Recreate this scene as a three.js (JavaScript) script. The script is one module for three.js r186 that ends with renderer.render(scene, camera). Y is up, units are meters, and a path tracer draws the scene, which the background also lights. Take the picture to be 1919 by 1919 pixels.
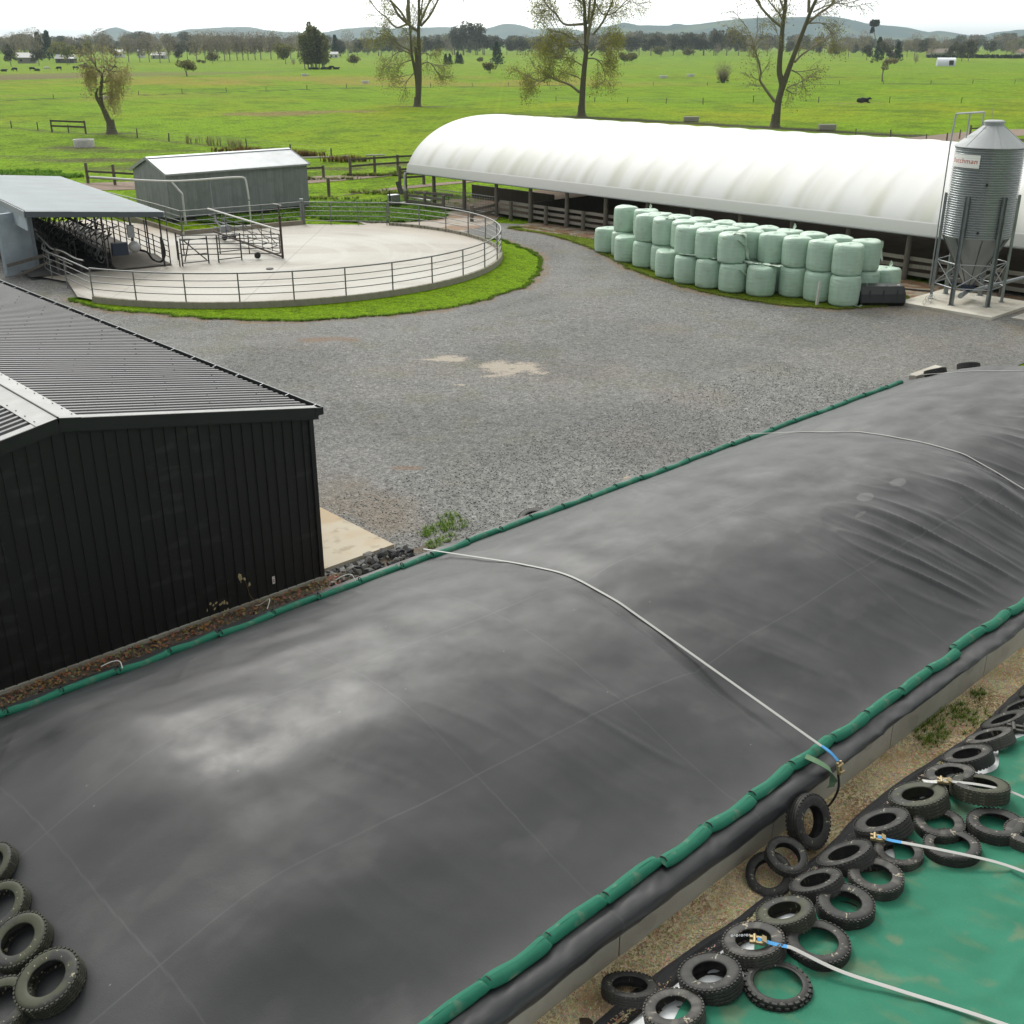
import * as THREE from 'three';
import { mergeGeometries } from 'three/addons/utils/BufferGeometryUtils.js';
import { RoundedBoxGeometry } from 'three/addons/geometries/RoundedBoxGeometry.js';
import { ConvexGeometry } from 'three/addons/geometries/ConvexGeometry.js';
import { MarchingCubes } from 'three/addons/objects/MarchingCubes.js';

// ---------------------------------------------------------------- camera, sky, sun, exposure
const V = (x, y, z) => new THREE.Vector3(x, y, z);
const scene = new THREE.Scene();
const camera = new THREE.PerspectiveCamera(50.187, 1, 0.1, 40000);
camera.position.set(0, 9.5, 0);
camera.rotation.x = -22.877 * Math.PI / 180;
const renderer = new THREE.WebGLRenderer({ antialias: true });
renderer.setSize(1024, 1024);
renderer.toneMapping = THREE.LinearToneMapping;
renderer.toneMappingExposure = 1.24;
renderer.shadowMap.enabled = true;

let seed = 7;
const rnd = () => { seed = (seed + 0x6d2b79f5) | 0; let t = Math.imul(seed ^ (seed >>> 15), 1 | seed); t = (t + Math.imul(t ^ (t >>> 7), 61 | t)) ^ t; return ((t ^ (t >>> 14)) >>> 0) / 4294967296; };
const rr = (a, b) => a + (b - a) * rnd();
const hash = (x, y, s = 0) => { let h = Math.imul(x, 374761393) + Math.imul(y, 668265263) + Math.imul(s, 2147483647 - 98765); h = Math.imul(h ^ (h >>> 13), 1274126177); return ((h ^ (h >>> 16)) >>> 0) / 4294967296; };
// value noise; period p (cells) makes it tile
function vn(x, y, s = 0, p = 0) {
  let ix = Math.floor(x), iy = Math.floor(y); const fx = x - ix, fy = y - iy;
  const u = fx * fx * (3 - 2 * fx), v = fy * fy * (3 - 2 * fy);
  let jx = ix + 1, jy = iy + 1;
  if (p) { ix = ((ix % p) + p) % p; iy = ((iy % p) + p) % p; jx = ((jx % p) + p) % p; jy = ((jy % p) + p) % p; }
  const a = hash(ix, iy, s), b = hash(jx, iy, s), c = hash(ix, jy, s), d = hash(jx, jy, s);
  return a + (b - a) * u + (c - a) * v + (a - b - c + d) * u * v;
}
const fbm = (x, y, o = 4, s = 0, p = 0) => { let t = 0, a = 0.5, n = 0; for (let i = 0; i < o; i++) { t += a * vn(x, y, s + i * 17, p); n += a; a *= 0.5; x *= 2; y *= 2; p *= 2; } return t / n; };
const clamp = (x, a = 0, b = 1) => Math.min(b, Math.max(a, x));
const sm = (a, b, x) => { const t = clamp((x - a) / (b - a)); return t * t * (3 - 2 * t); };
const lerp = (a, b, t) => a + (b - a) * t;
const mix3 = (a, b, t) => [lerp(a[0], b[0], t), lerp(a[1], b[1], t), lerp(a[2], b[2], t)];

const SUN = V(-0.24, 0.60, -0.86).normalize();
{ // overcast sky: bright veil where the sun stands behind the cloud, greyer away from it
  const w = 1024, h = 512, data = new Float32Array(w * h * 4);
  for (let j = 0; j < h; j++) for (let i = 0; i < w; i++) {
    const el = ((j + 0.5) / h - 0.5) * Math.PI, az = ((i + 0.5) / w - 0.5) * 2 * Math.PI;
    const x = Math.cos(el) * Math.cos(az), y = Math.sin(el), z = Math.cos(el) * Math.sin(az);
    const c = x * SUN.x + y * SUN.y + z * SUN.z, ang = Math.acos(clamp(c, -1, 1));
    const k = 1 / (Math.max(y, 0) + 0.16);
    const cl = fbm(x * k * 1.5 + 9.2, z * k * 1.5 + 4.7, 5, 3) - 0.5;
    const cl2 = fbm(x * k * 0.5 + 2.2, z * k * 0.5 + 1.7, 3, 8) - 0.5;
    let L = 0.46 + 1.55 * Math.exp(-((ang / 0.64) ** 2)) + 0.60 * Math.exp(-((ang / 1.1) ** 2)) + 0.42 * Math.exp(-Math.max(y, 0) / 0.10) * sm(2.6, 0.9, ang);
    L *= 1 + 0.50 * cl + 0.30 * cl2;
    const cool = sm(0.5, 2.2, ang) * 0.9 + 0.25 * sm(0.05, -0.25, cl2);
    const o = (j * w + i) * 4;
    data[o] = L * (1.005 - 0.055 * cool); data[o + 1] = L * (1 - 0.015 * cool); data[o + 2] = L * (0.955 + 0.03 * cool); data[o + 3] = 1;
  }
  const sky = new THREE.DataTexture(data, w, h, THREE.RGBAFormat, THREE.FloatType);
  sky.mapping = THREE.EquirectangularReflectionMapping; sky.magFilter = THREE.LinearFilter; sky.needsUpdate = true;
  scene.background = sky; scene.environment = sky;
}
const sun = new THREE.DirectionalLight(new THREE.Color(1, 0.965, 0.91), 1.3);
sun.position.copy(SUN).multiplyScalar(120); sun.target.position.set(0, 0, -30);
sun.castShadow = true; sun.shadow.radius = 30; sun.shadow.mapSize.set(4096, 4096);
Object.assign(sun.shadow.camera, { left: -90, right: 90, top: 90, bottom: -90, near: 1, far: 400 });
scene.add(sun, sun.target);
scene.fog = new THREE.FogExp2(new THREE.Color(0.72, 0.87, 0.97), 0.000105);

// ---------------------------------------------------------------- helpers
const CO = 0.735, SI = 0.678, TH = Math.atan2(SI, CO), OX = -7.14, OZ = -12.97;
// farm frame: s runs along the bunkers, t across them towards the viewer
const W = (s, t, h = 0) => V(OX + s * CO + t * SI, h, OZ - s * SI + t * CO);
const ST = (x, z) => [(x - OX) * CO - (z - OZ) * SI, (x - OX) * SI + (z - OZ) * CO];
const used = {};
const numbered = (n) => { used[n] = (used[n] ?? -1) + 1; return used[n] ? n + '_' + String(used[n]).padStart(3, '0') : n; };
const tag = (o, label, category, group, kind) => { if (label) o.userData.label = label; if (category) o.userData.category = category; if (group) o.userData.group = group; if (kind) o.userData.kind = kind; return o; };
function thing(name, label, category, pos, turn = 0, group) {
  const o = new THREE.Group(); o.name = numbered(name); o.position.copy(pos); o.rotation.y = turn; scene.add(o);
  return tag(o, label, category, group);
}
function part(name, geo, mat, parent, label) {
  const m = new THREE.Mesh(geo, mat); m.name = name; m.castShadow = m.receiveShadow = true; (parent ?? scene).add(m);
  if (!parent) m.name = numbered(name);
  if (label) m.userData.label = label;
  return m;
}
function struct(name, geo, mat) { const m = part(name, geo, mat); m.userData.kind = 'structure'; return m; }
function copyOf(o, label, pos, turn, group) {
  const c = o.clone(); c.name = numbered(o.name.replace(/_\d{3}$/, '')); scene.add(c); if (pos) c.position.copy(pos); if (turn !== undefined) c.rotation.y = turn;
  if (label) c.userData.label = label; if (group) c.userData.group = group; return c;
}
const ORD0 = ['first', 'second', 'third', 'fourth', 'fifth', 'sixth', 'seventh', 'eighth', 'ninth', 'tenth', 'eleventh', 'twelfth', 'thirteenth', 'fourteenth', 'fifteenth', 'sixteenth', 'seventeenth', 'eighteenth', 'nineteenth', 'twentieth', 'twenty-first', 'twenty-second', 'twenty-third', 'twenty-fourth', 'twenty-fifth', 'twenty-sixth', 'twenty-seventh', 'twenty-eighth', 'twenty-ninth', 'thirtieth', 'thirty-first', 'thirty-second', 'thirty-third', 'thirty-fourth', 'thirty-fifth', 'thirty-sixth'];
const ORD = [...ORD0, ...['seventh', 'eighth', 'ninth'].map((x) => 'thirty-' + x), 'fortieth', ...ORD0.slice(0, 9).map((x) => 'forty-' + x)];
// box-projected uv in metres
function uvm(g, k = 1) {
  const p = g.attributes.position, n = g.attributes.normal, uv = new Float32Array(p.count * 2);
  for (let i = 0; i < p.count; i++) {
    const ax = Math.abs(n.getX(i)), ay = Math.abs(n.getY(i)), az = Math.abs(n.getZ(i));
    let u, v;
    if (ay >= ax && ay >= az) { u = p.getX(i); v = p.getZ(i); } else if (ax >= az) { u = p.getZ(i); v = p.getY(i); } else { u = p.getX(i); v = p.getY(i); }
    uv[i * 2] = u * k; uv[i * 2 + 1] = v * k;
  }
  g.setAttribute('uv', new THREE.BufferAttribute(uv, 2)); return g;
}
class G {
  constructor() { this.l = []; }
  add(g) { if (!g.attributes.uv) g.setAttribute('uv', new THREE.BufferAttribute(new Float32Array(g.attributes.position.count * 2), 2)); this.l.push(g); return this; }
  box(w, h, d, x, y, z, ry = 0, rx = 0, rz = 0) { const g = new THREE.BoxGeometry(w, h, d); if (rx) g.rotateX(rx); if (rz) g.rotateZ(rz); if (ry) g.rotateY(ry); g.translate(x, y, z); return this.add(g); }
  bar(p, q, r, n = 6, r2 = r) {
    const d = q.clone().sub(p), L = d.length(); const g = new THREE.CylinderGeometry(r2, r, L, n);
    g.applyQuaternion(new THREE.Quaternion().setFromUnitVectors(V(0, 1, 0), d.normalize())); g.translate((p.x + q.x) / 2, (p.y + q.y) / 2, (p.z + q.z) / 2); return this.add(g);
  }
  plank(p, q, w, h) { // rectangular bar whose section is w across and h up
    const d = q.clone().sub(p), L = d.length(); const g = new THREE.BoxGeometry(L, h, w); g.rotateZ(Math.atan2(d.y, Math.hypot(d.x, d.z))); g.rotateY(Math.atan2(-d.z, d.x)); g.translate((p.x + q.x) / 2, (p.y + q.y) / 2, (p.z + q.z) / 2); return this.add(g);
  }
  tube(pts, r, n = 6, seg) { return this.add(new THREE.TubeGeometry(new THREE.CatmullRomCurve3(pts), seg ?? pts.length * 4, r, n, false)); }
  get geo() {
    const l = this.l.map((g) => { const q = g.index ? g.toNonIndexed() : g; const o = new THREE.BufferGeometry(); for (const a of ['position', 'normal', 'uv']) o.setAttribute(a, q.attributes[a]); return o; });
    return l.length === 1 ? l[0] : mergeGeometries(l);
  }
}
// grid surface: f(i/nu, j/nv) -> [x, y, z, u, v, (r, g, b)]
function grid(nu, nv, f, color) {
  const N = (nu + 1) * (nv + 1), pos = new Float32Array(N * 3), uv = new Float32Array(N * 2), col = color ? new Float32Array(N * 3) : null, idx = new Uint32Array(nu * nv * 6);
  let k = 0;
  for (let j = 0; j <= nv; j++) for (let i = 0; i <= nu; i++, k++) {
    const r = f(i / nu, j / nv, i, j);
    pos.set([r[0], r[1], r[2]], k * 3); uv[k * 2] = r[3] ?? i / nu; uv[k * 2 + 1] = r[4] ?? j / nv;
    if (col) { col[k * 3] = r[5]; col[k * 3 + 1] = r[6]; col[k * 3 + 2] = r[7]; }
  }
  k = 0;
  for (let j = 0; j < nv; j++) for (let i = 0; i < nu; i++) { const a = j * (nu + 1) + i, b = a + 1, c = a + nu + 1, d = c + 1; idx[k++] = a; idx[k++] = c; idx[k++] = b; idx[k++] = b; idx[k++] = c; idx[k++] = d; }
  const g = new THREE.BufferGeometry();
  g.setAttribute('position', new THREE.BufferAttribute(pos, 3)); g.setAttribute('uv', new THREE.BufferAttribute(uv, 2)); if (col) g.setAttribute('color', new THREE.BufferAttribute(col, 3));
  g.setIndex(new THREE.BufferAttribute(idx, 1)); g.computeVertexNormals(); return g;
}
const toS = (x) => { x = clamp(x); return Math.round(255 * (x <= 0.0031308 ? 12.92 * x : 1.055 * Math.pow(x, 1 / 2.4) - 0.055)); };
// colour texture: f(u, v, x, y) -> linear [r, g, b]; grey texture when one number comes back
function tex(w, h, f, repU = 1, repV = repU) {
  const d = new Uint8Array(w * h * 4); let color = true;
  for (let y = 0; y < h; y++) for (let x = 0; x < w; x++) {
    const c = f((x + 0.5) / w, (y + 0.5) / h, x, y), o = (y * w + x) * 4;
    if (typeof c === 'number') { color = false; d[o] = d[o + 1] = d[o + 2] = Math.round(clamp(c) * 255); } else { d[o] = toS(c[0]); d[o + 1] = toS(c[1]); d[o + 2] = toS(c[2]); }
    d[o + 3] = 255;
  }
  const t = new THREE.DataTexture(d, w, h); t.wrapS = t.wrapT = THREE.RepeatWrapping; t.magFilter = THREE.LinearFilter; t.minFilter = THREE.LinearMipmapLinearFilter; t.generateMipmaps = true;
  if (color) t.colorSpace = THREE.SRGBColorSpace;
  t.repeat.set(repU, repV); t.needsUpdate = true; return t;
}
const rep = (t, u, v = u) => { const c = t.clone(); c.repeat.set(u, v); c.needsUpdate = true; return c; };
const dull = (o) => new THREE.MeshPhysicalMaterial({ specularIntensity: 0.12, ...o });
const mat = (color, roughness = 0.8, o = {}) => new THREE.MeshStandardMaterial({ color: Array.isArray(color) ? new THREE.Color().setRGB(...color) : color, roughness, ...o });

const field = (x0, x1, z0, z1, n, fn) => { const d = new Float32Array((n + 1) * (n + 1)); for (let j = 0; j <= n; j++) for (let i = 0; i <= n; i++) d[j * (n + 1) + i] = fn(lerp(x0, x1, i / n), lerp(z0, z1, j / n)); return (x, z) => { const u = clamp((x - x0) / (x1 - x0)) * n * 0.99999, v = clamp((z - z0) / (z1 - z0)) * n * 0.99999, i = Math.floor(u), j = Math.floor(v), p = j * (n + 1) + i; return lerp(lerp(d[p], d[p + 1], u - i), lerp(d[p + n + 1], d[p + n + 2], u - i), v - j); }; };
// shared fine textures (uv in metres; repeat = tiles per metre)
const tGrain = tex(512, 512, (u, v) => { const n = fbm(u * 8, v * 8, 6, 5, 8); return 0.2 + 0.6 * n + 0.2 * vn(u * 256, v * 256, 2, 256); });
const tSpeck = tex(512, 512, (u, v) => { const n = 0.80 + 0.35 * (fbm(u * 6, v * 6, 5, 15, 6) - 0.5) + 0.12 * (vn(u * 200, v * 200, 4, 200) - 0.5); return [n, n, n]; });
const tWood = tex(256, 512, (u, v) => { const n = fbm(u * 24, v * 3, 4, 7) * 0.6 + 0.4 * vn(u * 90, v * 5, 9); const s = 0.55 + 0.7 * (n - 0.3); return [s, s * 0.96, s * 0.9]; });
const tConc = tex(1024, 1024, (u, v) => { // broom-finished, stained concrete, 6 m per tile
  const a = fbm(u * 4, v * 4, 6, 21, 4), b = fbm(u * 9 + 3, v * 9, 5, 33, 9), f = vn(u * 400, v * 400, 3, 400);
  let c = mix3([0.52, 0.49, 0.43], [0.62, 0.60, 0.55], sm(0.3, 0.7, a)); const k = 0.93 + 0.14 * f - 0.14 * sm(0.58, 0.75, b); c = c.map((x) => x * k);
  return mix3(c, [0.36, 0.29, 0.2], 0.22 * sm(0.62, 0.8, fbm(u * 6 + 7, v * 6 + 2, 5, 44, 6)));
});
const M = {
  galv: mat([0.52, 0.55, 0.57], 0.38, { metalness: 0.75, map: rep(tSpeck, 1), bumpMap: rep(tGrain, 1), bumpScale: 0.0006 }),
  galvMatte: mat([0.40, 0.42, 0.43], 0.55, { metalness: 0.45, map: rep(tSpeck, 1) }),
  steelDark: mat([0.075, 0.07, 0.065], 0.6, { metalness: 0.3, map: rep(tSpeck, 1) }),
  black: mat([0.012, 0.012, 0.013], 0.55),
  pvc: mat([0.72, 0.72, 0.68], 0.45, { map: rep(tSpeck, 1) }),
  timber: mat([0.20, 0.185, 0.165], 0.9, { map: rep(tWood, 2, 1) }),
  timberPale: mat([0.38, 0.37, 0.34], 0.9, { map: rep(tWood, 2, 1) }),
  timberDark: mat([0.12, 0.108, 0.09], 0.95, { map: rep(tWood, 2, 1) }),
  conc: mat([0.82, 0.82, 0.80], 0.85, { map: rep(tConc, 1 / 6), bumpMap: rep(tGrain, 1.5), bumpScale: 0.002 }),
  concWall: mat([0.62, 0.62, 0.58], 0.88, { map: rep(tConc, 1 / 3), bumpMap: rep(tGrain, 1.2), bumpScale: 0.004 }),
};

// ---------------------------------------------------------------- terrain
const rise = (z) => { const a = -z - 300; return 0.0066 * (Math.sqrt(a * a + 6400) + a) / 2 * sm(90, 280, -z); };
const side = (ax, az, bx, bz, x, z) => ((bx - ax) * (z - az) - (bz - az) * (x - ax)) / Math.hypot(bx - ax, bz - az);
function segDist(pts, x, z) {
  let d = 1e9;
  for (let i = 0; i + 1 < pts.length; i++) {
    const [ax, az] = pts[i], [bx, bz] = pts[i + 1], l = (bx - ax) ** 2 + (bz - az) ** 2, t = clamp(((x - ax) * (bx - ax) + (z - az) * (bz - az)) / l);
    d = Math.min(d, Math.hypot(x - ax - t * (bx - ax), z - az - t * (bz - az)));
  }
  return d;
}
const DITCH_A = [[-180, -205], [-103.9, -236.8], [-89.4, -261], [-69.3, -287], [-45.6, -313], [-19, -321], [10.6, -334], [52, -330], [110, -345], [210, -352]];
const DITCH_B = [[10, -450], [52, -412], [117, -418], [175, -380]];
const DITCH_C = [[-2, -190], [8.4, -182], [24.4, -166], [37.6, -151.5], [46, -142], [66, -128]];
const LANE_FENCE = [[-84, -168], [-69.2, -156.4], [-57.3, -146], [-49.9, -142], [-38, -130], [-28, -121], [-15, -108]];
const GR = [0.168, 0.292, 0.002], GY = [0.275, 0.292, 0.004], GD = [0.09, 0.16, 0.002], MUD = [0.095, 0.075, 0.05], BROWN = [0.20, 0.135, 0.085], SOIL = [0.05, 0.042, 0.03];
function groundColor(x, z) {
  const a = fbm(x * 0.02 + 5, z * 0.02, 4, 61), b = fbm(x * 0.09, z * 0.05 + 3, 4, 62), c = fbm(x * 0.35, z * 0.2, 3, 63);
  let k = mix3(GR, GY, 0.75 * sm(0.42, 0.78, a * 0.55 + b * 0.45));
  k = mix3(k, GD, 0.62 * sm(0.48, 0.72, c) + 0.2 * sm(0.52, 0.7, fbm(x * 0.05 + 40, z * 0.03, 4, 64)));
  const D = -z;
  // tan, grazed-off break from one ditch to the next
  const yb = sm(318, 345, D + 0.08 * x) * sm(460, 400, D + 0.08 * x) * sm(150, 40, Math.abs(x + 55));
  k = mix3(k, [0.30, 0.215, 0.05], 0.62 * yb * sm(0.35, 0.6, b));
  const yl = sm(-40, -90, x) * sm(215, 235, D) * sm(300, 270, D) ; k = mix3(k, [0.27, 0.23, 0.04], 0.4 * yl * sm(0.4, 0.65, b));
  // bare brown break far left
  const lo = -side(-167.4, -384.3, -92.2, -509.4, x, z), hi = side(-202.3, -465.3, -101.7, -562.4, x, z);
  if (x < -60 && x > -420) { const near = (-384.3 - 1.35 * (x + 167) ) , far = near - (90 * sm(-85, -180, x) + 28); const q = sm(near + 6, near - 8, z + 14 * (b - 0.5)) * sm(far - 6, far + 10, z) * sm(-85, -100, x); k = mix3(k, mix3(BROWN, [0.16, 0.12, 0.085], c), 0.88 * q); }
  // sandy scalded patch, wheel marks, poached ground
  const sp = Math.exp(-(((x + 39) / 9) ** 2) - ((z + 189) / 7) ** 2) + 0.8 * Math.exp(-(((x + 28) / 8) ** 2) - ((z + 196) / 3.5) ** 2); k = mix3(k, [0.24, 0.18, 0.075], 0.85 * sm(0.25, 0.7, sp * (0.5 + c)));
  const cp = Math.exp(-(((x - 66) / 9) ** 2) - ((z + 226) / 4) ** 2); k = mix3(k, [0.22, 0.2, 0.06], 0.7 * sm(0.3, 0.8, cp * (0.5 + c)));
  for (const [px, pz, rx, rz, am] of [[-46, -122, 5, 2.2, 0.9], [-38, -108, 9, 2.5, 0.8], [-31, -100, 8, 3, 0.7], [-55, -112, 12, 2, 0.5], [-24, -98, 4, 2, 0.6], [-10, -104, 6, 2.5, 0.75], [-16, -100, 4, 1.5, 0.7], [-3, -122, 7, 3, 0.35], [-17, -214, 7, 1.5, 0.9], [-49, -143, 5, 1.2, 0.9], [30, -168, 10, 2, 0.4], [-66, -120, 9, 2.4, 0.6], [-40, -118, 12, 1.4, 0.5]]) {
    const e = Math.exp(-(((x - px) / rx) ** 2) - ((z - pz) / rz) ** 2); if (e > 0.02) k = mix3(k, MUD, am * sm(0.25, 0.75, e * (0.45 + 1.1 * c)));
  }
  if (D > 195 && D < 500) {
    const da = segDist(DITCH_A, x, z); k = mix3(k, SOIL, 0.95 * sm(1.6, 0.5, da + 1.2 * (b - 0.5)));
    const db = segDist(DITCH_B, x, z); k = mix3(k, SOIL, 0.85 * sm(2.0, 0.8, db + 2 * (b - 0.5)));
  }
  if (D > 110 && D < 200) { const dc = segDist(DITCH_C, x, z); k = mix3(k, SOIL, 0.95 * sm(3.2, 1.2, dc + 2.4 * (c - 0.5)) * (x > 8 ? 1 : 0.5)); const dl = segDist(LANE_FENCE, x, z); k = mix3(k, MUD, 0.6 * sm(1.3, 0.2, dl + 1.4 * (c - 0.5))); }
  // far paddocks: each with its own tone
  if (D > 380) { const f = hash(Math.floor((x + 0.35 * D) / 130), Math.floor(D / 95), 5); k = mix3(k, mix3([0.20, 0.28, 0.025], [0.15, 0.27, 0.008], f), 0.6 * sm(380, 520, D)); }
  return k;
}
const zr = []; { let d = -60; while (d < 9) { zr.push(d); d += 6; } d = 10; while (d < 13000) { zr.push(d); d *= d < 130 ? 1.0135 : d < 600 ? 1.016 : 1.05; d += 0.02; } }
const tGrass = tex(1024, 1024, (u, v) => { // pasture, 9 m per tile: clumps, thatch and gaps
  const a = fbm(u * 10, v * 10, 5, 71, 10), b = vn(u * 150, v * 150, 72, 150), c = vn(u * 340, v * 340, 73, 340), d = fbm(u * 40, v * 40, 3, 74, 40);
  let k = 0.62 + 0.6 * (a - 0.5) + 0.5 * (b - 0.5) + 0.3 * (c - 0.5) + 0.7 * (d - 0.5);
  let col = [k * 1.0, k, k * 0.9]; col = mix3(col, [0.95, 0.78, 0.85], 0.35 * sm(0.62, 0.82, d)); return mix3(col, [0.22, 0.3, 0.3], 0.75 * sm(0.6, 0.8, vn(u * 60 + 3, v * 60, 75, 60)) * sm(0.42, 0.6, a));
});
const tGrassB = tex(512, 512, (u, v) => 0.5 * vn(u * 120, v * 120, 81, 120) + 0.3 * vn(u * 40, v * 40, 82, 40) + 0.2 * vn(u * 250, v * 250, 83, 250));
const grassMat = dull({ color: 0xffffff, roughness: 0.92, vertexColors: true, map: rep(tGrass, 1 / 9), bumpMap: rep(tGrassB, 1 / 6), bumpScale: 0.09 });
{
  const NU = 300, NV = zr.length - 1;
  const g = grid(NU, NV, (u, v, i, j) => { const d = zr[j], q = u * 2 - 1, x = (q * 0.55 + 0.45 * q * q * q) * (90 + 1.35 * Math.abs(d)); const z = -d, c = groundColor(x, z); const y = (d > 0 ? rise(z) : 0) + (d > 165 ? 0.25 * (fbm(x * 0.03, z * 0.03, 3, 90) - 0.5) * sm(165, 230, d) : 0) - 0.03; return [x, y, z, x, z, ...c.map((k) => k * 1.55)]; }, true);
  const m = struct('ground', g, grassMat); m.userData.label = 'bright green pasture running flat from the farmyard to the horizon';
}
const gy = (x, z) => rise(z);

// flat outline sheets
function spline(pts, n = 12, closed = true) { return new THREE.CatmullRomCurve3(pts.map(([x, z]) => V(x, 0, z)), closed, 'centripetal').getPoints(pts.length * n).map((p) => [p.x, p.z]); }
const wob = (pts, amp, f = 1.3) => pts.map(([x, z]) => [x + amp * (2 * fbm(x * f, z * f, 3, 91) - 1), z + amp * (2 * fbm(x * f + 50, z * f, 3, 92) - 1)]);
function sheet(pts, y, uvScale = 1, holes = []) {
  const s = new THREE.Shape(pts.map(([x, z]) => new THREE.Vector2(x, -z))); for (const h of holes) s.holes.push(new THREE.Path(h.map(([x, z]) => new THREE.Vector2(x, -z))));
  const g = new THREE.ShapeGeometry(s); g.rotateX(-Math.PI / 2); g.translate(0, y, 0);
  const p = g.attributes.position, uv = g.attributes.uv; for (let i = 0; i < p.count; i++) uv.setXY(i, p.getX(i) * uvScale, -p.getZ(i) * uvScale);
  return g;
}
const st2 = (l) => l.map(([s, t]) => { const p = W(s, t); return [p.x, p.z]; });

// gravel yard: one computed map over the whole yard for stones, sand spills, dirt and thin weeds
const GX0 = -24, GX1 = 30, GZ0 = -70, GZ1 = -16;
const YC = [-12.1, -55.0], YR = 11.55;
const VERGE = wob(spline([[-18.2, -45.2], [-16.7, -43.6], [-13.75, -42.35], [-11.5, -41.6], [-9.4, -41.35], [-7.35, -41.42], [-5.36, -41.9], [-3.4, -43], [-1.3, -44.8], [0, -47], [0.95, -49.35], [1.4, -52.6], [1.3, -55.6], [0.69, -57.6], [-0.1, -59.5], [-0.9, -60.8], [-1.7, -60.4], [-1.2, -58], [-1, -55], [-1.8, -51], [-4.2, -47.6], [-8, -45], [-12, -44.2], [-15.5, -45]], 22), 0.26, 1.7);
const BALEG = wob(spline(st2([[40.4, -33.4], [40.2, -30], [39.6, -27.5], [38.3, -24.6], [36.1, -20.6], [35.0, -17.9], [34.2, -14.9], [34.1, -12.1], [34.6, -9.9], [36.0, -8.2], [38.2, -7.6], [39.6, -8.2], [40.4, -12], [40.4, -18], [40.9, -26], [41.1, -33.2]]), 14), 0.16, 1.4);
const gV = field(GX0, GX1, GZ0, GZ1, 260, (x, z) => Math.min(segDist(VERGE, x, z), segDist(BALEG, x, z)));
const gA = field(GX0, GX1, GZ0, GZ1, 400, (x, z) => fbm(x * 0.25, z * 0.25, 4, 101)), gB = field(GX0, GX1, GZ0, GZ1, 640, (x, z) => fbm(x * 1.1, z * 1.1, 4, 102)), gC = field(GX0, GX1, GZ0, GZ1, 500, (x, z) => fbm(x * 0.35 + 11, z * 0.35, 5, 106)), gD = field(GX0, GX1, GZ0, GZ1, 560, (x, z) => fbm(x * 0.8 + 31, z * 0.8, 4, 107));
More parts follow.
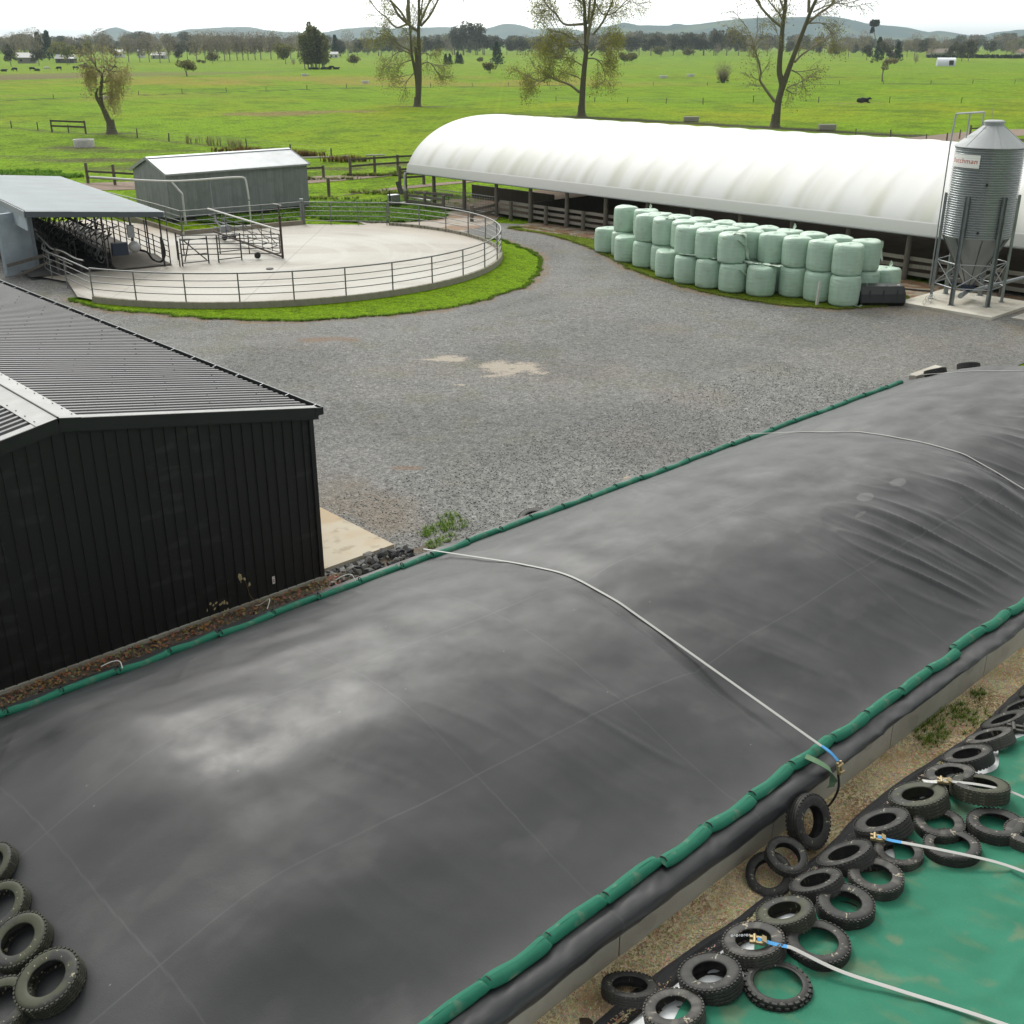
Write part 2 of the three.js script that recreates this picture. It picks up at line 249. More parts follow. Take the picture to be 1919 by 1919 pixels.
const tGravel = tex(2048, 2048, (u, v, px, py) => {
  const x = lerp(GX0, GX1, u), z = lerp(GZ1, GZ0, v), [s, t] = ST(x, z);
  const a = gA(x, z), b = gB(x, z), st = hash(px, py, 103), st2_ = vn(x * 17, z * 17, 104), st3 = vn(x * 8, z * 8, 105);
  let c = mix3([0.192, 0.193, 0.188], [0.236, 0.235, 0.226], sm(0.35, 0.65, a));
  let k = 0.62 + 0.62 * st * (0.55 + 0.45 * st2_) + 0.32 * (st2_ - 0.5) + 0.25 * (st3 - 0.5);
  if (st > 0.965) k *= 1.5; if (st < 0.06) k *= 0.45;
  c = c.map((q) => q * k);
  // worn tracks where the stone has packed and fines show
  const arc = Math.abs(Math.hypot(x - YC[0], z - YC[1]) - 16.3), tr = sm(0.9, 0.2, Math.abs(arc - 0.95) + 0.8 * (b - 0.5)); c = mix3(c, [0.25, 0.25, 0.245].map((q) => q * (0.75 + 0.4 * st)), 0.35 * tr);
  const brown = sm(0.53, 0.72, gC(x, z)); c = mix3(c, [0.25, 0.205, 0.15].map((q) => q * (0.6 + 0.7 * st)), 0.16 * brown);
  const olive = sm(0.56, 0.75, gD(x, z)); c = mix3(c, [0.165, 0.17, 0.09].map((q) => q * (0.6 + 0.7 * st)), 0.22 * olive * sm(-1, -9, t) );
  // clay strip off the end of the concrete apron, dirt by the shed
  const d1 = Math.exp(-(((s - 9.6) / 1.1) ** 2) - ((t + 4.6) / 2.6) ** 2) + 0.8 * Math.exp(-(((s - 8.6) / 1.4) ** 2) - ((t + 7.4) / 1.6) ** 2); c = mix3(c, [0.235, 0.18, 0.125].map((q) => q * (0.55 + 0.75 * st)), 0.42 * sm(0.2, 0.95, d1 * (0.25 + 1.4 * b)));
  c = mix3(c, [0.23, 0.175, 0.115].map((q) => q * (0.6 + 0.7 * st)), 0.8 * sm(0.62, 0.2, gV(x, z) + 0.9 * (b - 0.42)));
  // pale sand spills
  let sd = 0; for (const [ox, oz, rx, rz, am] of [[-2.1, -35.7, 0.7, 0.55, 1], [-0.1, -34.6, 1.05, 0.85, 1.1], [0.75, -33.9, 0.5, 0.28, 0.8], [-1.6, -32.6, 0.32, 0.12, 0.8], [-0.4, -33.6, 0.8, 0.3, 0.7], [-2.7, -35.6, 0.5, 0.18, 0.7]]) sd = Math.max(sd, am * Math.exp(-(((x - ox) / rx) ** 2) - ((z - oz) / rz) ** 2));
  c = mix3(c, [0.44, 0.39, 0.325].map((q) => q * (0.8 + 0.28 * st)), 0.92 * sm(0.30, 0.62, sd * (0.15 + 1.5 * fbm(x * 2.6, z * 3.4, 4, 109)) + 0.25 * (st - 0.5) * sm(0.05, 0.3, sd)));
  const rust = Math.exp(-(((x + 6.6) / 1.3) ** 2) - ((z + 38.3) / 0.5) ** 2) + Math.exp(-(((x + 2.6) / 0.5) ** 2) - ((z + 25.3) / 0.16) ** 2); c = mix3(c, [0.24, 0.15, 0.09].map((q) => q * (0.6 + 0.6 * st)), 0.6 * sm(0.3, 0.7, rust * (0.4 + 1.2 * b)));
  // far lane edge of soil by the silo and bales
  const e = sm(34.5, 37.5, s + 1.5 * (b - 0.5)) * sm(-14, -9, t); c = mix3(c, [0.2, 0.16, 0.1].map((q) => q * (0.6 + 0.7 * st)), 0.42 * e * sm(0.35, 0.6, b));
  const w2 = Math.exp(-(((s - 30) / 3) ** 2)) * sm(-10, 0, t); c = mix3(c, [0.22, 0.2, 0.155].map((q) => q * (0.6 + 0.7 * st)), 0.25 * w2);
  return c;
});
tGravel.wrapS = tGravel.wrapT = THREE.ClampToEdgeWrapping;
const tPeb = tex(1024, 1024, (() => { // pebble heights, 4 m per tile
  const N = 110, cx = [], cy = []; for (let i = 0; i < N * N; i++) { cx.push(hash(i, 1, 7)); cy.push(hash(i, 2, 7)); }
  return (u, v) => { const X = u * N, Y = v * N, ix = Math.floor(X), iy = Math.floor(Y); let d1 = 9, id = 0; for (let j = -1; j <= 1; j++) for (let i = -1; i <= 1; i++) { const a = (ix + i + N) % N, b = (iy + j + N) % N, q = b * N + a, d = Math.hypot(X - ix - i - cx[q], Y - iy - j - cy[q]); if (d < d1) { d1 = d; id = q; } } return clamp((0.35 + 0.65 * hash(id, 5, 1)) * (1 - d1 * d1 * 1.5)); };
})());
const gravelMat = dull({ color: 0xffffff, roughness: 0.93, specularIntensity: 0.4, map: tGravel, bumpMap: rep(tPeb, 54 / 4), bumpScale: 0.022 });
{
  const out = st2([[-24, -0.02], [48, -0.02], [48, -3], [42.8, -7.6], [42.6, -33], [41.2, -35.5], [38, -37.5], [14, -52], [2, -52], [-14, -30]]);
  const g = sheet(out, 0.004, 1); const p = g.attributes.position, uv = g.attributes.uv; for (let i = 0; i < p.count; i++) uv.setXY(i, (p.getX(i) - GX0) / (GX1 - GX0), (GZ1 - p.getZ(i)) / (GZ1 - GZ0));
  struct('gravel_yard', g, gravelMat);
}
// grass verges and strips
const vergeCol = dull({ color: new THREE.Color().setRGB(...[0.155, 0.272, 0.002].map((k) => k * 1.5)), roughness: 0.92, map: rep(tGrass, 1 / 3), bumpMap: rep(tGrassB, 1 / 2), bumpScale: 0.05 });
struct('grass_verge', sheet(VERGE, 0.008), vergeCol);
struct('grass_strip', sheet(BALEG, 0.008), dull({ color: new THREE.Color().setRGB(...[0.145, 0.205, 0.014].map((k) => k * 1.3)), roughness: 0.93, map: rep(tGrass, 1 / 3), bumpMap: rep(tGrassB, 1 / 2), bumpScale: 0.05 }));
// bark and rubble strip between bales and the barn
const tMulch = tex(512, 512, (u, v, x, y) => { const a = fbm(u * 8, v * 8, 4, 121, 8), st = hash(x >> 1, y >> 1, 9), n = vn(u * 90, v * 90, 3, 90); const base = mix3([0.30, 0.255, 0.19], [0.22, 0.12, 0.06], sm(0.42, 0.62, a)); return base.map((k) => k * (0.5 + 0.75 * st * 0.6 + 0.5 * n)); });
const mulch = mat(0xffffff, 0.95, { map: rep(tMulch, 1 / 3), bumpMap: rep(tPeb, 1 / 4), bumpScale: 0.03 });
struct('rubble_strip', sheet(wob(spline(st2([[41.1, -33.4], [42.9, -34], [42.95, -20], [42.95, -8], [43, 6], [41.9, 6], [42, -1], [42.2, -7.4], [38.3, -7.6], [38.9, -8.4], [40.3, -9.6], [40.6, -20], [41, -28]]), 10), 0.06), 0.012), mulch);
// red gravel farm track behind the barn, apron before the yard gate
const tTrack = tex(512, 512, (u, v, x, y) => { const a = fbm(u * 5, v * 8, 5, 131, 4), st = hash(x, y, 12); return mix3([0.21, 0.145, 0.105], [0.29, 0.225, 0.175], a).map((k) => k * (0.72 + 0.5 * st)); });
const trackMat = mat(0xffffff, 0.95, { map: rep(tTrack, 1 / 5), bumpMap: rep(tPeb, 1 / 4), bumpScale: 0.02 });
struct('farm_track', sheet(wob(spline([[-60, -72], [-33, -75.5], [-22, -77], [-14.7, -78.8], [-11.5, -81.6], [-8.5, -86], [-3, -90], [4, -96], [16, -108], [29, -121], [44, -134], [66, -152], [70, -149], [47, -128], [33, -115], [20, -103], [8, -91], [1, -93], [-5, -96.5], [-9.2, -94.4], [-12.7, -91], [-16.3, -88], [-24, -85], [-35, -83], [-60, -80]].filter((_, i) => i !== 6 && i !== 16), 10), 0.25), 0.004), trackMat);
const tApron = tex(512, 512, (u, v) => { const a = fbm(u * 6, v * 6, 5, 141, 6), b = fbm(u * 3, v * 3, 4, 142, 3); return mix3(mix3([0.36, 0.32, 0.27], [0.25, 0.165, 0.105], sm(0.4, 0.62, b)), [0.12, 0.08, 0.05], 0.5 * sm(0.6, 0.8, a)); });
const apronMat = mat(0xffffff, 0.9, { map: rep(tApron, 1 / 5), bumpMap: rep(tGrain, 1 / 2), bumpScale: 0.006 });
struct('muddy_apron', sheet(st2([[34.2, -36.9], [35.5, -42.2], [38.5, -45], [43.2, -45], [57, -46], [57, -37.6], [43.2, -37.4], [40.9, -35.5], [37, -34]]), 0.012), apronMat);

// ---------------------------------------------------------------- silage bunker: walls, black cover, sandbags, straps
const stThing = (name, label, cat, s, t, group, h = 0) => thing(name, label, cat, W(s, t, h), TH, group);
function interp(pts, x) { if (x <= pts[0][0]) return pts[0][1]; for (let i = 0; i + 1 < pts.length; i++) if (x <= pts[i + 1][0]) { const a = pts[Math.max(0, i - 1)], b = pts[i], c = pts[i + 1], d = pts[Math.min(pts.length - 1, i + 2)], u = (x - b[0]) / (c[0] - b[0]); const m0 = (c[1] - a[1]) / (c[0] - a[0]) * (c[0] - b[0]), m1 = (d[1] - b[1]) / (d[0] - b[0]) * (c[0] - b[0]); const u2 = u * u, u3 = u2 * u; return (2 * u3 - 3 * u2 + 1) * b[1] + (u3 - 2 * u2 + u) * m0 + (-2 * u3 + 3 * u2) * c[1] + (u3 - u2) * m1; } return pts[pts.length - 1][1]; }
const PROF = [[-0.3, 0.90], [0, 0.93], [0.3, 1.03], [1.5, 1.54], [2.8, 1.88], [4.0, 1.98], [5.1, 1.86], [6.1, 1.58], [7.1, 1.22], [7.8, 1.0], [8.1, 0.93], [8.35, 0.90]];
const PROF2 = [[-0.3, 0.90], [0, 0.93], [0.3, 1.03], [1.5, 1.56], [2.8, 1.92], [4.0, 2.08], [5.2, 2.06], [5.9, 1.9], [6.6, 1.62], [7.3, 1.27], [7.8, 1.03], [8.1, 0.93], [8.35, 0.90]];
const STRAPS = [7.6, 17.2, 24.6];
function moundH(s, t) {
  let h = lerp(interp(PROF, t), interp(PROF2, t), sm(9, 16, s));
  const mid = sm(0.2, 2.2, t) * sm(8.1, 6.6, t);
  for (const q of STRAPS) h -= 0.10 * mid * Math.exp(-(((s - q) / 0.55) ** 2));
  h += 0.10 * mid * (Math.sin((s - 7.6) / 9.6 * Math.PI) ** 2);
  h += mid * (0.20 * (fbm(s * 0.28 + 3, t * 0.3, 2, 201) - 0.5) + 0.085 * (fbm(s * 0.5 - t * 0.3 + 7, t * 0.7, 2, 202) - 0.5) + 0.10 * (fbm(s * 0.34 + 1, t * 1.05 - s * 0.12, 2, 209) - 0.5) * sm(6.8, 4.6, t) + 0.018 * (fbm(s * 1.5 - t * 1.1, t * 1.7, 2, 203) - 0.5));
  // folds running down the near slope, small puckers at the far edge
  const q = s - 0.42 * (t - 5) + 0.5 * (fbm(s * 0.4, t * 0.5, 2, 204) - 0.5);
  const A = sm(4.4, 6.4, t) * sm(8.2, 7.3, t) * (0.10 + 0.95 * sm(0.45, 0.75, fbm(s * 0.45 + 5, t * 0.3, 2, 205)) + 0.6 * sm(10, 13, s));
  const rg = (x, d) => { const n = Math.abs(2 * vn(x, d, 206) - 1); return (1 - n) ** 5; };
  h += A * (0.042 * rg(q * 1.1, t * 0.3) + 0.026 * rg(q * 2.6 + 9, t * 0.45) + 0.012 * rg(q * 5.1 + 4, t * 0.7));
  h += 0.018 * sm(0.2, 0.6, t) * sm(2.6, 0.9, t) * rg((s + 0.5 * t) * 1.6, t * 0.4);
  h += mid * 0.014 * (fbm(s * 0.75 + t * 0.2, t * 2.1, 3, 208) - 0.5);
  // pressed-in hollow of the strap pleats
  h -= 0.03 * mid * Math.exp(-(((s - 7.25 - 0.03 * t) / 0.06) ** 2)) * sm(3, 6, t);
  // ends run down to the floor
  const e0 = sm(-2.3, 1.0, s - 0.06 * (t - 4) + 0.5 * (fbm(t * 0.6, s * 0.3, 2, 207) - 0.5)), e1 = sm(28.2, 25.0, s);
  const base = 0.9; h = base + (h - base) * (0.12 + 0.88 * e0); h *= lerp(0.3, 1, sm(-5.5, -0.9, s)); h = lerp(0.05, h, e1);
  return h;
}
const tCover = tex(2048, 1024, (u, v, x, y) => { // woven black film: weld seams, scuffs and dust specks
  const s = -7 + u * 36, t = -0.3 + v * 9.2;
  const a = fbm(s * 0.7, t * 0.9, 5, 211), w = 0.93 + 0.14 * hash(x, y, 1), b = fbm(s * 2.2, t * 4, 4, 214);
  let k = w * (0.9 + 0.25 * (a - 0.5));
  let c = [0.0140 * k, 0.0152 * k, 0.0180 * k];
  const wv = 0.02 * (vn(s * 0.8, t, 5) - 0.5);
  const seam = (d) => sm(0.014, 0.004, Math.abs(d + wv));
  let l = 0; for (const q of [1.45, 3.75, 6.15]) l = Math.max(l, seam(t - q - 0.02 * s) * (0.4 + 0.6 * vn(s * 1.2, q, 4)));
  for (const q of [-0.9, 3.1, 5.6, 11.2, 14.6, 20.4]) l = Math.max(l, seam(s - q - 0.05 * t) * (0.35 + 0.6 * vn(t * 1.5, q, 4)));
  c = c.map((z) => z + 0.030 * l);
  for (const [ps, pt, ra, rb, br] of [[14.6, 5.3, 0.24, 0.11, 0.07], [13.55, 5.25, 0.22, 0.12, 0.07], [12.9, 5.55, 0.16, 0.04, 0.06]]) { const d = Math.hypot((s - ps) / ra, (t - pt) / rb); c = mix3(c, [br, br, br * 1.02], 0.9 * sm(1.05, 0.95, d)); }
  { const d = Math.hypot((s - 5.9) / 0.24, (t - 4.35) / 0.14); c = mix3(c, [0.012, 0.012, 0.013], 0.8 * sm(1.05, 0.95, d)); }
  const dust = sm(0.60, 0.78, fbm(s * 1.3 + 20, t * 2.2, 5, 213)) * b; c = mix3(c, [0.12, 0.118, 0.112], 0.22 * dust);
  if (hash(x, y, 77) > 0.99997) c = [0.3, 0.35, 0.34];
  return c;
});
tCover.wrapS = tCover.wrapT = THREE.ClampToEdgeWrapping;
const tWeave = tex(512, 512, (u, v, x, y) => 0.5 + 0.28 * Math.sin(x * Math.PI / 2) * Math.sin(y * Math.PI / 2) + 0.22 * (vn(u * 128, v * 128, 3, 128) - 0.5));
const tScuff = tex(512, 512, (u, v) => 0.78 + 0.5 * (fbm(u * 8, v * 8, 6, 216, 8) - 0.5));
const coverMat = new THREE.MeshPhysicalMaterial({ color: 0xffffff, roughness: 0.66, ior: 1.6, sheen: 1, sheenColor: new THREE.Color(0.30, 0.305, 0.32), sheenRoughness: 0.45, map: tCover, bumpMap: rep(tGrain, 26, 7), bumpScale: 0.003, roughnessMap: rep(tScuff, 9, 2.5), side: THREE.DoubleSide });
{
  const cover = stThing('silage_cover', 'large black plastic sheet over the long silage stack, edged by green sandbags', 'silage cover', 0, 4);
  const hang = (s) => 0.58 + 0.10 * (fbm(s * 0.5, 3, 2, 221) - 0.5) + 0.16 * sm(5, 11, s);
  const g = grid(860, 236, (u, v) => {
    const s = -7 + u * 35.2; let q = -0.28 + v * 9.15, t, h;
    if (q < 8.3) { t = q; h = moundH(s, t); } else { // over the wall top and down its face as a slack roll
      const a = (q - 8.3) / 0.57, lo = hang(s), bul = 0.075 + 0.03 * fbm(s * 0.8, 1, 2, 222) + 0.035 * vn(s * 3, q * 4, 223) + 0.05 * (1 - Math.abs(2 * vn(s * 1.7 - a * 1.2, a * 0.8, 226) - 1)) ** 3;
      t = 8.3 + 0.10 * sm(0, 0.3, a) + 0.7 * bul * Math.sin(clamp(a * 1.1) * Math.PI) - 0.03 * sm(0.85, 1, a); h = lerp(0.9, lo, sm(0.05, 1, a)) + 0.03 * (vn(s * 2.6 - q * 3, q * 5, 224) - 0.5) + 0.02 * (vn(s * 7 + q * 5, q * 6, 225) - 0.5); h *= lerp(0.3, 1, sm(-5.5, -0.9, s));
    }
    return [s, h, t - 4, u * 35.2 / 36, (q + 0.3) / 9.2];
  });
  g.computeVertexNormals();
  part('sheet', g, coverMat, cover);
}
// precast bunker walls
function bunkerWall(name, label, t0, t1, s0, s1, H, n) {
  const w = stThing(name, label, 'bunker wall', (s0 + s1) / 2, (t0 + t1) / 2); const L = (s1 - s0) / n;
  for (let i = 0; i < n; i++) { const g = new G(); g.box(L - 0.02, H, t1 - t0, s0 + L * (i + 0.5) - (s0 + s1) / 2, H / 2, 0); part('wall_panel', uvm(g.geo), M.concWall, w); }
  return w;
}
bunkerWall('bunker_wall', 'low concrete bunker wall along the far side of the black silage cover', -0.10, 0.10, -7, 26.6, 0.88, 12);
bunkerWall('bunker_wall', 'low mossy concrete bunker wall beside the chaff path, under the cover edge', 8.10, 8.32, -8, 27, 0.84, 12);
{ // loose block end of the far wall that shows above the gravel
  const w = stThing('concrete_block', 'pale concrete capping at the far end of the bunker wall', 'wall cap', 25.9, 0, null, 0.88); const g = new G(); g.add(new RoundedBoxGeometry(1.5, 0.16, 0.24, 2, 0.015).translate(0, 0.08, 0)); part('block', uvm(g.geo), M.conc, w);
}
// sandbags
const tBag = tex(512, 256, (u, v, x, y) => { const w = 0.86 + 0.16 * Math.sin(x * 1.6) * Math.sin(y * 1.6) + 0.18 * (fbm(u * 6, v * 3, 4, 231) - 0.5); let c = [0.008 * w, 0.165 * w, 0.098 * w]; return mix3(c, [0.20, 0.21, 0.15], 0.28 * sm(0.56, 0.76, fbm(u * 9 + 1, v * 5, 5, 234))); });
const tBagDirty = tex(512, 256, (u, v, x, y) => { const w = 0.86 + 0.16 * Math.sin(x * 1.6) * Math.sin(y * 1.6) + 0.18 * (fbm(u * 6, v * 3, 4, 231) - 0.5); let c = [0.010 * w, 0.165 * w, 0.098 * w]; return mix3(c, [0.5, 0.46, 0.36], 0.8 * sm(0.6, 0.68, fbm(u * 7 + 3, v * 4, 5, 233)) * sm(0.15, 0.4, v) * sm(0.75, 0.5, v)); });
let tBagPrint;
{ const cv = document.createElement('canvas'); cv.width = 512; cv.height = 256; const x = cv.getContext('2d'); const im = x.createImageData(512, 256); const s = tBag.image.data; for (let i = 0; i < s.length; i++) im.data[i] = s[i]; x.putImageData(im, 0, 0); x.fillStyle = 'rgba(190,205,195,0.85)'; x.font = 'bold 44px sans-serif'; x.save(); x.translate(95, 172); x.fillText('D', 0, 0); x.fillText('M', 120, 4); x.fillText('A', 190, 0); x.fillText('I', 300, 2); x.restore(); tBagPrint = new THREE.CanvasTexture(cv); tBagPrint.colorSpace = THREE.SRGBColorSpace; }
const bagMats = [tBag, tBagDirty, tBagPrint].map((t) => mat(0xffffff, 0.8, { map: t, bumpMap: rep(tWeave, 3, 2), bumpScale: 0.002 }));
function bagGeo(len, r, sd) {
  return grid(26, 16, (u, v) => {
    const a = v * Math.PI * 2, e = Math.abs(u * 2 - 1), rad = r * (1 - 0.20 * e ** 12) * (1 + 0.10 * (fbm(u * 7 + sd, v * 3, 3, 241 + sd, 0) - 0.5) + 0.05 * Math.sin(u * 9 + sd));
    const x = (u - 0.5) * len, bow = 0.02 * Math.sin(u * Math.PI + sd) , sag = -0.018 * Math.cos((u - 0.5) * Math.PI) ;
    const flat = Math.cos(a) < 0 ? 0.72 : 0.98; const pinch = 1 - 0.72 * sm(0.90, 1, e);
    return [x, r * 0.72 + sag + Math.cos(a) * rad * flat * pinch, bow + Math.sin(a) * rad * 1.08 * lerp(1, 1.08, sm(0.93, 1, e)), u, v];
  });
}
const BAGS = []; for (let i = 0; i < 4; i++) BAGS.push(bagGeo(1, 0.078, i * 3));
const tieGeo = new THREE.TorusGeometry(0.055, 0.009, 5, 12).rotateY(Math.PI / 2);
const earGeo = new G().box(0.04, 0.010, 0.05, 0.0, 0.035, 0.03, 0.2, 0.5, 0.2).geo;
function bag(s0, s1, t, label, group, mi = 0) {
  const L = s1 - s0, sc = (s0 + s1) / 2, th = Math.min(moundH(sc, t), 1.05);
  const b = thing('sandbag', label, 'sandbag', W(sc, t, th - 0.015), TH + rr(-0.035, 0.035), group);
  const k = Math.floor(rnd() * 4); const m = part('bag', BAGS[k], bagMats[mi], b); m.scale.set(L * 1.02, rr(0.93, 1.08) * (t < 1 ? 0.86 : 1), rr(0.92, 1.08) * (t < 1 ? 0.86 : 1));
  const tie = part('tie', tieGeo, M.black, b); tie.position.set(-L / 2 + 0.035, 0.075, 0); const ear = part('bag_end', earGeo, bagMats[0], b); ear.position.set(L / 2 - 0.02, 0.04, rr(-0.1, -0.06)); ear.rotation.y = rr(-0.4, 0.4);
  return b;
}
{
  const far = [-0.78, 0.04, 0.83, 1.67, 2.49, 3.34, 4.33, 5.2, 6.06, 6.95, 7.62, 8.54, 9.35, 10.18, 11.04, 11.83, 12.65, 13.42, 14.2, 15.06, 15.85, 16.69, 17.3, 18.28, 19.26, 20.2, 20.9, 21.6, 22.52, 23.6, 24.51];
  for (let i = 0; i + 1 < far.length; i++) bag(far[i] + 0.003, far[i + 1] - 0.003, 0.03 + rr(-0.03, 0.03), `${ORD[i]} green sandbag from the left along the far edge of the black cover`, 'green sandbags along the far edge of the silage cover');
  const near = [0.05, 0.92, 1.8, 2.65, 3.53, 4.44, 5.3, 6.17, 7.06, 7.99, 8.84, 9.74, 10.6, 11.48, 12.41, 13.27, 14.1];
  near.forEach((a, i) => { if (i + 1 < near.length) { const mi = i === 2 || i === 7 ? 1 : i === 5 ? 2 : 0; bag(a + 0.003, near[i + 1] - 0.003, 8.06 + 0.13 + rr(-0.03, 0.03), mi === 2 ? 'green sandbag with worn white lettering on the near cover edge' : i === 2 ? 'green sandbag smeared with pale mud, lowest dirty one on the near edge' : i === 7 ? 'green sandbag stained pale beside the strap buckle on the near edge' : `${ORD[i]} green sandbag from the bottom along the near edge of the black cover`, 'green sandbags along the near edge of the silage cover', mi); } });
}
// straps over the mound
const tStrap = tex(64, 256, (u, v, x, y) => { const w = 0.85 + 0.2 * Math.sin(x * 1.2) + 0.15 * (hash(x, y) - 0.5); return [0.44 * w, 0.44 * w, 0.42 * w]; });
const strapMat = mat(0xffffff, 0.6, { map: tStrap, side: THREE.DoubleSide }), strapBlue = mat([0.05, 0.33, 0.72], 0.55, { map: rep(tSpeck, 2), side: THREE.DoubleSide });
const ribbon = (pts, w, th = 0.004, n = 60) => { // a strap of real thickness, lying flat, pts in local x, y, z
  const c = new THREE.CatmullRomCurve3(pts), f = [[-1, 1], [1, 1], [1, -1], [-1, -1], [-1, 1]];
  return grid(n, 4, (u, v, i, j) => { const p = c.getPoint(u), d = c.getTangent(u), b = V(-d.z, 0, d.x).normalize(), nn = d.clone().cross(b).normalize(); if (nn.y < 0) nn.negate(); const q = p.clone().addScaledVector(b, f[j][0] * w / 2).addScaledVector(nn, f[j][1] * th / 2); return [q.x, q.y, q.z, v, u * 8]; });
};
const ratchetGeo = (() => { const g = new G(); g.box(0.03, 0.03, 0.16, -0.035, 0.02, 0).box(0.03, 0.03, 0.16, 0.035, 0.02, 0).bar(V(-0.06, 0.035, -0.03), V(0.06, 0.035, -0.03), 0.018, 8).bar(V(-0.05, 0.03, 0.06), V(0.05, 0.03, 0.06), 0.009).box(0.09, 0.012, 0.05, 0, 0.05, 0.07, 0, 0.4); return g.geo; })();
const ratchetMat = mat([0.45, 0.36, 0.2], 0.5, { metalness: 0.6, map: rep(tSpeck, 3) });
function moundStrap(s, label, w, tEnd, buckle) {
  const t0 = -0.1; const b = stThing('tie_down_strap', label, 'strap', s, 4);
  const raw = []; for (let i = 0; i <= 80; i++) { const t = t0 + (8.28 - t0) * i / 80; let h = Math.max(moundH(s - 0.03, t), moundH(s + 0.03, t)); if (t < 0.16 || t > 8.04) h = Math.max(h, 1.075); raw.push([t, h + 0.012]); }
  const hull = []; for (const p of raw) { while (hull.length > 1) { const [x1, y1] = hull[hull.length - 2], [x2, y2] = hull[hull.length - 1]; if ((x2 - x1) * (p[1] - y1) - (y2 - y1) * (p[0] - x1) >= 0) hull.pop(); else break; } hull.push(p); }
  const pts = []; for (let i = 0; i <= 40; i++) { const t = t0 + (8.28 - t0) * i / 40; let k = 0; while (k < hull.length - 2 && hull[k + 1][0] < t) k++; const [x1, y1] = hull[k], [x2, y2] = hull[k + 1]; pts.push(V(0, lerp(y1, y2, (t - x1) / (x2 - x1)), t - 4)); } if (buckle) pts.push(V(0, 1.02, 4.5)); else pts.push(V(0, 0.95, 4.5));
  part('webbing', ribbon(pts, w, 0.005, 160), strapMat, b);
  part('blue_end', ribbon([V(0, 1.092, 4.29), V(0, 1.06, 4.42), V(0.0, 0.99, 4.545)], w * 1.03, 0.008, 12), strapBlue, b);
  const r = part('ratchet', ratchetGeo, ratchetMat, b); r.position.set(0, 0.9, 4.56); r.rotation.x = Math.PI / 2 - 0.25;
  const rope = new G().tube([V(0, 0.86, 4.56), V(0.01, 0.6, 4.6), V(0.03, 0.3, 4.52), V(0.02, 0.14, 4.44)], 0.016, 6).geo; part('lower_rope', rope, M.black, b);
  return b;
}
moundStrap(7.6, 'nearest white webbing strap pulled tight right across the black cover', 0.046, 8.4, true);
moundStrap(17.2, 'thin white strap across the middle of the black cover, second from the viewer', 0.034, 8.4, false);
moundStrap(24.6, 'farthest white strap lying across the far end of the black cover', 0.034, 8.4, false);
{ // green sling over the wall at the nearest strap
  const b = stThing('wall_sling', 'folded green webbing sling on the wall edge below the strap buckle', 'sling', 7.45, 8.42);
  part('sling', ribbon([V(-0.16, 1.06, -0.17), V(-0.1, 1.02, 0.0), V(-0.02, 0.93, 0.13), V(0.04, 0.76, 0.16), V(0.06, 0.62, 0.12)], 0.11, 0.006, 24), mat([0.13, 0.24, 0.13], 0.85, { side: THREE.DoubleSide, map: rep(tSpeck, 3) }), b);
}
// white tie cords by the shed
[[4.4, -0.18, 'white cord end sticking up beside a far-edge sandbag by the black shed'], [5.9, 0.0, 'thin white cord looped over a far-edge sandbag near the shed corner'], [1.7, 0.05, 'thin white cord lying on a far-edge sandbag at the shed middle']].forEach(([s, t, l], i) => {
  const b = stThing('white_rope', l, 'cord', s, t, null, 1.0); const y = [0.16, 0.14, 0.13][i]; part('cord', new G().tube(i === 0 ? [V(-0.1, 0.05, 0.12), V(0, y, 0.05), V(0.02, 0.08, -0.1), V(0.03, -0.1, -0.35), V(0.05, -0.2, -0.55)] : [V(0.0, 0.1, 0.16), V(0.02, y + 0.03, 0.04), V(-0.05, y, -0.08), V(-0.2, 0.08, -0.14)], 0.009, 5).geo, M.pvc, b);
});

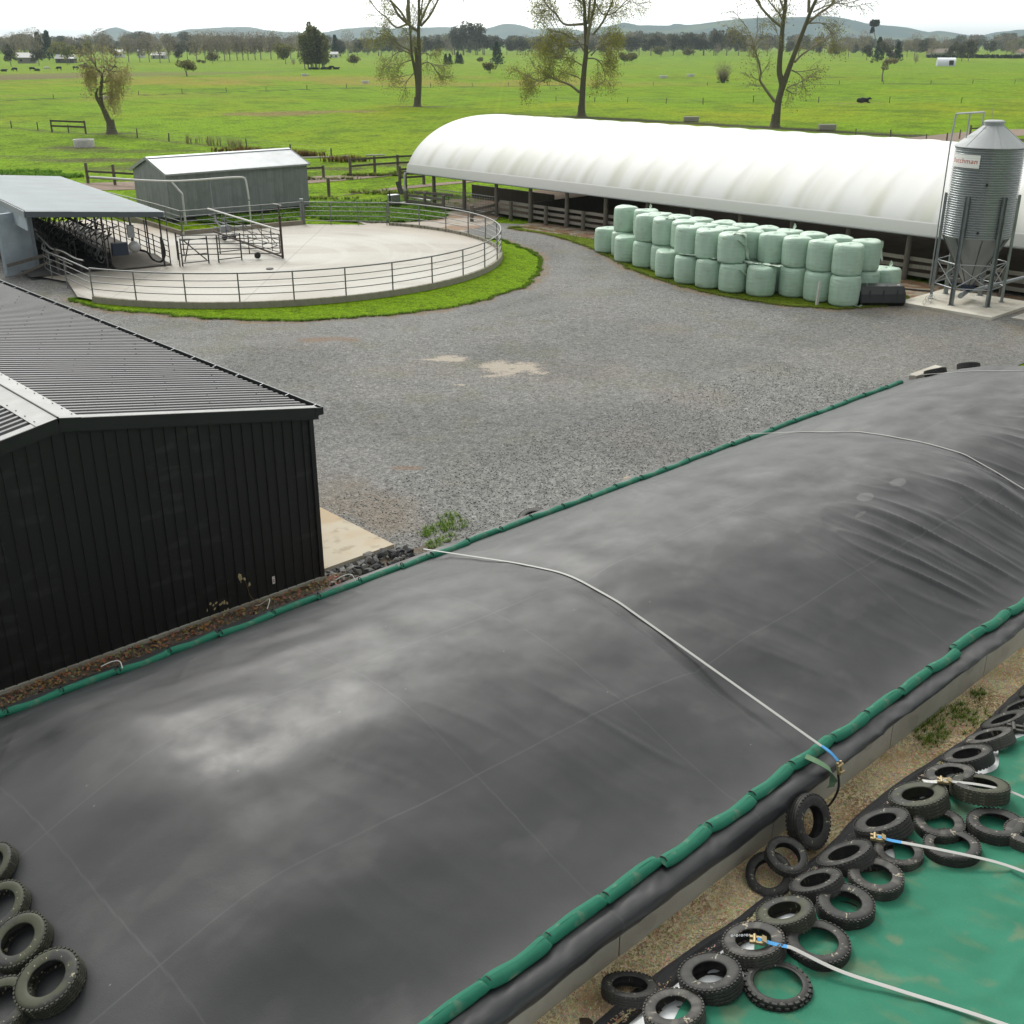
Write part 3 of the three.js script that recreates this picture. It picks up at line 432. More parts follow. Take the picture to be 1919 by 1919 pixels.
// ---------------------------------------------------------------- tyres
function tyreGeos(R, w, bore, knob) {
  const sh = R * 0.93; // outline of the section, outside then inside
  const prof = [[bore, -w * 0.40], [bore + 0.012, -w * 0.46], [bore + 0.04, -w * 0.485], [R * 0.83, -w * 0.52], [sh, -w * 0.47], [R * 0.985, -w * 0.36], [R, -w * 0.2], [R, w * 0.2], [R * 0.985, w * 0.36], [sh, w * 0.47], [R * 0.83, w * 0.52], [bore + 0.04, w * 0.485], [bore + 0.012, w * 0.46], [bore, w * 0.40], [bore + 0.014, w * 0.37], [bore + 0.05, w * 0.42], [R * 0.8, w * 0.43], [R * 0.92, w * 0.3], [R * 0.93, -w * 0.3], [R * 0.8, -w * 0.43], [bore + 0.05, -w * 0.42], [bore + 0.014, -w * 0.37], [bore, -w * 0.40]];
  const body = new THREE.LatheGeometry(prof.map(([x, y]) => new THREE.Vector2(x, y)), 48);
  const tread = new G();
  if (knob) for (let i = 0; i < 26; i++) for (let j = 0; j < 4; j++) { const a = (i + (j % 2) * 0.5) / 26 * Math.PI * 2, y = (j - 1.5) * w * 0.25, r = R + 0.004 - (j === 0 || j === 3 ? 0.016 : 0); const b = new THREE.BoxGeometry(0.036, w * 0.17, 0.05); b.translate(r, y, 0); b.rotateY(a); tread.add(b); }
  else { for (const y of [-0.3, -0.1, 0.1, 0.3]) { const t = new THREE.CylinderGeometry(R + 0.006, R + 0.006, w * 0.15, 48, 1, true); t.translate(0, y * w, 0); tread.add(t); for (const e of [-1, 1]) { const rg = new THREE.RingGeometry(R - 0.006, R + 0.006, 48, 1); rg.rotateX(-e * Math.PI / 2); rg.translate(0, (y + e * 0.075) * w, 0); tread.add(rg); } } for (let i = 0; i < 40; i++) { const a = i / 40 * Math.PI * 2; for (const e of [-1, 1]) { const b = new THREE.BoxGeometry(0.016, w * 0.1, 0.03); b.translate(R - 0.006, e * w * 0.43, 0); b.rotateY(a); tread.add(b); } } }
  return [body, tread.geo];
}
const tTyre = tex(1024, 256, (u, v, x, y) => { const a = fbm(u * 24, v * 6, 5, 251, 24), s = fbm(u * 60, v * 16, 3, 252, 60), k = 0.75 + 0.6 * (a - 0.5); let c = [0.023 * k, 0.0225 * k, 0.021 * k]; c = mix3(c, [0.042, 0.041, 0.036], 0.5 * sm(0.5, 0.75, a)); c = mix3(c, [0.36, 0.33, 0.24], 0.75 * sm(0.72, 0.8, s) * sm(0.45, 0.6, fbm(u * 7, v * 3, 3, 254, 7))); if (hash(x, y, 6) > 0.9985) c = [0.45, 0.44, 0.38]; return c; });
const tTyreMoss = tex(1024, 256, (u, v, x, y) => { const a = fbm(u * 24, v * 6, 5, 255, 24), s = fbm(u * 60, v * 16, 3, 256, 60), k = 0.8 + 0.6 * (a - 0.5); let c = [0.024 * k, 0.025 * k, 0.0225 * k]; c = mix3(c, [0.05, 0.056, 0.02], 0.6 * sm(0.5, 0.66, fbm(u * 6, v * 4, 4, 257, 6))); c = mix3(c, [0.42, 0.38, 0.26], 0.8 * sm(0.68, 0.76, s) * sm(0.42, 0.6, fbm(u * 5 + 2, v * 3, 3, 258, 5))); if (hash(x, y, 8) > 0.998) c = [0.5, 0.5, 0.45]; return c; });
const tTyreDust = tex(1024, 256, (u, v, x, y) => { const a = fbm(u * 20, v * 5, 5, 259, 20), s = fbm(u * 48, v * 14, 4, 260, 48), k = 0.8 + 0.5 * (a - 0.5); let c = [0.034 * k, 0.033 * k, 0.031 * k]; c = mix3(c, [0.10, 0.093, 0.078], 0.55 * sm(0.42, 0.72, a)); c = mix3(c, [0.40, 0.35, 0.25], 0.8 * sm(0.64, 0.74, s) * sm(0.4, 0.58, fbm(u * 6, v * 3, 3, 263, 6))); if (hash(x, y, 16) > 0.9975) c = [0.5, 0.47, 0.38]; return c; });
const tyreMats = [tTyre, tTyreMoss, tTyreDust].map((t) => mat(0xffffff, 0.62, { map: t, bumpMap: rep(tGrain, 6, 2), bumpScale: 0.002 }));
const TYRES = [tyreGeos(0.325, 0.20, 0.185), tyreGeos(0.325, 0.165, 0.20), tyreGeos(0.325, 0.225, 0.175), tyreGeos(0.32, 0.15, 0.235, true)];
function tyre(pos, R, kind, label, group, tilt = [0, 0, 0], moss = 0) {
  const t = thing('old_tyre', label, 'tyre', pos, 0, group); t.rotation.set(tilt[0], tilt[1], tilt[2], 'YXZ'); t.scale.setScalar(R / 0.325); t.scale.y *= 0.88;
  const [b, d] = TYRES[kind]; part('casing', b, tyreMats[moss], t); part('tread', d, tyreMats[moss], t); return t;
}

// second stack in the bottom right corner: green net over white and black film
const P2E = (s) => 8.98 + 0.05 * Math.sin(s * 1.3) + 0.012 * (s - 7);
function pile2H(s, t) { const d = t - P2E(s); return 0.10 + 0.42 * sm(-0.02, 0.5, d) + 0.42 * sm(0.3, 4.5, d) + 0.10 * (fbm(s * 0.6, t * 0.6, 3, 261) - 0.5) * sm(0.2, 1, d) + 0.05 * (fbm(s * 1.8 - t, t * 1.6, 3, 262) - 0.5) * sm(0.5, 1.2, d); }
const tNet = tex(1024, 1024, (u, v, x, y) => { const a = fbm(u * 6, v * 6, 5, 271, 6), b = fbm(u * 14, v * 5, 4, 272, 5), w = 0.82 + 0.2 * Math.sin(x * 1.57) * Math.sin(y * 1.57) + 0.2 * (hash(x, y) - 0.5); let c = mix3([0.012, 0.17, 0.095], [0.03, 0.245, 0.15], a).map((k) => k * w); c = mix3(c, [0.10, 0.165, 0.08], 0.35 * sm(0.5, 0.8, b)); c = mix3(c, [0.20, 0.18, 0.10], 0.4 * sm(0.6, 0.85, fbm(u * 8 + 3, v * 8, 4, 273, 8))); if (hash(x, y, 9) > 0.997) c = [0.4, 0.34, 0.18]; return c; });
{
  const p = stThing('net_cover', 'green woven net stretched over the second silage stack, bottom right', 'net cover', 5, 12.5);
  const netEdge = (s) => 0.60 + 0.10 * Math.sin(s * 2.1) + 0.12 * Math.sin(s * 4.7 + 1);
  part('net', grid(420, 150, (u, v) => { const s = -6 + u * 24, e = P2E(s) + netEdge(s), t = lerp(e, 16.5, v); return [s - 5, pile2H(s, t) + 0.018 + 0.012 * fbm(s * 5, t * 5, 2, 275) + 0.035 * (1 - Math.abs(2 * vn(s * 1.1 + t * 0.5, t * 0.9 - s * 0.3, 276) - 1)) ** 4 + 0.02 * (1 - Math.abs(2 * vn(s * 2.3 - t * 1.4, t * 1.5, 277) - 1)) ** 5, t - 12.5, s / 2.4, t / 2.4]; }), mat(0xffffff, 0.85, { map: tNet, bumpMap: rep(tWeave, 8), bumpScale: 0.003, side: THREE.DoubleSide }), p);
  const q = stThing('film_cover', 'white silage film showing under the tyres at the edge of the green net', 'silage film', 5, 9.6);
  part('white_film', grid(220, 30, (u, v) => { const s = -6 + u * 24, e = P2E(s) + 0.14, t = lerp(e, e + 1.6, v); return [s - 5, pile2H(s, t) + 0.006, t - 9.6, s, t]; }), mat([0.70, 0.73, 0.74], 0.4, { bumpMap: rep(tGrain, 2), bumpScale: 0.006, side: THREE.DoubleSide }), q);
  part('black_edge', grid(320, 16, (u, v) => { const s = -6 + u * 24, e = P2E(s), t = lerp(e - 0.16 + 0.07 * (fbm(s * 1.4, 1, 3, 277) - 0.3), e + 0.2, v); const h = v < 0.25 ? 0.13 + 0.02 * vn(s * 3, v, 7) : pile2H(s, t) - 0.002 + 0.03 * (1 - v) * vn(s * 5, v * 3, 278); return [s - 5, h, t - 9.6, s, t]; }), mat([0.018, 0.018, 0.02], 0.4, { side: THREE.DoubleSide, bumpMap: rep(tGrain, 3), bumpScale: 0.01 }), q);
}
// chaff-covered path between the wall and the second stack
const tChaff = tex(1024, 1024, (() => { const acc = new Float32Array(1024 * 1024), hgt = acc; for (let i = 0; i < 52000; i++) { const x0 = hash(i, 1, 3) * 1024, y0 = hash(i, 2, 3) * 1024, a = hash(i, 3, 3) * Math.PI, L = 5 + 12 * hash(i, 4, 3), w = 1 + 2.2 * hash(i, 6, 3), b = 0.3 + 0.7 * hash(i, 5, 3); for (let k = 0; k < L; k++) for (let m = 0; m < w; m++) { const x = (x0 + Math.cos(a) * k - Math.sin(a) * m) & 1023, y = (y0 + Math.sin(a) * k + Math.cos(a) * m) & 1023; acc[y * 1024 + x] = b; } } return (u, v, x, y) => { const b = acc[y * 1024 + x], a = fbm(u * 4, v * 4, 4, 281, 4); const hue = mix3([0.86, 0.72, 0.45], [0.56, 0.39, 0.2], sm(0.5, 0.7, a)); return b ? hue.map((k) => k * (0.55 + 0.8 * b)) : [0.50, 0.385, 0.225]; }; })());
const chaffMat = mat(0xffffff, 0.9, { map: rep(tChaff, 1 / 2.2), bumpMap: rep(tGrain, 6), bumpScale: 0.02 });
const pathH = (s, t) => 0.10 + 0.05 * (fbm(s * 0.9, t * 1.2, 3, 283) - 0.5) + 0.05 * sm(8.5, 8.3, t);
{
  const g = grid(200, 16, (u, v) => { const s = -7 + u * 26, t = lerp(8.28, 9.4, v), p = W(s, t); return [p.x, pathH(s, t), p.z, p.x, p.z]; }); struct('chaff_path', g, chaffMat);
  // loose chips and husks
  const chip = new THREE.BoxGeometry(0.030, 0.006, 0.010), N = 16000, im = new THREE.InstancedMesh(chip, mat(0xffffff, 0.85), N), q = new THREE.Object3D(), col = new THREE.Color();
  for (let i = 0; i < N; i++) { const s = rr(-2, 14.5), t = 8.34 + 0.75 * rnd(), p = W(s, t, pathH(s, t) + 0.004 + 0.012 * rnd()); q.position.copy(p); q.rotation.set(rr(-0.5, 0.5), rr(0, 6.3), rr(-0.5, 0.5)); const k = rr(0.5, 1.5); q.scale.set(k, 1, rr(0.6, 1.6)); q.updateMatrix(); im.setMatrixAt(i, q.matrix); const z = rnd(), dk = fbm(s * 1.6, t * 1.6, 3, 284); const c = mix3([0.85, 0.72, 0.48], [0.38, 0.24, 0.12], clamp(z * 0.6 + 1.8 * (dk - 0.45))); im.setColorAt(i, col.setRGB(...c.map((x) => x * rr(0.6, 1.15)))); }
  im.name = 'chaff'; tag(im, 'loose tan chaff and wood husks scattered along the path', 'chaff', null, 'stuff'); scene.add(im);
}
// strip of dirt, leaves and stones between shed and far wall
const tDirt = tex(512, 512, (u, v, x, y) => { const a = fbm(u * 6, v * 6, 5, 291, 6), st = hash(x >> 1, y >> 1, 4); return mix3([0.12, 0.095, 0.065], [0.20, 0.17, 0.13], a).map((k) => k * (0.55 + 0.8 * st)); });
struct('dirt_strip', sheet(st2([[-8, -2.3], [6.9, -2.3], [6.9, -2.2], [9.2, -2.1], [9.4, -0.1], [-8, -0.1]]), 0.012), mat(0xffffff, 0.95, { map: rep(tDirt, 1 / 2), bumpMap: rep(tPeb, 1 / 3), bumpScale: 0.03 }));
{
  const leaf = new THREE.CircleGeometry(0.035, 5); leaf.scale(1, 0.6, 1); const N = 2600, im = new THREE.InstancedMesh(leaf, mat(0xffffff, 0.8, { side: THREE.DoubleSide }), N), q = new THREE.Object3D(), col = new THREE.Color();
  for (let i = 0; i < N; i++) { const s = rr(-0.5, 7), t = -2.1 + 1.3 * rnd() ** 1.6, p = W(s, t, 0.03 + 0.05 * rnd()); q.position.copy(p); q.rotation.set(-Math.PI / 2 + rr(-0.7, 0.7), rr(-0.7, 0.7), rr(0, 6.3)); q.scale.setScalar(rr(0.6, 1.3)); q.updateMatrix(); im.setMatrixAt(i, q.matrix); const c = mix3([0.28, 0.12, 0.045], [0.36, 0.25, 0.12], rnd()); im.setColorAt(i, col.setRGB(...c.map((x) => x * rr(0.4, 1)))); }
  im.name = 'leaf_litter'; tag(im, 'dry brown leaves gathered along the foot of the black shed', 'leaf litter', null, 'stuff'); scene.add(im);
}
// stone geometries
const STONES = []; for (let i = 0; i < 6; i++) { const p = []; for (let k = 0; k < 14; k++) { const z = rr(-1, 1), a = rr(0, 6.28), r = Math.sqrt(1 - z * z) * rr(0.75, 1); p.push(V(r * Math.cos(a), z * rr(0.5, 0.75), r * Math.sin(a) * rr(0.7, 1))); } STONES.push(uvm(new ConvexGeometry(p), 0.6)); }
const stoneMats = [[0.085, 0.088, 0.09], [0.16, 0.16, 0.155], [0.25, 0.24, 0.22], [0.045, 0.046, 0.05]].map((c) => mat(c, 0.85, { map: rep(tSpeck, 1.5), bumpMap: rep(tGrain, 1), bumpScale: 0.02 }));
{
  const heap = stThing('rock_heap', 'heap of broken dark rocks between the concrete apron and the sandbags', 'rocks', 7.7, -1.9);
  for (let i = 0; i < 150; i++) { const a = rnd(), s = 6.7 + 2.0 * a, t = lerp(-2.32, -1.15, rnd()), k = rr(0.055, 0.145) * (s > 7.2 ? 1 : 0.6), m = part('rock', STONES[i % 6], stoneMats[Math.floor(rnd() * 4)], heap); m.position.set(s - 7.7, 0.03 + k * 0.3 + 0.07 * rnd() * Math.sin(a * 3.1), t + 1.9); m.rotation.set(rr(-0.6, 0.6), rr(0, 6), rr(-0.6, 0.6)); m.scale.setScalar(k); }
  [[13.6, -0.42, 0.24, 2, 'pale tan boulder against the far wall halfway along the cover'], [14.05, -0.30, 0.17, 1, 'grey rock beside the pale boulder by the far wall'], [14.85, -0.32, 0.2, 3, 'dark rock just beyond the pale boulder by the far wall'], [15.15, -0.3, 0.15, 0, 'small dark stone last in the group of rocks by the far wall']].forEach(([s, t, k, mi, l], i) => { const m = stThing('boulder', l, 'rock', s, t, null, 0.62); const b = part('stone', STONES[i], mi === 2 ? mat([0.42, 0.34, 0.24], 0.85, { map: rep(tSpeck, 1.5) }) : stoneMats[mi], m); b.scale.setScalar(k); b.position.y = k * 0.4; });
  // bank of rubble against the outside of the far wall carries them
  struct('rubble_bank', grid(120, 12, (u, v) => { const s = 8.8 + u * 17, t = lerp(-1.5, -0.09, v), p = W(s, t), e = sm(0, 0.15, u); return [p.x, -0.02 + e * (0.62 * v ** 1.6 + 0.06 * (fbm(s * 3, t * 3, 3, 301) - 0.5) * v), p.z, p.x, p.z]; }), mat(0xffffff, 0.95, { map: rep(tex(512, 512, (u, v, x, y) => { const st = hash(x >> 1, y >> 1, 14), a = fbm(u * 5, v * 5, 4, 302, 5); return mix3([0.16, 0.162, 0.165], [0.22, 0.195, 0.15], sm(0.45, 0.7, a)).map((k) => k * (0.45 + 0.9 * st)); }), 1 / 3), bumpMap: rep(tPeb, 1 / 3), bumpScale: 0.04 }));
  const N = 14000, im = new THREE.InstancedMesh(STONES[0], mat(0xffffff, 0.88), N), q = new THREE.Object3D(), col = new THREE.Color();
  for (let i = 0; i < N; i++) { const s = rr(8.7, 27), d = rnd() ** 2.2 * 5.5, t = -0.12 - d, v = clamp((1.41 - d) / 1.41), p = W(s, t, (d < 1.4 ? sm(8.8, 11.3, s) * 0.62 * v ** 1.6 : 0) + 0.01); q.position.copy(p); q.rotation.set(rr(0, 6), rr(0, 6), rr(0, 6)); q.scale.setScalar(rr(0.012, 0.034)); q.updateMatrix(); im.setMatrixAt(i, q.matrix); const z = rnd(); im.setColorAt(i, col.setRGB(...mix3([0.17, 0.172, 0.175], [0.36, 0.355, 0.34], z))); }
  im.name = 'loose_stones'; tag(im, 'loose grey crushed stone thickening along the far bunker wall', 'stones', null, 'stuff'); scene.add(im);
}
const slopeQ = (hf, s, t, e = 0.28) => { const a = (hf(s + e, t) - hf(s - e, t)) / (2 * e), b = (hf(s, t + e) - hf(s, t - e)) / (2 * e); const n = V(-a * CO - b * SI, 1, a * SI - b * CO).normalize(); return new THREE.Quaternion().setFromUnitVectors(V(0, 1, 0), n).multiply(new THREE.Quaternion().setFromAxisAngle(V(0, 1, 0), rr(0, 6.28))); };
function tyreOn(hf, s, t, R, kind, label, group, moss = 0, extra = 0, lift = 0) {
  const w = [0.2, 0.165, 0.225, 0.15][kind] * R / 0.325, h = hf(s, t) + w * 0.5 - 0.005 + lift, o = tyre(W(s, t, h), R, kind, label, group, [0, 0, 0], moss);
  o.quaternion.copy(slopeQ(hf, s, t)); if (extra) o.rotateX(extra); return o;
}
const TG = 'old car tyres weighing down the edge of the green net', rowA = 'along the path edge of the net', rowB = 'in the inner row on the green net';
[[3.16, 9.50, 0.305, 0, `first old tyre from the bottom ${rowA}`], [3.77, 9.48, 0.325, 2, `second old tyre ${rowA}, speckled with chaff`], [4.21, 10.0, 0.335, 3, 'knobbly lugged tyre lying on the green net, green showing through its hole'], [4.5, 9.50, 0.33, 0, `old tyre under the lowest blue strap ratchet ${rowA}`], [5.0, 9.97, 0.335, 1, 'thin wide-bored tyre lying on the net just above the lowest strap'], [5.12, 9.48, 0.32, 0, `fourth old tyre ${rowA}, tan crust on its shoulder`, 1], [5.70, 9.87, 0.315, 2, 'fat old tyre third from the bottom in the inner row on the green net'], [5.83, 9.43, 0.31, 0, `fifth old tyre ${rowA}, white film in its hole`], [6.38, 9.85, 0.31, 0, 'old tyre fourth from the bottom in the inner row, just under the middle strap'], [6.5, 9.40, 0.34, 0, `sixth old tyre ${rowA}, under the middle ratchet`], [7.0, 9.80, 0.28, 1, 'slim small tyre crossed by the blue end of the middle strap'], [7.52, 10.2, 0.325, 1, 'old tyre crossed by the white middle strap, inner row of the net'], [7.3, 9.42, 0.345, 2, `seventh old tyre ${rowA}, next above the middle ratchet`], [7.83, 9.88, 0.3, 0, 'small old tyre in the inner row, second above the middle strap'], [8.23, 10.4, 0.335, 0, 'old tyre lying farthest out on the net above the middle strap'], [8.3, 10.8, 0.31, 0, 'old tyre cut by the right edge of the picture on the net'], [8.07, 9.48, 0.36, 2, 'large old tyre below the white hook of the upper strap', 1], [8.72, 9.95, 0.355, 0, 'large old tyre tipped up under the upper strap', 1], [8.86, 9.50, 0.315, 0, 'old tyre under the white strap hook, at the net edge'], [9.45, 9.46, 0.325, 0, `old tyre second above the upper strap ${rowA}`], [10.15, 9.44, 0.325, 0, `old tyre third above the upper strap ${rowA}`], [10.85, 9.36, 0.335, 2, `old tyre fourth above the upper strap, by the ratchet at the frame edge`], [11.55, 9.28, 0.3, 0, `topmost old tyre ${rowA}`]]
  .forEach(([s, t, R, k, l, m], i) => tyreOn(pile2H, s, t, R, k, l, TG, m || (i * 7 % 5 < 2 ? 2 : 0), l.includes('tipped') ? 0.22 : 0, l.includes('tipped') ? 0.09 : 0));
tyreOn(pile2H, 12.2, 9.3, 0.32, 0, 'old tyre beyond the right edge of the picture at the net edge', TG);
{ // tyres leaning and lying at the edge of the path
  const a = tyre(W(3.30, 8.80, 0.30), 0.30, 1, 'old tyre lying tilted on the tan chaff at the bottom of the path', 'old tyres beside the chaff path'); a.quaternion.setFromUnitVectors(V(0, 1, 0), V(-0.42 * SI + 0.3, 0.85, -0.42 * CO).normalize());
  const b = tyre(W(5.92, 8.74, 0.24), 0.28, 1, 'thin tyre standing half buried in chaff behind the tilted tyre', 'old tyres beside the chaff path'); b.quaternion.setFromUnitVectors(V(0, 1, 0), V(-0.25, 0.8, 0.45).normalize());
  const c = tyre(W(6.16, 8.80, 0.42), 0.255, 1, 'small old tyre resting tilted on top of the half-buried tyre', 'old tyres beside the chaff path', [0, 0, 0], 0); c.quaternion.setFromUnitVectors(V(0, 1, 0), V(0.12, 0.9, 0.3).normalize());
  const d = tyre(W(6.84, 8.66, 0.50), 0.345, 0, 'dark tyre leaning against the bunker wall below the strap buckle', null, [0, 0, 0], 0); d.quaternion.setFromUnitVectors(V(0, 1, 0), V(SI * 0.9, 0.42, CO * 0.9).normalize());
  const e = tyre(W(10.72, -0.42, 0.66), 0.33, 0, 'black tyre behind the far row of sandbags, half hidden', null); e.quaternion.setFromUnitVectors(V(0, 1, 0), V(-0.12, 1, 0.18).normalize());
  const f = tyre(W(25.35, 0.55, 1.18), 0.3, 0, 'dark tyre on the far end of the black cover, nearest the white wall cap', 'tyres on the far end of the cover'); f.quaternion.copy(slopeQ(moundH, 25.35, 0.55)); f.position.y = moundH(25.35, 0.55) + 0.09;
  const g = tyre(W(25.6, 1.35, 1.5), 0.3, 0, 'dark tyre on the far end of the black cover, second from the wall cap', 'tyres on the far end of the cover'); g.quaternion.copy(slopeQ(moundH, 25.6, 1.35)); g.position.y = moundH(25.6, 1.35) + 0.09;
}
[[-1.31, 3.62, 0.29, 'topmost mossy tyre at the left edge, on the black cover'], [-1.43, 4.22, 0.295, 'second mossy tyre down at the left edge, half out of frame'], [-1.44, 4.78, 0.30, 'mossy tyre with tan crust, third down on the near end of the cover'], [-1.42, 5.47, 0.325, 'lowest whole mossy tyre on the near end of the black cover'], [-1.85, 5.30, 0.31, 'mossy tyre cut by the bottom left corner of the picture'], [-1.98, 4.5, 0.30, 'mossy tyre just outside the left edge on the cover']].forEach(([s, t, R, l], i) => tyreOn(moundH, s, t, R, [1, 1, 0, 0, 1, 0][i], l, 'mossy tyres on the near end of the black cover', 1));

// ratchet straps on the net
function netStrap(label, pts, blueN, chain) {
  const [s0, t0] = pts[0]; const b = stThing('ratchet_strap', label, 'strap', s0, t0);
  const L = pts.map(([s, t, h]) => V(s - s0, h, t - t0)); const n = blueN;
  part('ratchet', ratchetGeo, ratchetMat, b).position.copy(L[0]).add(V(0, -0.02, 0)); const r = b.children[0]; r.rotation.y = Math.atan2(L[1].x - L[0].x, L[1].z - L[0].z);
  const bl = L[0].clone().lerp(L[1], n); part('blue_webbing', ribbon([L[0].clone().add(V(0, 0.02, 0)), L[0].clone().lerp(bl, 0.5), bl], 0.052, 0.005, 10), strapBlue, b);
  part('webbing', ribbon([bl, ...L.slice(1)], 0.05, 0.005, 60), strapMat, b);
  if (chain) { const g = new G(); for (let i = 0; i < 8; i++) { const k = new THREE.TorusGeometry(0.011, 0.0035, 5, 10); k.scale(1.4, 1, 1); if (i % 2) k.rotateX(Math.PI / 2); k.rotateY(0.4); k.translate(-0.010 * i, -0.012 * i, -0.024 * i - 0.1); g.add(k); } part('chain', g.geo, M.galv, b).position.copy(L[0]); }
  return b;
}
const over = (s, t, x = 0) => [s, t, pile2H(s, t) + 0.085 + x];
netStrap('lowest white strap with blue end and chain, running off the bottom edge', [[4.42, 9.58, 0.80], [4.62, 9.86, 0.77], over(4.78, 10.35, 0.05), over(4.95, 10.9), over(5.15, 11.7), over(5.3, 12.6), over(5.5, 14)], 0.9, true);
netStrap('middle white strap with blue end crossing two tyres to the right edge', [[6.84, 9.58, 0.80], [7.0, 9.86, 0.80], [7.22, 10.22, 0.79], over(7.5, 10.75, 0.05), over(7.62, 11.4), over(7.9, 12.4), over(8.3, 14)], 0.85, false);
netStrap('upper white strap hooked at the net edge near the right of the picture', [[8.42, 9.60, 0.84], [8.66, 9.98, 0.86], [8.86, 10.3, 0.82], over(9.0, 10.7, 0.03), over(9.3, 11.6), over(9.8, 13)], 0.02, false);
{ const b = stThing('strap_hook', 'pale folded strap tail and hook lying on a tyre at the net edge', 'strap hook', 8.36, 9.52, null, 0.74); part('tail', ribbon([V(-0.14, 0.1, -0.1), V(0, 0.07, 0), V(0.1, 0.1, 0.08), V(0.02, 0.12, 0.05)], 0.06, 0.008, 20), M.pvc, b); }
{ const b = stThing('strap_ratchet', 'steel ratchet on a tyre at the right edge of the picture', 'ratchet', 10.45, 9.66, null, 0.70); const r = part('ratchet', ratchetGeo, M.steelDark, b); r.scale.setScalar(1.6); r.rotation.y = 0.5; }

// weeds
const bladeGeo = (() => { const g = new G(); for (let i = 0; i < 7; i++) { const a = i / 7 * 6.28 + rr(-0.3, 0.3), h = rr(0.5, 1), l = rr(0.2, 0.7); const p = new THREE.PlaneGeometry(0.09, h, 1, 3); p.translate(0, h / 2, 0); const q = p.attributes.position; for (let k = 0; k < q.count; k++) { const y = q.getY(k) / h; q.setX(k, q.getX(k) * (1 - 0.85 * y)); q.setZ(k, l * y * y); } p.rotateY(a); g.add(p); } const r = g.geo; r.computeVertexNormals(); return r; })();
const bladeMat = dull({ color: 0xffffff, roughness: 0.8, side: THREE.DoubleSide });
function tufts(name, label, cat, spots, cols) { const im = new THREE.InstancedMesh(bladeGeo, bladeMat, spots.length), q = new THREE.Object3D(), c = new THREE.Color(); spots.forEach(([x, y, z, h, w], i) => { q.position.set(x, y, z); q.rotation.set(0, rr(0, 6.28), 0); q.scale.set(w, h, w); q.updateMatrix(); im.setMatrixAt(i, q.matrix); const k = rr(0.7, 1.25), m = mix3(cols[0], cols[1], rnd()); im.setColorAt(i, c.setRGB(m[0] * k, m[1] * k, m[2] * k)); }); im.name = name; tag(im, label, cat, null, 'stuff'); scene.add(im); return im; }
const GC = [[0.085, 0.19, 0.012], [0.17, 0.26, 0.02]];
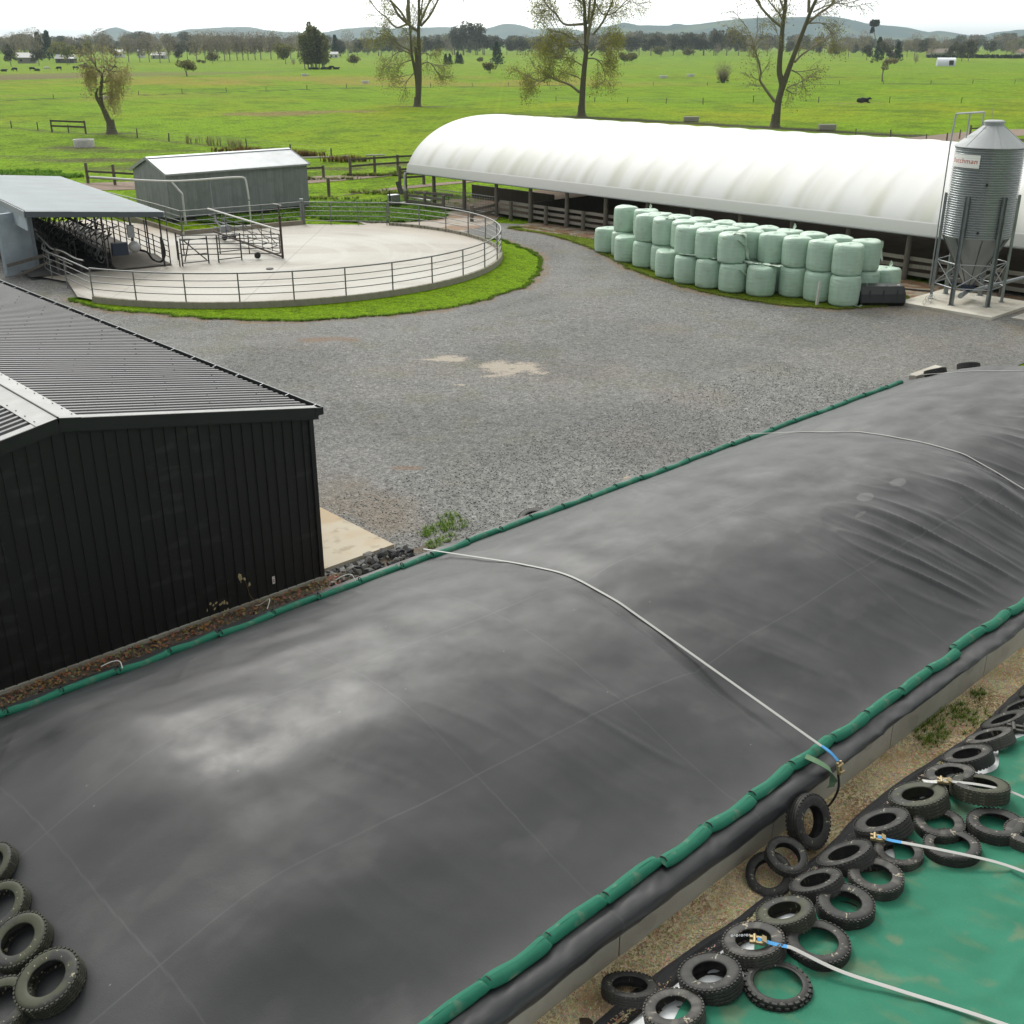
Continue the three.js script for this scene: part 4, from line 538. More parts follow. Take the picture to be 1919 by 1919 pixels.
{
  const sp = []; for (const [cs, ct, r, n] of [[9.9, -2.57, 0.26, 34], [10.3, -2.5, 0.34, 60], [9.6, -2.54, 0.24, 40], [9.72, -2.07, 0.24, 30], [9.3, -1.94, 0.2, 26], [10.5, -2.9, 0.26, 26]]) for (let i = 0; i < n; i++) { const a = rr(0, 6.28), d = r * Math.sqrt(rnd()), s = cs + d * Math.cos(a), t = ct + d * Math.sin(a), p = W(s, t, t > -1.5 ? 0.05 : 0.0); sp.push([p.x, p.y, p.z, rr(0.05, 0.12), rr(0.1, 0.2)]); }
  tufts('weeds', 'low green weeds in the gravel by the end of the nearest strap', 'weeds', sp, GC);
  const s2 = []; for (const [cs, ct, r, n] of [[10.35, 8.5, 0.26, 60], [10.9, 8.55, 0.34, 80], [11.35, 8.6, 0.24, 45], [11.2, 8.95, 0.22, 36], [11.9, 8.5, 0.14, 30], [10.1, 8.62, 0.16, 24]]) for (let i = 0; i < n; i++) { const a = rr(0, 6.28), d = r * Math.sqrt(rnd()), s = cs + d * Math.cos(a) * 1.3, t = Math.max(8.36, ct + d * Math.sin(a)), p = W(s, t, pathH(s, t)); s2.push([p.x, p.y, p.z, rr(0.04, 0.11), rr(0.08, 0.17)]); }
  tufts('weeds', 'green weeds growing in the chaff against the bunker wall', 'weeds', s2, [[0.07, 0.15, 0.012], [0.2, 0.28, 0.04]]);
  const s3 = []; for (let i = 0; i < 5200; i++) { const k = Math.floor(rnd() * VERGE.length), [x0, z0] = VERGE[k], [x1, z1] = VERGE[(k + 1) % VERGE.length], f = rnd(); s3.push([lerp(x0, x1, f) + rr(-0.12, 0.12), 0.006, lerp(z0, z1, f) + rr(-0.12, 0.12), rr(0.04, 0.11), rr(0.1, 0.2)]); }
  tufts('verge_grass', 'short green grass blades along the verge around the round yard', 'grass', s3, GC);
  const s4 = []; for (let i = 0; i < 3600; i++) { const k = Math.floor(rnd() * BALEG.length), [x0, z0] = BALEG[k], [x1, z1] = BALEG[(k + 1) % BALEG.length], f = rnd(); s4.push([lerp(x0, x1, f) + rr(-0.15, 0.15), 0.006, lerp(z0, z1, f) + rr(-0.15, 0.15), rr(0.04, 0.10), rr(0.1, 0.2)]); }
  tufts('strip_grass', 'short yellowish grass blades around the foot of the bale stack', 'grass', s4, [[0.10, 0.17, 0.015], [0.2, 0.22, 0.04]]);
  const w = stThing('wall_weed', 'thin dry weed with pale leaves climbing the black shed wall', 'plant', 4.75, -2.1, null, 0.02); const g = new G(); g.tube([V(0.5, 0, 0.2), V(0.3, 0.25, 0.1), V(0.25, 0.55, 0.05), V(0.15, 0.72, 0.04)], 0.006, 4); part('stem', g.geo, mat([0.15, 0.1, 0.05], 0.9), w); const l = new G(); for (let i = 0; i < 34; i++) { const q = new THREE.CircleGeometry(0.032, 6); q.scale(1, 0.65, 1); q.rotateZ(rr(0, 6)); q.rotateY(rr(-0.8, 0.8)); const u = rnd(); q.translate(u < 0.5 ? lerp(0.3, 0.12, u * 2) + rr(-0.06, 0.06) : rr(-0.6, -0.1), u < 0.5 ? 0.45 + u * 0.6 : rr(0.05, 0.42), rr(0.02, 0.08)); l.add(q); } part('leaf', l.geo, mat([0.46, 0.38, 0.2], 0.8, { side: THREE.DoubleSide }), w);
}

// ---------------------------------------------------------------- black shed
{
  const S0 = -2.35, S1 = 6.75, SR = 2.2, T0 = -2.21, T1 = -25, HE = 3.42, HR = 4.22, sh = stThing('black_shed', 'black ribbed steel farm shed with a grey ridge roof, left foreground', 'shed', SR, T0);
  const X = (s) => s - SR, Z = (t) => t - T0; const tBlk = tex(512, 512, (u, v, x, y) => { const a = fbm(u * 6, v * 3, 5, 311, 3), st = hash(x, y, 31); let c = [0.0085, 0.0086, 0.0088].map((k) => k * (0.85 + 0.35 * a)); if (st > 0.9997) c = [0.25, 0.25, 0.24]; return mix3(c, [0.055, 0.055, 0.055], 0.3 * sm(0.66, 0.8, fbm(u * 5, v * 12, 5, 312, 5))); });
  const wallMat = mat(0xffffff, 0.62, { map: rep(tBlk, 1 / 3), bumpMap: rep(tGrain, 2), bumpScale: 0.0004 }), trimMat = mat([0.017, 0.018, 0.0185], 0.5, { map: rep(tSpeck, 1 / 2) });
  const roofLine = (s) => s > SR ? lerp(HR, HE, (s - SR) / (S1 - SR)) : lerp(HR, HE, (SR - s) / (SR - S0));
  // gable cladding: one sheet per rib pitch, each with its raised rib
  const P = 0.2, n = Math.round((S1 - S0) / P);
  for (let i = 0; i < n; i++) { // gable panels
    const a = lerp(S0, S1, i / n), b = lerp(S0, S1, (i + 1) / n), g = new G(), sp = new THREE.Shape([new THREE.Vector2(X(a), 0.02), new THREE.Vector2(X(b) - 0.006, 0.02), new THREE.Vector2(X(b) - 0.006, roofLine(b) - 0.05), ...(a < SR && b > SR ? [new THREE.Vector2(0, HR - 0.05)] : []), new THREE.Vector2(X(a), roofLine(a) - 0.05)]);
    const e = new THREE.ExtrudeGeometry(sp, { depth: 0.03, bevelEnabled: false }); e.translate(0, 0, -0.03); g.add(e);
    const h = roofLine(b) - 0.09; g.box(0.022, h - 0.02, 0.024, X(b) - 0.018, h / 2 + 0.02, 0.011);
    part('wall_panel', uvm(g.geo), wallMat, sh);
  }
  const lw = new G(); const len = T0 - T1; lw.box(0.05, HE - 0.12, len - 0.1, X(S1) - 0.03, HE / 2 - 0.04, -len / 2 - 0.06); lw.box(0.05, HE - 0.12, len - 0.1, X(S0) + 0.03, HE / 2 - 0.04, -len / 2 - 0.06); lw.box(S1 - S0 - 0.14, HE - 0.1, 0.05, X((S0 + S1) / 2), HE / 2 - 0.04, -len + 0.03); for (let k = 1; k < 60; k++) lw.box(0.03, HE - 0.2, 0.05, X(S1) + 0.008, HE / 2 - 0.08, -k * 0.376); part('side_wall', uvm(lw.geo), wallMat, sh);
  // ribbed roof sheets: rib profile sampled along the length
  const tRoof = tex(512, 512, (u, v) => { const k = 0.86 + 0.3 * (fbm(u * 5, v * 5, 5, 321, 5) - 0.5) + 0.1 * (vn(u * 180, v * 180, 4, 180) - 0.5); return [0.115 * k, 0.115 * k, 0.117 * k]; });
  const roofMat = mat(0xffffff, 0.42, { metalness: 0.25, map: rep(tRoof, 1 / 4), bumpMap: rep(tGrain, 1), bumpScale: 0.0005 });
  const pr = [[0, 0], [0.045, 0], [0.058, 0.034], [0.100, 0.034], [0.113, 0]], pitch = 0.19, zs = [];
  for (let k = 0; k * pitch < len + 0.06; k++) for (let m = 0; m < 4; m++) zs.push([k * pitch + pr[m][0] * pitch / 0.12, pr[m][1]]);
  for (const sd of [1, -1]) {
    const sE = sd > 0 ? S1 + 0.06 : S0 - 0.06, g = grid(1, zs.length - 1, (u, v, i, j) => { const s = i ? sE : SR + sd * 0.02, y = i ? HE - 0.01 : HR + 0.005; return [X(s), y + zs[j][1] + 0.03, -zs[j][0] + 0.02, i ? 4.6 : 0, zs[j][0]]; });
    const gg = g.toNonIndexed(); gg.computeVertexNormals(); part('roof_sheet', gg, mat(0xffffff, 0.42, { metalness: 0.25, map: roofMat.map, side: THREE.DoubleSide }), sh);
    // barge flashing over the gable edge: pale top strip and dark face
    const d = Math.atan2(HR - HE, sd > 0 ? S1 - SR : SR - S0), L = Math.hypot(sd > 0 ? S1 + 0.1 - SR : SR - S0 + 0.1, (HR - HE)) + 0.02, cx = X(SR + sd * (L / 2) * Math.cos(d)), cy = HR - (L / 2) * Math.sin(d);
    const f = new G(); f.box(L, 0.2, 0.03, cx, cy - 0.028, 0.055, 0, 0, -sd * d); f.box(L, 0.02, 0.022, cx, cy - 0.142, 0.05, 0, 0, -sd * d); part('barge_board', uvm(f.geo), trimMat, sh);
    const tp = new G(); tp.box(L, 0.008, 0.19, cx, cy + 0.069, -0.025, 0, 0, -sd * d); part('barge_flashing', uvm(tp.geo), mat([0.26, 0.262, 0.262], 0.36, { metalness: 0.3, map: rep(tSpeck, 1) }), sh);
    // ridge cap wing with its screws
    const c = new G(); const cw = 0.34; c.box(cw, 0.008, len + 0.1, sd * cw / 2 * Math.cos(d) + sd * 0.012, HR + 0.072 - cw / 2 * Math.sin(d) + 0.006, -len / 2 + 0.03, 0, 0, -sd * d); const capMesh = part('ridge_cap', uvm(c.geo), mat([0.26, 0.262, 0.262], 0.36, { metalness: 0.3, map: rep(tSpeck, 1) }), sh);
    const sc = new G(); for (let k = 0; k < 70; k++) sc.box(0.018, 0.012, 0.018, sd * 0.29, HR + 0.072 - 0.29 * Math.tan(d) + 0.016, -0.14 - k * 0.19 * 2); for (let k = 0; k < 55; k++) for (const q of [0.9, 1.9, 2.9, 3.9]) { if (sd < 0 && q > 3) continue; sc.box(0.02, 0.012, 0.02, sd * (q + 0.25 * ((k % 3) - 1)), HR - (q + 0.25 * ((k % 3) - 1)) * Math.tan(d) + 0.066, -0.094 - k * 0.19 * 3); } part('roof_screws', sc.geo, M.black, capMesh).userData.kind = 'stuff';
  }
  const rl = new G(); rl.bar(V(0, HR + 0.085, 0.065), V(0, HR + 0.085, -len), 0.016, 8); part('ridge_roll', rl.geo, trimMat, sh);
  const gt = new G(); gt.box(0.012, 0.13, len + 0.1, X(S1) + 0.20, HE - 0.02, -len / 2 + 0.02).box(0.14, 0.012, len + 0.1, X(S1) + 0.13, HE - 0.085, -len / 2 + 0.02).box(0.012, 0.1, len + 0.1, X(S1) + 0.06, HE - 0.045, -len / 2 + 0.02).box(0.16, 0.14, 0.014, X(S1) + 0.13, HE - 0.02, 0.073); const gutter = part('gutter', uvm(gt.geo), trimMat, sh);
  const lip = new G(); lip.bar(V(X(S1) + 0.205, HE + 0.048, 0.07), V(X(S1) + 0.205, HE + 0.048, -len - 0.03), 0.012, 6); part('gutter_lip', lip.geo, M.galvMatte, gutter);
  const br = new G(); for (let k = 0; k < 25; k++) br.box(0.10, 0.01, 0.022, X(S1) + 0.15, HE + 0.05, -0.12 - k * 0.93, 0, 0, 0.25); part('gutter_strap', br.geo, M.galvMatte, gutter).userData.kind = 'stuff';
  const cn = new G(); cn.box(0.09, HE - 0.12, 0.014, X(S1) - 0.04, HE / 2 - 0.05, 0.032).box(0.014, HE - 0.12, 0.09, X(S1) + 0.012, HE / 2 - 0.05, -0.03); part('corner_flashing', uvm(cn.geo), trimMat, sh);
  const plinth = new G(); plinth.box(S1 - S0 + 0.02, 0.1, 0.1, X((S0 + S1) / 2), 0.02, 0.0); part('footing', uvm(plinth.geo), M.concWall, sh);
  // warning label
  const cv = document.createElement('canvas'); cv.width = 64; cv.height = 160; const x = cv.getContext('2d'); x.fillStyle = '#e6e0e0'; x.fillRect(0, 0, 64, 160); x.fillStyle = '#c2505f'; x.fillRect(14, 62, 36, 28); x.fillStyle = '#333'; x.fillRect(18, 66, 8, 20); x.fillRect(14, 104, 36, 22); x.fillStyle = '#888'; x.fillRect(14, 20, 36, 5); x.fillRect(14, 30, 30, 5); const tl = new THREE.CanvasTexture(cv); tl.colorSpace = THREE.SRGBColorSpace;
  const st = stThing('warning_label', 'small white and red sticker low on the black shed wall', 'sign', 5.64, T0 + 0.036, null, 0.28); part('plate', new THREE.BoxGeometry(0.055, 0.15, 0.004).translate(0, 0.075, 0), mat(0xffffff, 0.5, { map: tl }), st);
  const pad = stThing('concrete_apron', 'stained pale concrete apron along the right wall of the black shed', 'concrete pad', 7.7, -6.5); const pg = new G(); pg.box(1.82, 0.14, 3.9, 0.03, 0.0, 2.1).box(1.82, 0.14, 3.9, 0.03, 0.0, -1.815).box(1.82, 0.14, 3.9, 0.03, 0.0, -5.73);
  part('slab', uvm(pg.geo), mat([0.98, 0.93, 0.84], 0.85, { map: rep(tex(512, 512, (u, v) => { const a = fbm(u * 4, v * 4, 6, 331, 4), b = fbm(u * 9, v * 9, 5, 332, 9); let c = mix3([0.44, 0.41, 0.34], [0.52, 0.49, 0.43], a); c = mix3(c, [0.40, 0.29, 0.17], 0.6 * sm(0.5, 0.7, fbm(u * 3 + 1, v * 3, 4, 333, 3))); return mix3(c, [0.22, 0.17, 0.11], 0.45 * sm(0.64, 0.78, b)); }), 1 / 4), bumpMap: rep(tGrain, 1), bumpScale: 0.003 }), pad);
}

// ---------------------------------------------------------------- round yard
const ringP = (a, r = YR) => [YC[0] + r * Math.cos(a), YC[1] + r * Math.sin(a)]; // a measured from +x towards +z
const YARD = []; for (let i = 0; i <= 90; i++) { const a = lerp(-1.13, 2.02, i / 90); YARD.push(ringP(a)); } // from the gate post at the back, round the right, to the front left
const tYard = tex(1024, 1024, (u, v) => { // scraped concrete with drying sweeps, muck traces and pour joints
  const x = (u - 0.5) * 30, z = (v - 0.5) * 30, r = Math.hypot(x, z), a = Math.atan2(z, x); const n = fbm(u * 8, v * 8, 5, 341), sw = fbm(x * 0.12 + 2, z * 0.75 + 0.3 * Math.sin(x * 0.3), 5, 342), ring = fbm(r * 1.6, a * 1.2, 4, 343), f = vn(u * 500, v * 500, 344);
  let c = mix3([0.315, 0.295, 0.25], [0.385, 0.37, 0.33], sm(0.3, 0.7, n)); c = mix3(c, [0.27, 0.235, 0.185], 0.5 * sm(0.48, 0.72, sw)); c = mix3(c, [0.42, 0.41, 0.375], 0.45 * sm(0.55, 0.75, ring));
  c = mix3(c, [0.33, 0.26, 0.18], 0.55 * sm(8.5, 11.6, r + 2.2 * (n - 0.5)) * sm(-0.2, -1.2, z / 6)); c = mix3(c, [0.25, 0.18, 0.11], 0.6 * sm(0.56, 0.7, fbm(x * 0.45, z * 0.45, 4, 345)) * sm(-5, -9, x));
  const j = Math.min(Math.abs(x - 1.2), Math.abs(x + 4.4), Math.abs(z - 2.4)); if (j < 0.03) c = c.map((k) => k * 0.72); return c.map((k) => k * (0.94 + 0.12 * f));
});
tYard.wrapS = tYard.wrapT = THREE.ClampToEdgeWrapping;
{
  const out = [...YARD.map(([x, z]) => [x, z]), [-18.0, -45.2], [-19.6, -48.4], [-21.6, -49.8], [-19, -52.6], [-27, -66], [-25.4, -68.2], [-20.4, -64.9], [-18.2, -61.6], [-15.9, -64], [-12.2, -65.7]];
  const g = sheet(out, 0.11, 1), p = g.attributes.position, uv = g.attributes.uv; for (let i = 0; i < p.count; i++) uv.setXY(i, (p.getX(i) - YC[0]) / 30 + 0.5, (p.getZ(i) - YC[1]) / 30 + 0.5);
  struct('concrete_yard', g, mat(0xffffff, 0.62, { map: tYard, bumpMap: rep(tGrain, 20), bumpScale: 0.002 }));
  const kerbMat = mat([0.48, 0.44, 0.38], 0.9, { map: rep(tConc, 1 / 2), bumpMap: rep(tGrain, 1), bumpScale: 0.006 });
  const tKerb = tex(512, 128, (u, v) => { const n = fbm(u * 16, v * 4, 5, 351, 4); let c = mix3([0.34, 0.315, 0.26], [0.22, 0.2, 0.15], n); return mix3(c, [0.07, 0.085, 0.03], 0.75 * sm(0.45, 0.7, fbm(u * 20, v * 3, 4, 352, 20)) * sm(0.8, 0.4, v)); });
  const K = stThing('yard_kerb', 'low stained concrete nib wall curving round the cattle yard', 'kerb', 24.8, -34.3), inv = (x, z) => { const [s, t] = ST(x, z); return V(s - 24.8, 0, t + 34.3); };
  const kp = YARD, prof = [[-0.09, 0.0], [-0.08, 0.24], [-0.06, 0.26], [0.06, 0.26], [0.08, 0.24], [0.09, 0.0]];
  part('nib', grid(kp.length - 1, 5, (u, v, i, j) => { const [x, z] = kp[i], dx = x - YC[0], dz = z - YC[1], l = Math.hypot(dx, dz), w = inv(x + dx / l * prof[j][0], z + dz / l * prof[j][0]); return [w.x, prof[j][1], w.z, i * 0.2, j * 0.2]; }), mat(0xffffff, 0.92, { map: tKerb, bumpMap: rep(tGrain, 1), bumpScale: 0.008, side: THREE.DoubleSide }), K);
  const bk = new G(); for (const [a, b] of [[[-7.35, -65.3], [-12.1, -65.8]], [[-12.3, -65.7], [-18.1, -61.75]], [[-18.3, -61.7], [-25.0, -70.2]]]) { if (a[0] === -7.35) continue; const A = inv(...a), B = inv(...b); bk.plank(V(A.x, 0.17, A.z), V(B.x, 0.17, B.z), 0.16, 0.34); } part('back_nib', uvm(bk.geo), kerbMat, K);

  // pipe rails on the kerb
  const railMat = mat([0.27, 0.275, 0.275], 0.45, { metalness: 0.6, map: rep(tSpeck, 1) });
  function railRun(name, label, pts, postAt, hs, y0, topR = 0.032, postH) {
    const [cx, cz] = pts[Math.floor(pts.length / 2)], o = thing(name, label, 'pipe rail fence', V(cx, y0, cz)); const L = pts.map(([x, z]) => V(x - cx, 0, z - cz));
    hs.forEach((h, i) => { const r = i === hs.length - 1 ? topR : 0.02, P = L.map((p) => V(p.x, h, p.z)); const g = new G(); if (P.length === 2) g.bar(P[0], P[1], r, 8); else g.add(new THREE.TubeGeometry(new THREE.CatmullRomCurve3(P), P.length * 2, r, 8)); part(i === hs.length - 1 ? 'top_rail' : 'rail', g.geo, railMat, o); });
    postAt.forEach(([x, z]) => { const g = new G(); g.bar(V(x - cx, -0.05, z - cz), V(x - cx, (postH ?? hs[hs.length - 1]) + 0.01, z - cz), 0.03, 8); part('post', g.geo, railMat, o); });
    return o;
  }
  const HS = [0.30, 0.58, 0.84, 1.13], posts = []; for (let i = 0; i < 18; i++) posts.push(ringP(lerp(-1.13, 2.02, i / 17.0)));
  railRun('yard_fence', 'curved galvanised pipe rail fence standing on the round yard kerb', YARD, posts, HS, 0.26);
  const fl = YARD[YARD.length - 1];
  railRun('yard_fence', 'straight pipe rails from the front of the round yard to the milking shed wall', [fl, [-19.2, -47.3], [-21.0, -49.6], [-21.75, -51.7]], [[-19.2, -47.3], [-20.6, -49.2], [-21.75, -51.7]], HS.map((h) => h + 0.1), 0.1);
  railRun('yard_fence', 'pipe rails at the back of the yard before the grey barn', [[-12.25, -65.7], [-15.3, -63.65], [-18.2, -61.7]], [[-12.25, -65.7], [-14.3, -64.3], [-16.3, -63], [-18.2, -61.7]], [0.25, 0.5, 0.76, 1.05], 0.33);
  railRun('yard_fence', 'pipe rails along the race running up behind the milking shed roof', [[-18.25, -61.75], [-21, -65.4], [-25, -70.2]], [[-18.25, -61.75], [-19.6, -63.5], [-21, -65.4], [-23, -67.8], [-25, -70.2]], [0.25, 0.5, 0.76, 1.05], 0.33);
  railRun('yard_gate', 'galvanised pipe gate closing the back of the round yard', [[-7.35, -65.35], [-12.1, -65.75]], [[-7.3, -65.35], [-9, -65.5], [-10.6, -65.62], [-12.15, -65.75]], [0.2, 0.48, 0.76, 1.0, 1.25], 0.12, 0.028).userData.category = 'gate';
  const gp = thing('gate_post', 'thick grey steel gate post at the back left of the round yard', 'post', V(-12.3, 0.1, -65.85)); const gg = new G(); gg.box(0.2, 1.45, 0.2, 0, 0.72, 0); part('post', uvm(gg.geo), M.galvMatte, gp);

  // backing gate: a wedge of hinged rails with a tall dark post
  const bg = thing('backing_gate', 'wedge shaped dark steel backing gate with wheels standing in the yard', 'gate', V(-11.25, 0.11, -54.3)), D = mat([0.10, 0.10, 0.095], 0.55, { metalness: 0.4, map: rep(tSpeck, 1) }), R = (x, z) => [x + 11.25, z + 54.3];
  const tp = new G(); tp.bar(V(0, -0.02, 0), V(0, 2.05, 0), 0.06, 8).bar(V(0, 2.05, 0), V(-0.03, 2.55, 0), 0.028, 6); part('tall_post', tp.geo, mat([0.085, 0.055, 0.04], 0.7, { map: rep(tSpeck, 1) }), bg);
  const hd = new G(); hd.bar(V(-0.25, 2.62, 0.1), V(0.1, 2.5, -0.1), 0.025, 6); part('handle', hd.geo, M.pvc, bg);
  const far = R(-16.6, -61.4), nearL = R(-16.05, -53.9), topF = V(far[0], 1.45, far[1]), topN = V(-0.05, 1.35, 0); const arm = new G(); arm.bar(topF, topN, 0.045, 8); part('pale_top_bar', arm.geo, M.pvc, bg);
  const w1 = new G(); for (const h of [0.25, 0.55, 0.85, 1.1]) w1.bar(V(far[0], h, far[1]), V(0, h, 0), 0.02, 6); for (let i = 1; i < 8; i++) { const k = i / 8; w1.bar(V(far[0] * k, 0.2, far[1] * k), V(far[0] * k, 1.36, far[1] * k), 0.018, 6); } part('long_panel', w1.geo, D, bg);
  const lo = new G(); lo.bar(V(far[0] * 0.95, 0.3, far[1] * 0.95), V(0, 0.08, 0.05), 0.05, 8); part('lower_beam', lo.geo, mat([0.08, 0.05, 0.035], 0.75), bg);
  const w2 = new G(); for (const h of [0.24, 0.5, 0.74, 0.98, 1.16]) w2.bar(V(nearL[0], h, nearL[1]), V(-0.1, h, 0), 0.027, 6); for (const k of [0.02, 0.33, 0.62, 0.98]) w2.bar(V(nearL[0] * k, 0.24, nearL[1] * k), V(nearL[0] * k, 1.16, nearL[1] * k), 0.028, 6); part('front_panel', w2.geo, D, bg);
  const hp = new G(); hp.bar(V(nearL[0] - 0.22, -0.02, nearL[1]), V(nearL[0] - 0.22, 1.32, nearL[1]), 0.04, 8).bar(V(nearL[0] - 0.22, 0.3, nearL[1]), V(nearL[0], 0.3, nearL[1]), 0.02).bar(V(nearL[0] - 0.22, 1.1, nearL[1]), V(nearL[0], 1.1, nearL[1]), 0.02); part('hinge_post', hp.geo, D, bg);
  const wh = new THREE.CylinderGeometry(0.16, 0.16, 0.09, 16).rotateX(Math.PI / 2).rotateY(0.9); const a = part('wheel', wh, M.black, bg); a.position.set(-1.15, 0.2, 0.35); const b = part('wheel', wh, M.black, bg); b.position.set(-4.1, 0.2, -5.2); const c = part('wheel', wh, M.black, bg); c.position.set(-3.7, 0.2, -5.5);
  const mo = new G(); mo.box(0.5, 0.35, 0.4, -4.1, 0.6, -5.5, 0.4).tube([V(-4.6, 1.3, -5.6), V(-4.5, 0.9, -5.5), V(-4.2, 0.7, -5.4)], 0.04).tube([V(-4.0, 1.35, -5.6), V(-4.1, 1.1, -5.5), V(-3.9, 0.7, -5.4)], 0.04).bar(V(-4.8, 0.6, -5.9), V(-2.6, 0.8, -5.2), 0.04).bar(V(-4.7, 1.0, -5.8), V(-3, 0.5, -5.4), 0.03); part('drive_unit', mo.geo, M.galvMatte, bg);
  const sc = new G(); sc.tube([V(-2.7, 1.1, -3.6), V(-2.3, 0.8, -3.2), V(-1.9, 0.5, -3.1), V(-2.4, 0.3, -3.2)], 0.02).tube([V(-1.6, 1.1, -2.2), V(-1.3, 0.8, -1.9), V(-1.0, 0.5, -1.8), V(-1.4, 0.35, -1.8)], 0.02).tube([V(-0.75, 1.15, -1.1), V(-0.65, 0.8, -0.9), V(-0.4, 0.5, -0.8), V(-0.7, 0.4, -0.7)], 0.02); part('curved_bars', sc.geo, D, bg);
  // white water pipe on stands behind the milking shed
  const wp = thing('water_pipe', 'white overhead pipe on stands between the milking shed and the grey barn', 'pipe', V(-17.5, 0, -65)); const P = (x, y, z) => V(x + 17.5, y, z + 65); const q = new G(); q.tube([P(-24.5, 2.75, -66), P(-19.5, 2.6, -65.2), P(-15.8, 2.75, -65.8), P(-15.5, 2.7, -65.9), P(-15.4, 2.2, -65.9), P(-15.36, 1.5, -65.9)], 0.055, 8, 60); part('pipe', q.geo, M.pvc, wp);
  const s1 = new G(); s1.bar(P(-15.36, 0, -65.9), P(-15.36, 1.4, -65.9), 0.05, 6); part('stand', s1.geo, M.pvc, wp); const s2 = new G(); s2.bar(P(-19.5, 2.55, -65.1), P(-18.95, 1.9, -65), 0.06).bar(P(-18.95, 1.9, -65), P(-18.95, 0.2, -65), 0.06); part('stand', s2.geo, M.pvc, wp); const s3 = new G(); s3.bar(P(-17.4, 2.6, -65.4), P(-17.35, 0.5, -65.4), 0.022); part('stand', s3.geo, M.galvMatte, wp);
  const dr = thing('drain_lid', 'small dark drain lid on the pale concrete yard', 'drain', V(-11.3, 0.115, -51.4)); part('lid', new THREE.CylinderGeometry(0.16, 0.18, 0.05, 14).translate(0, 0.02, 0), M.steelDark, dr);
}

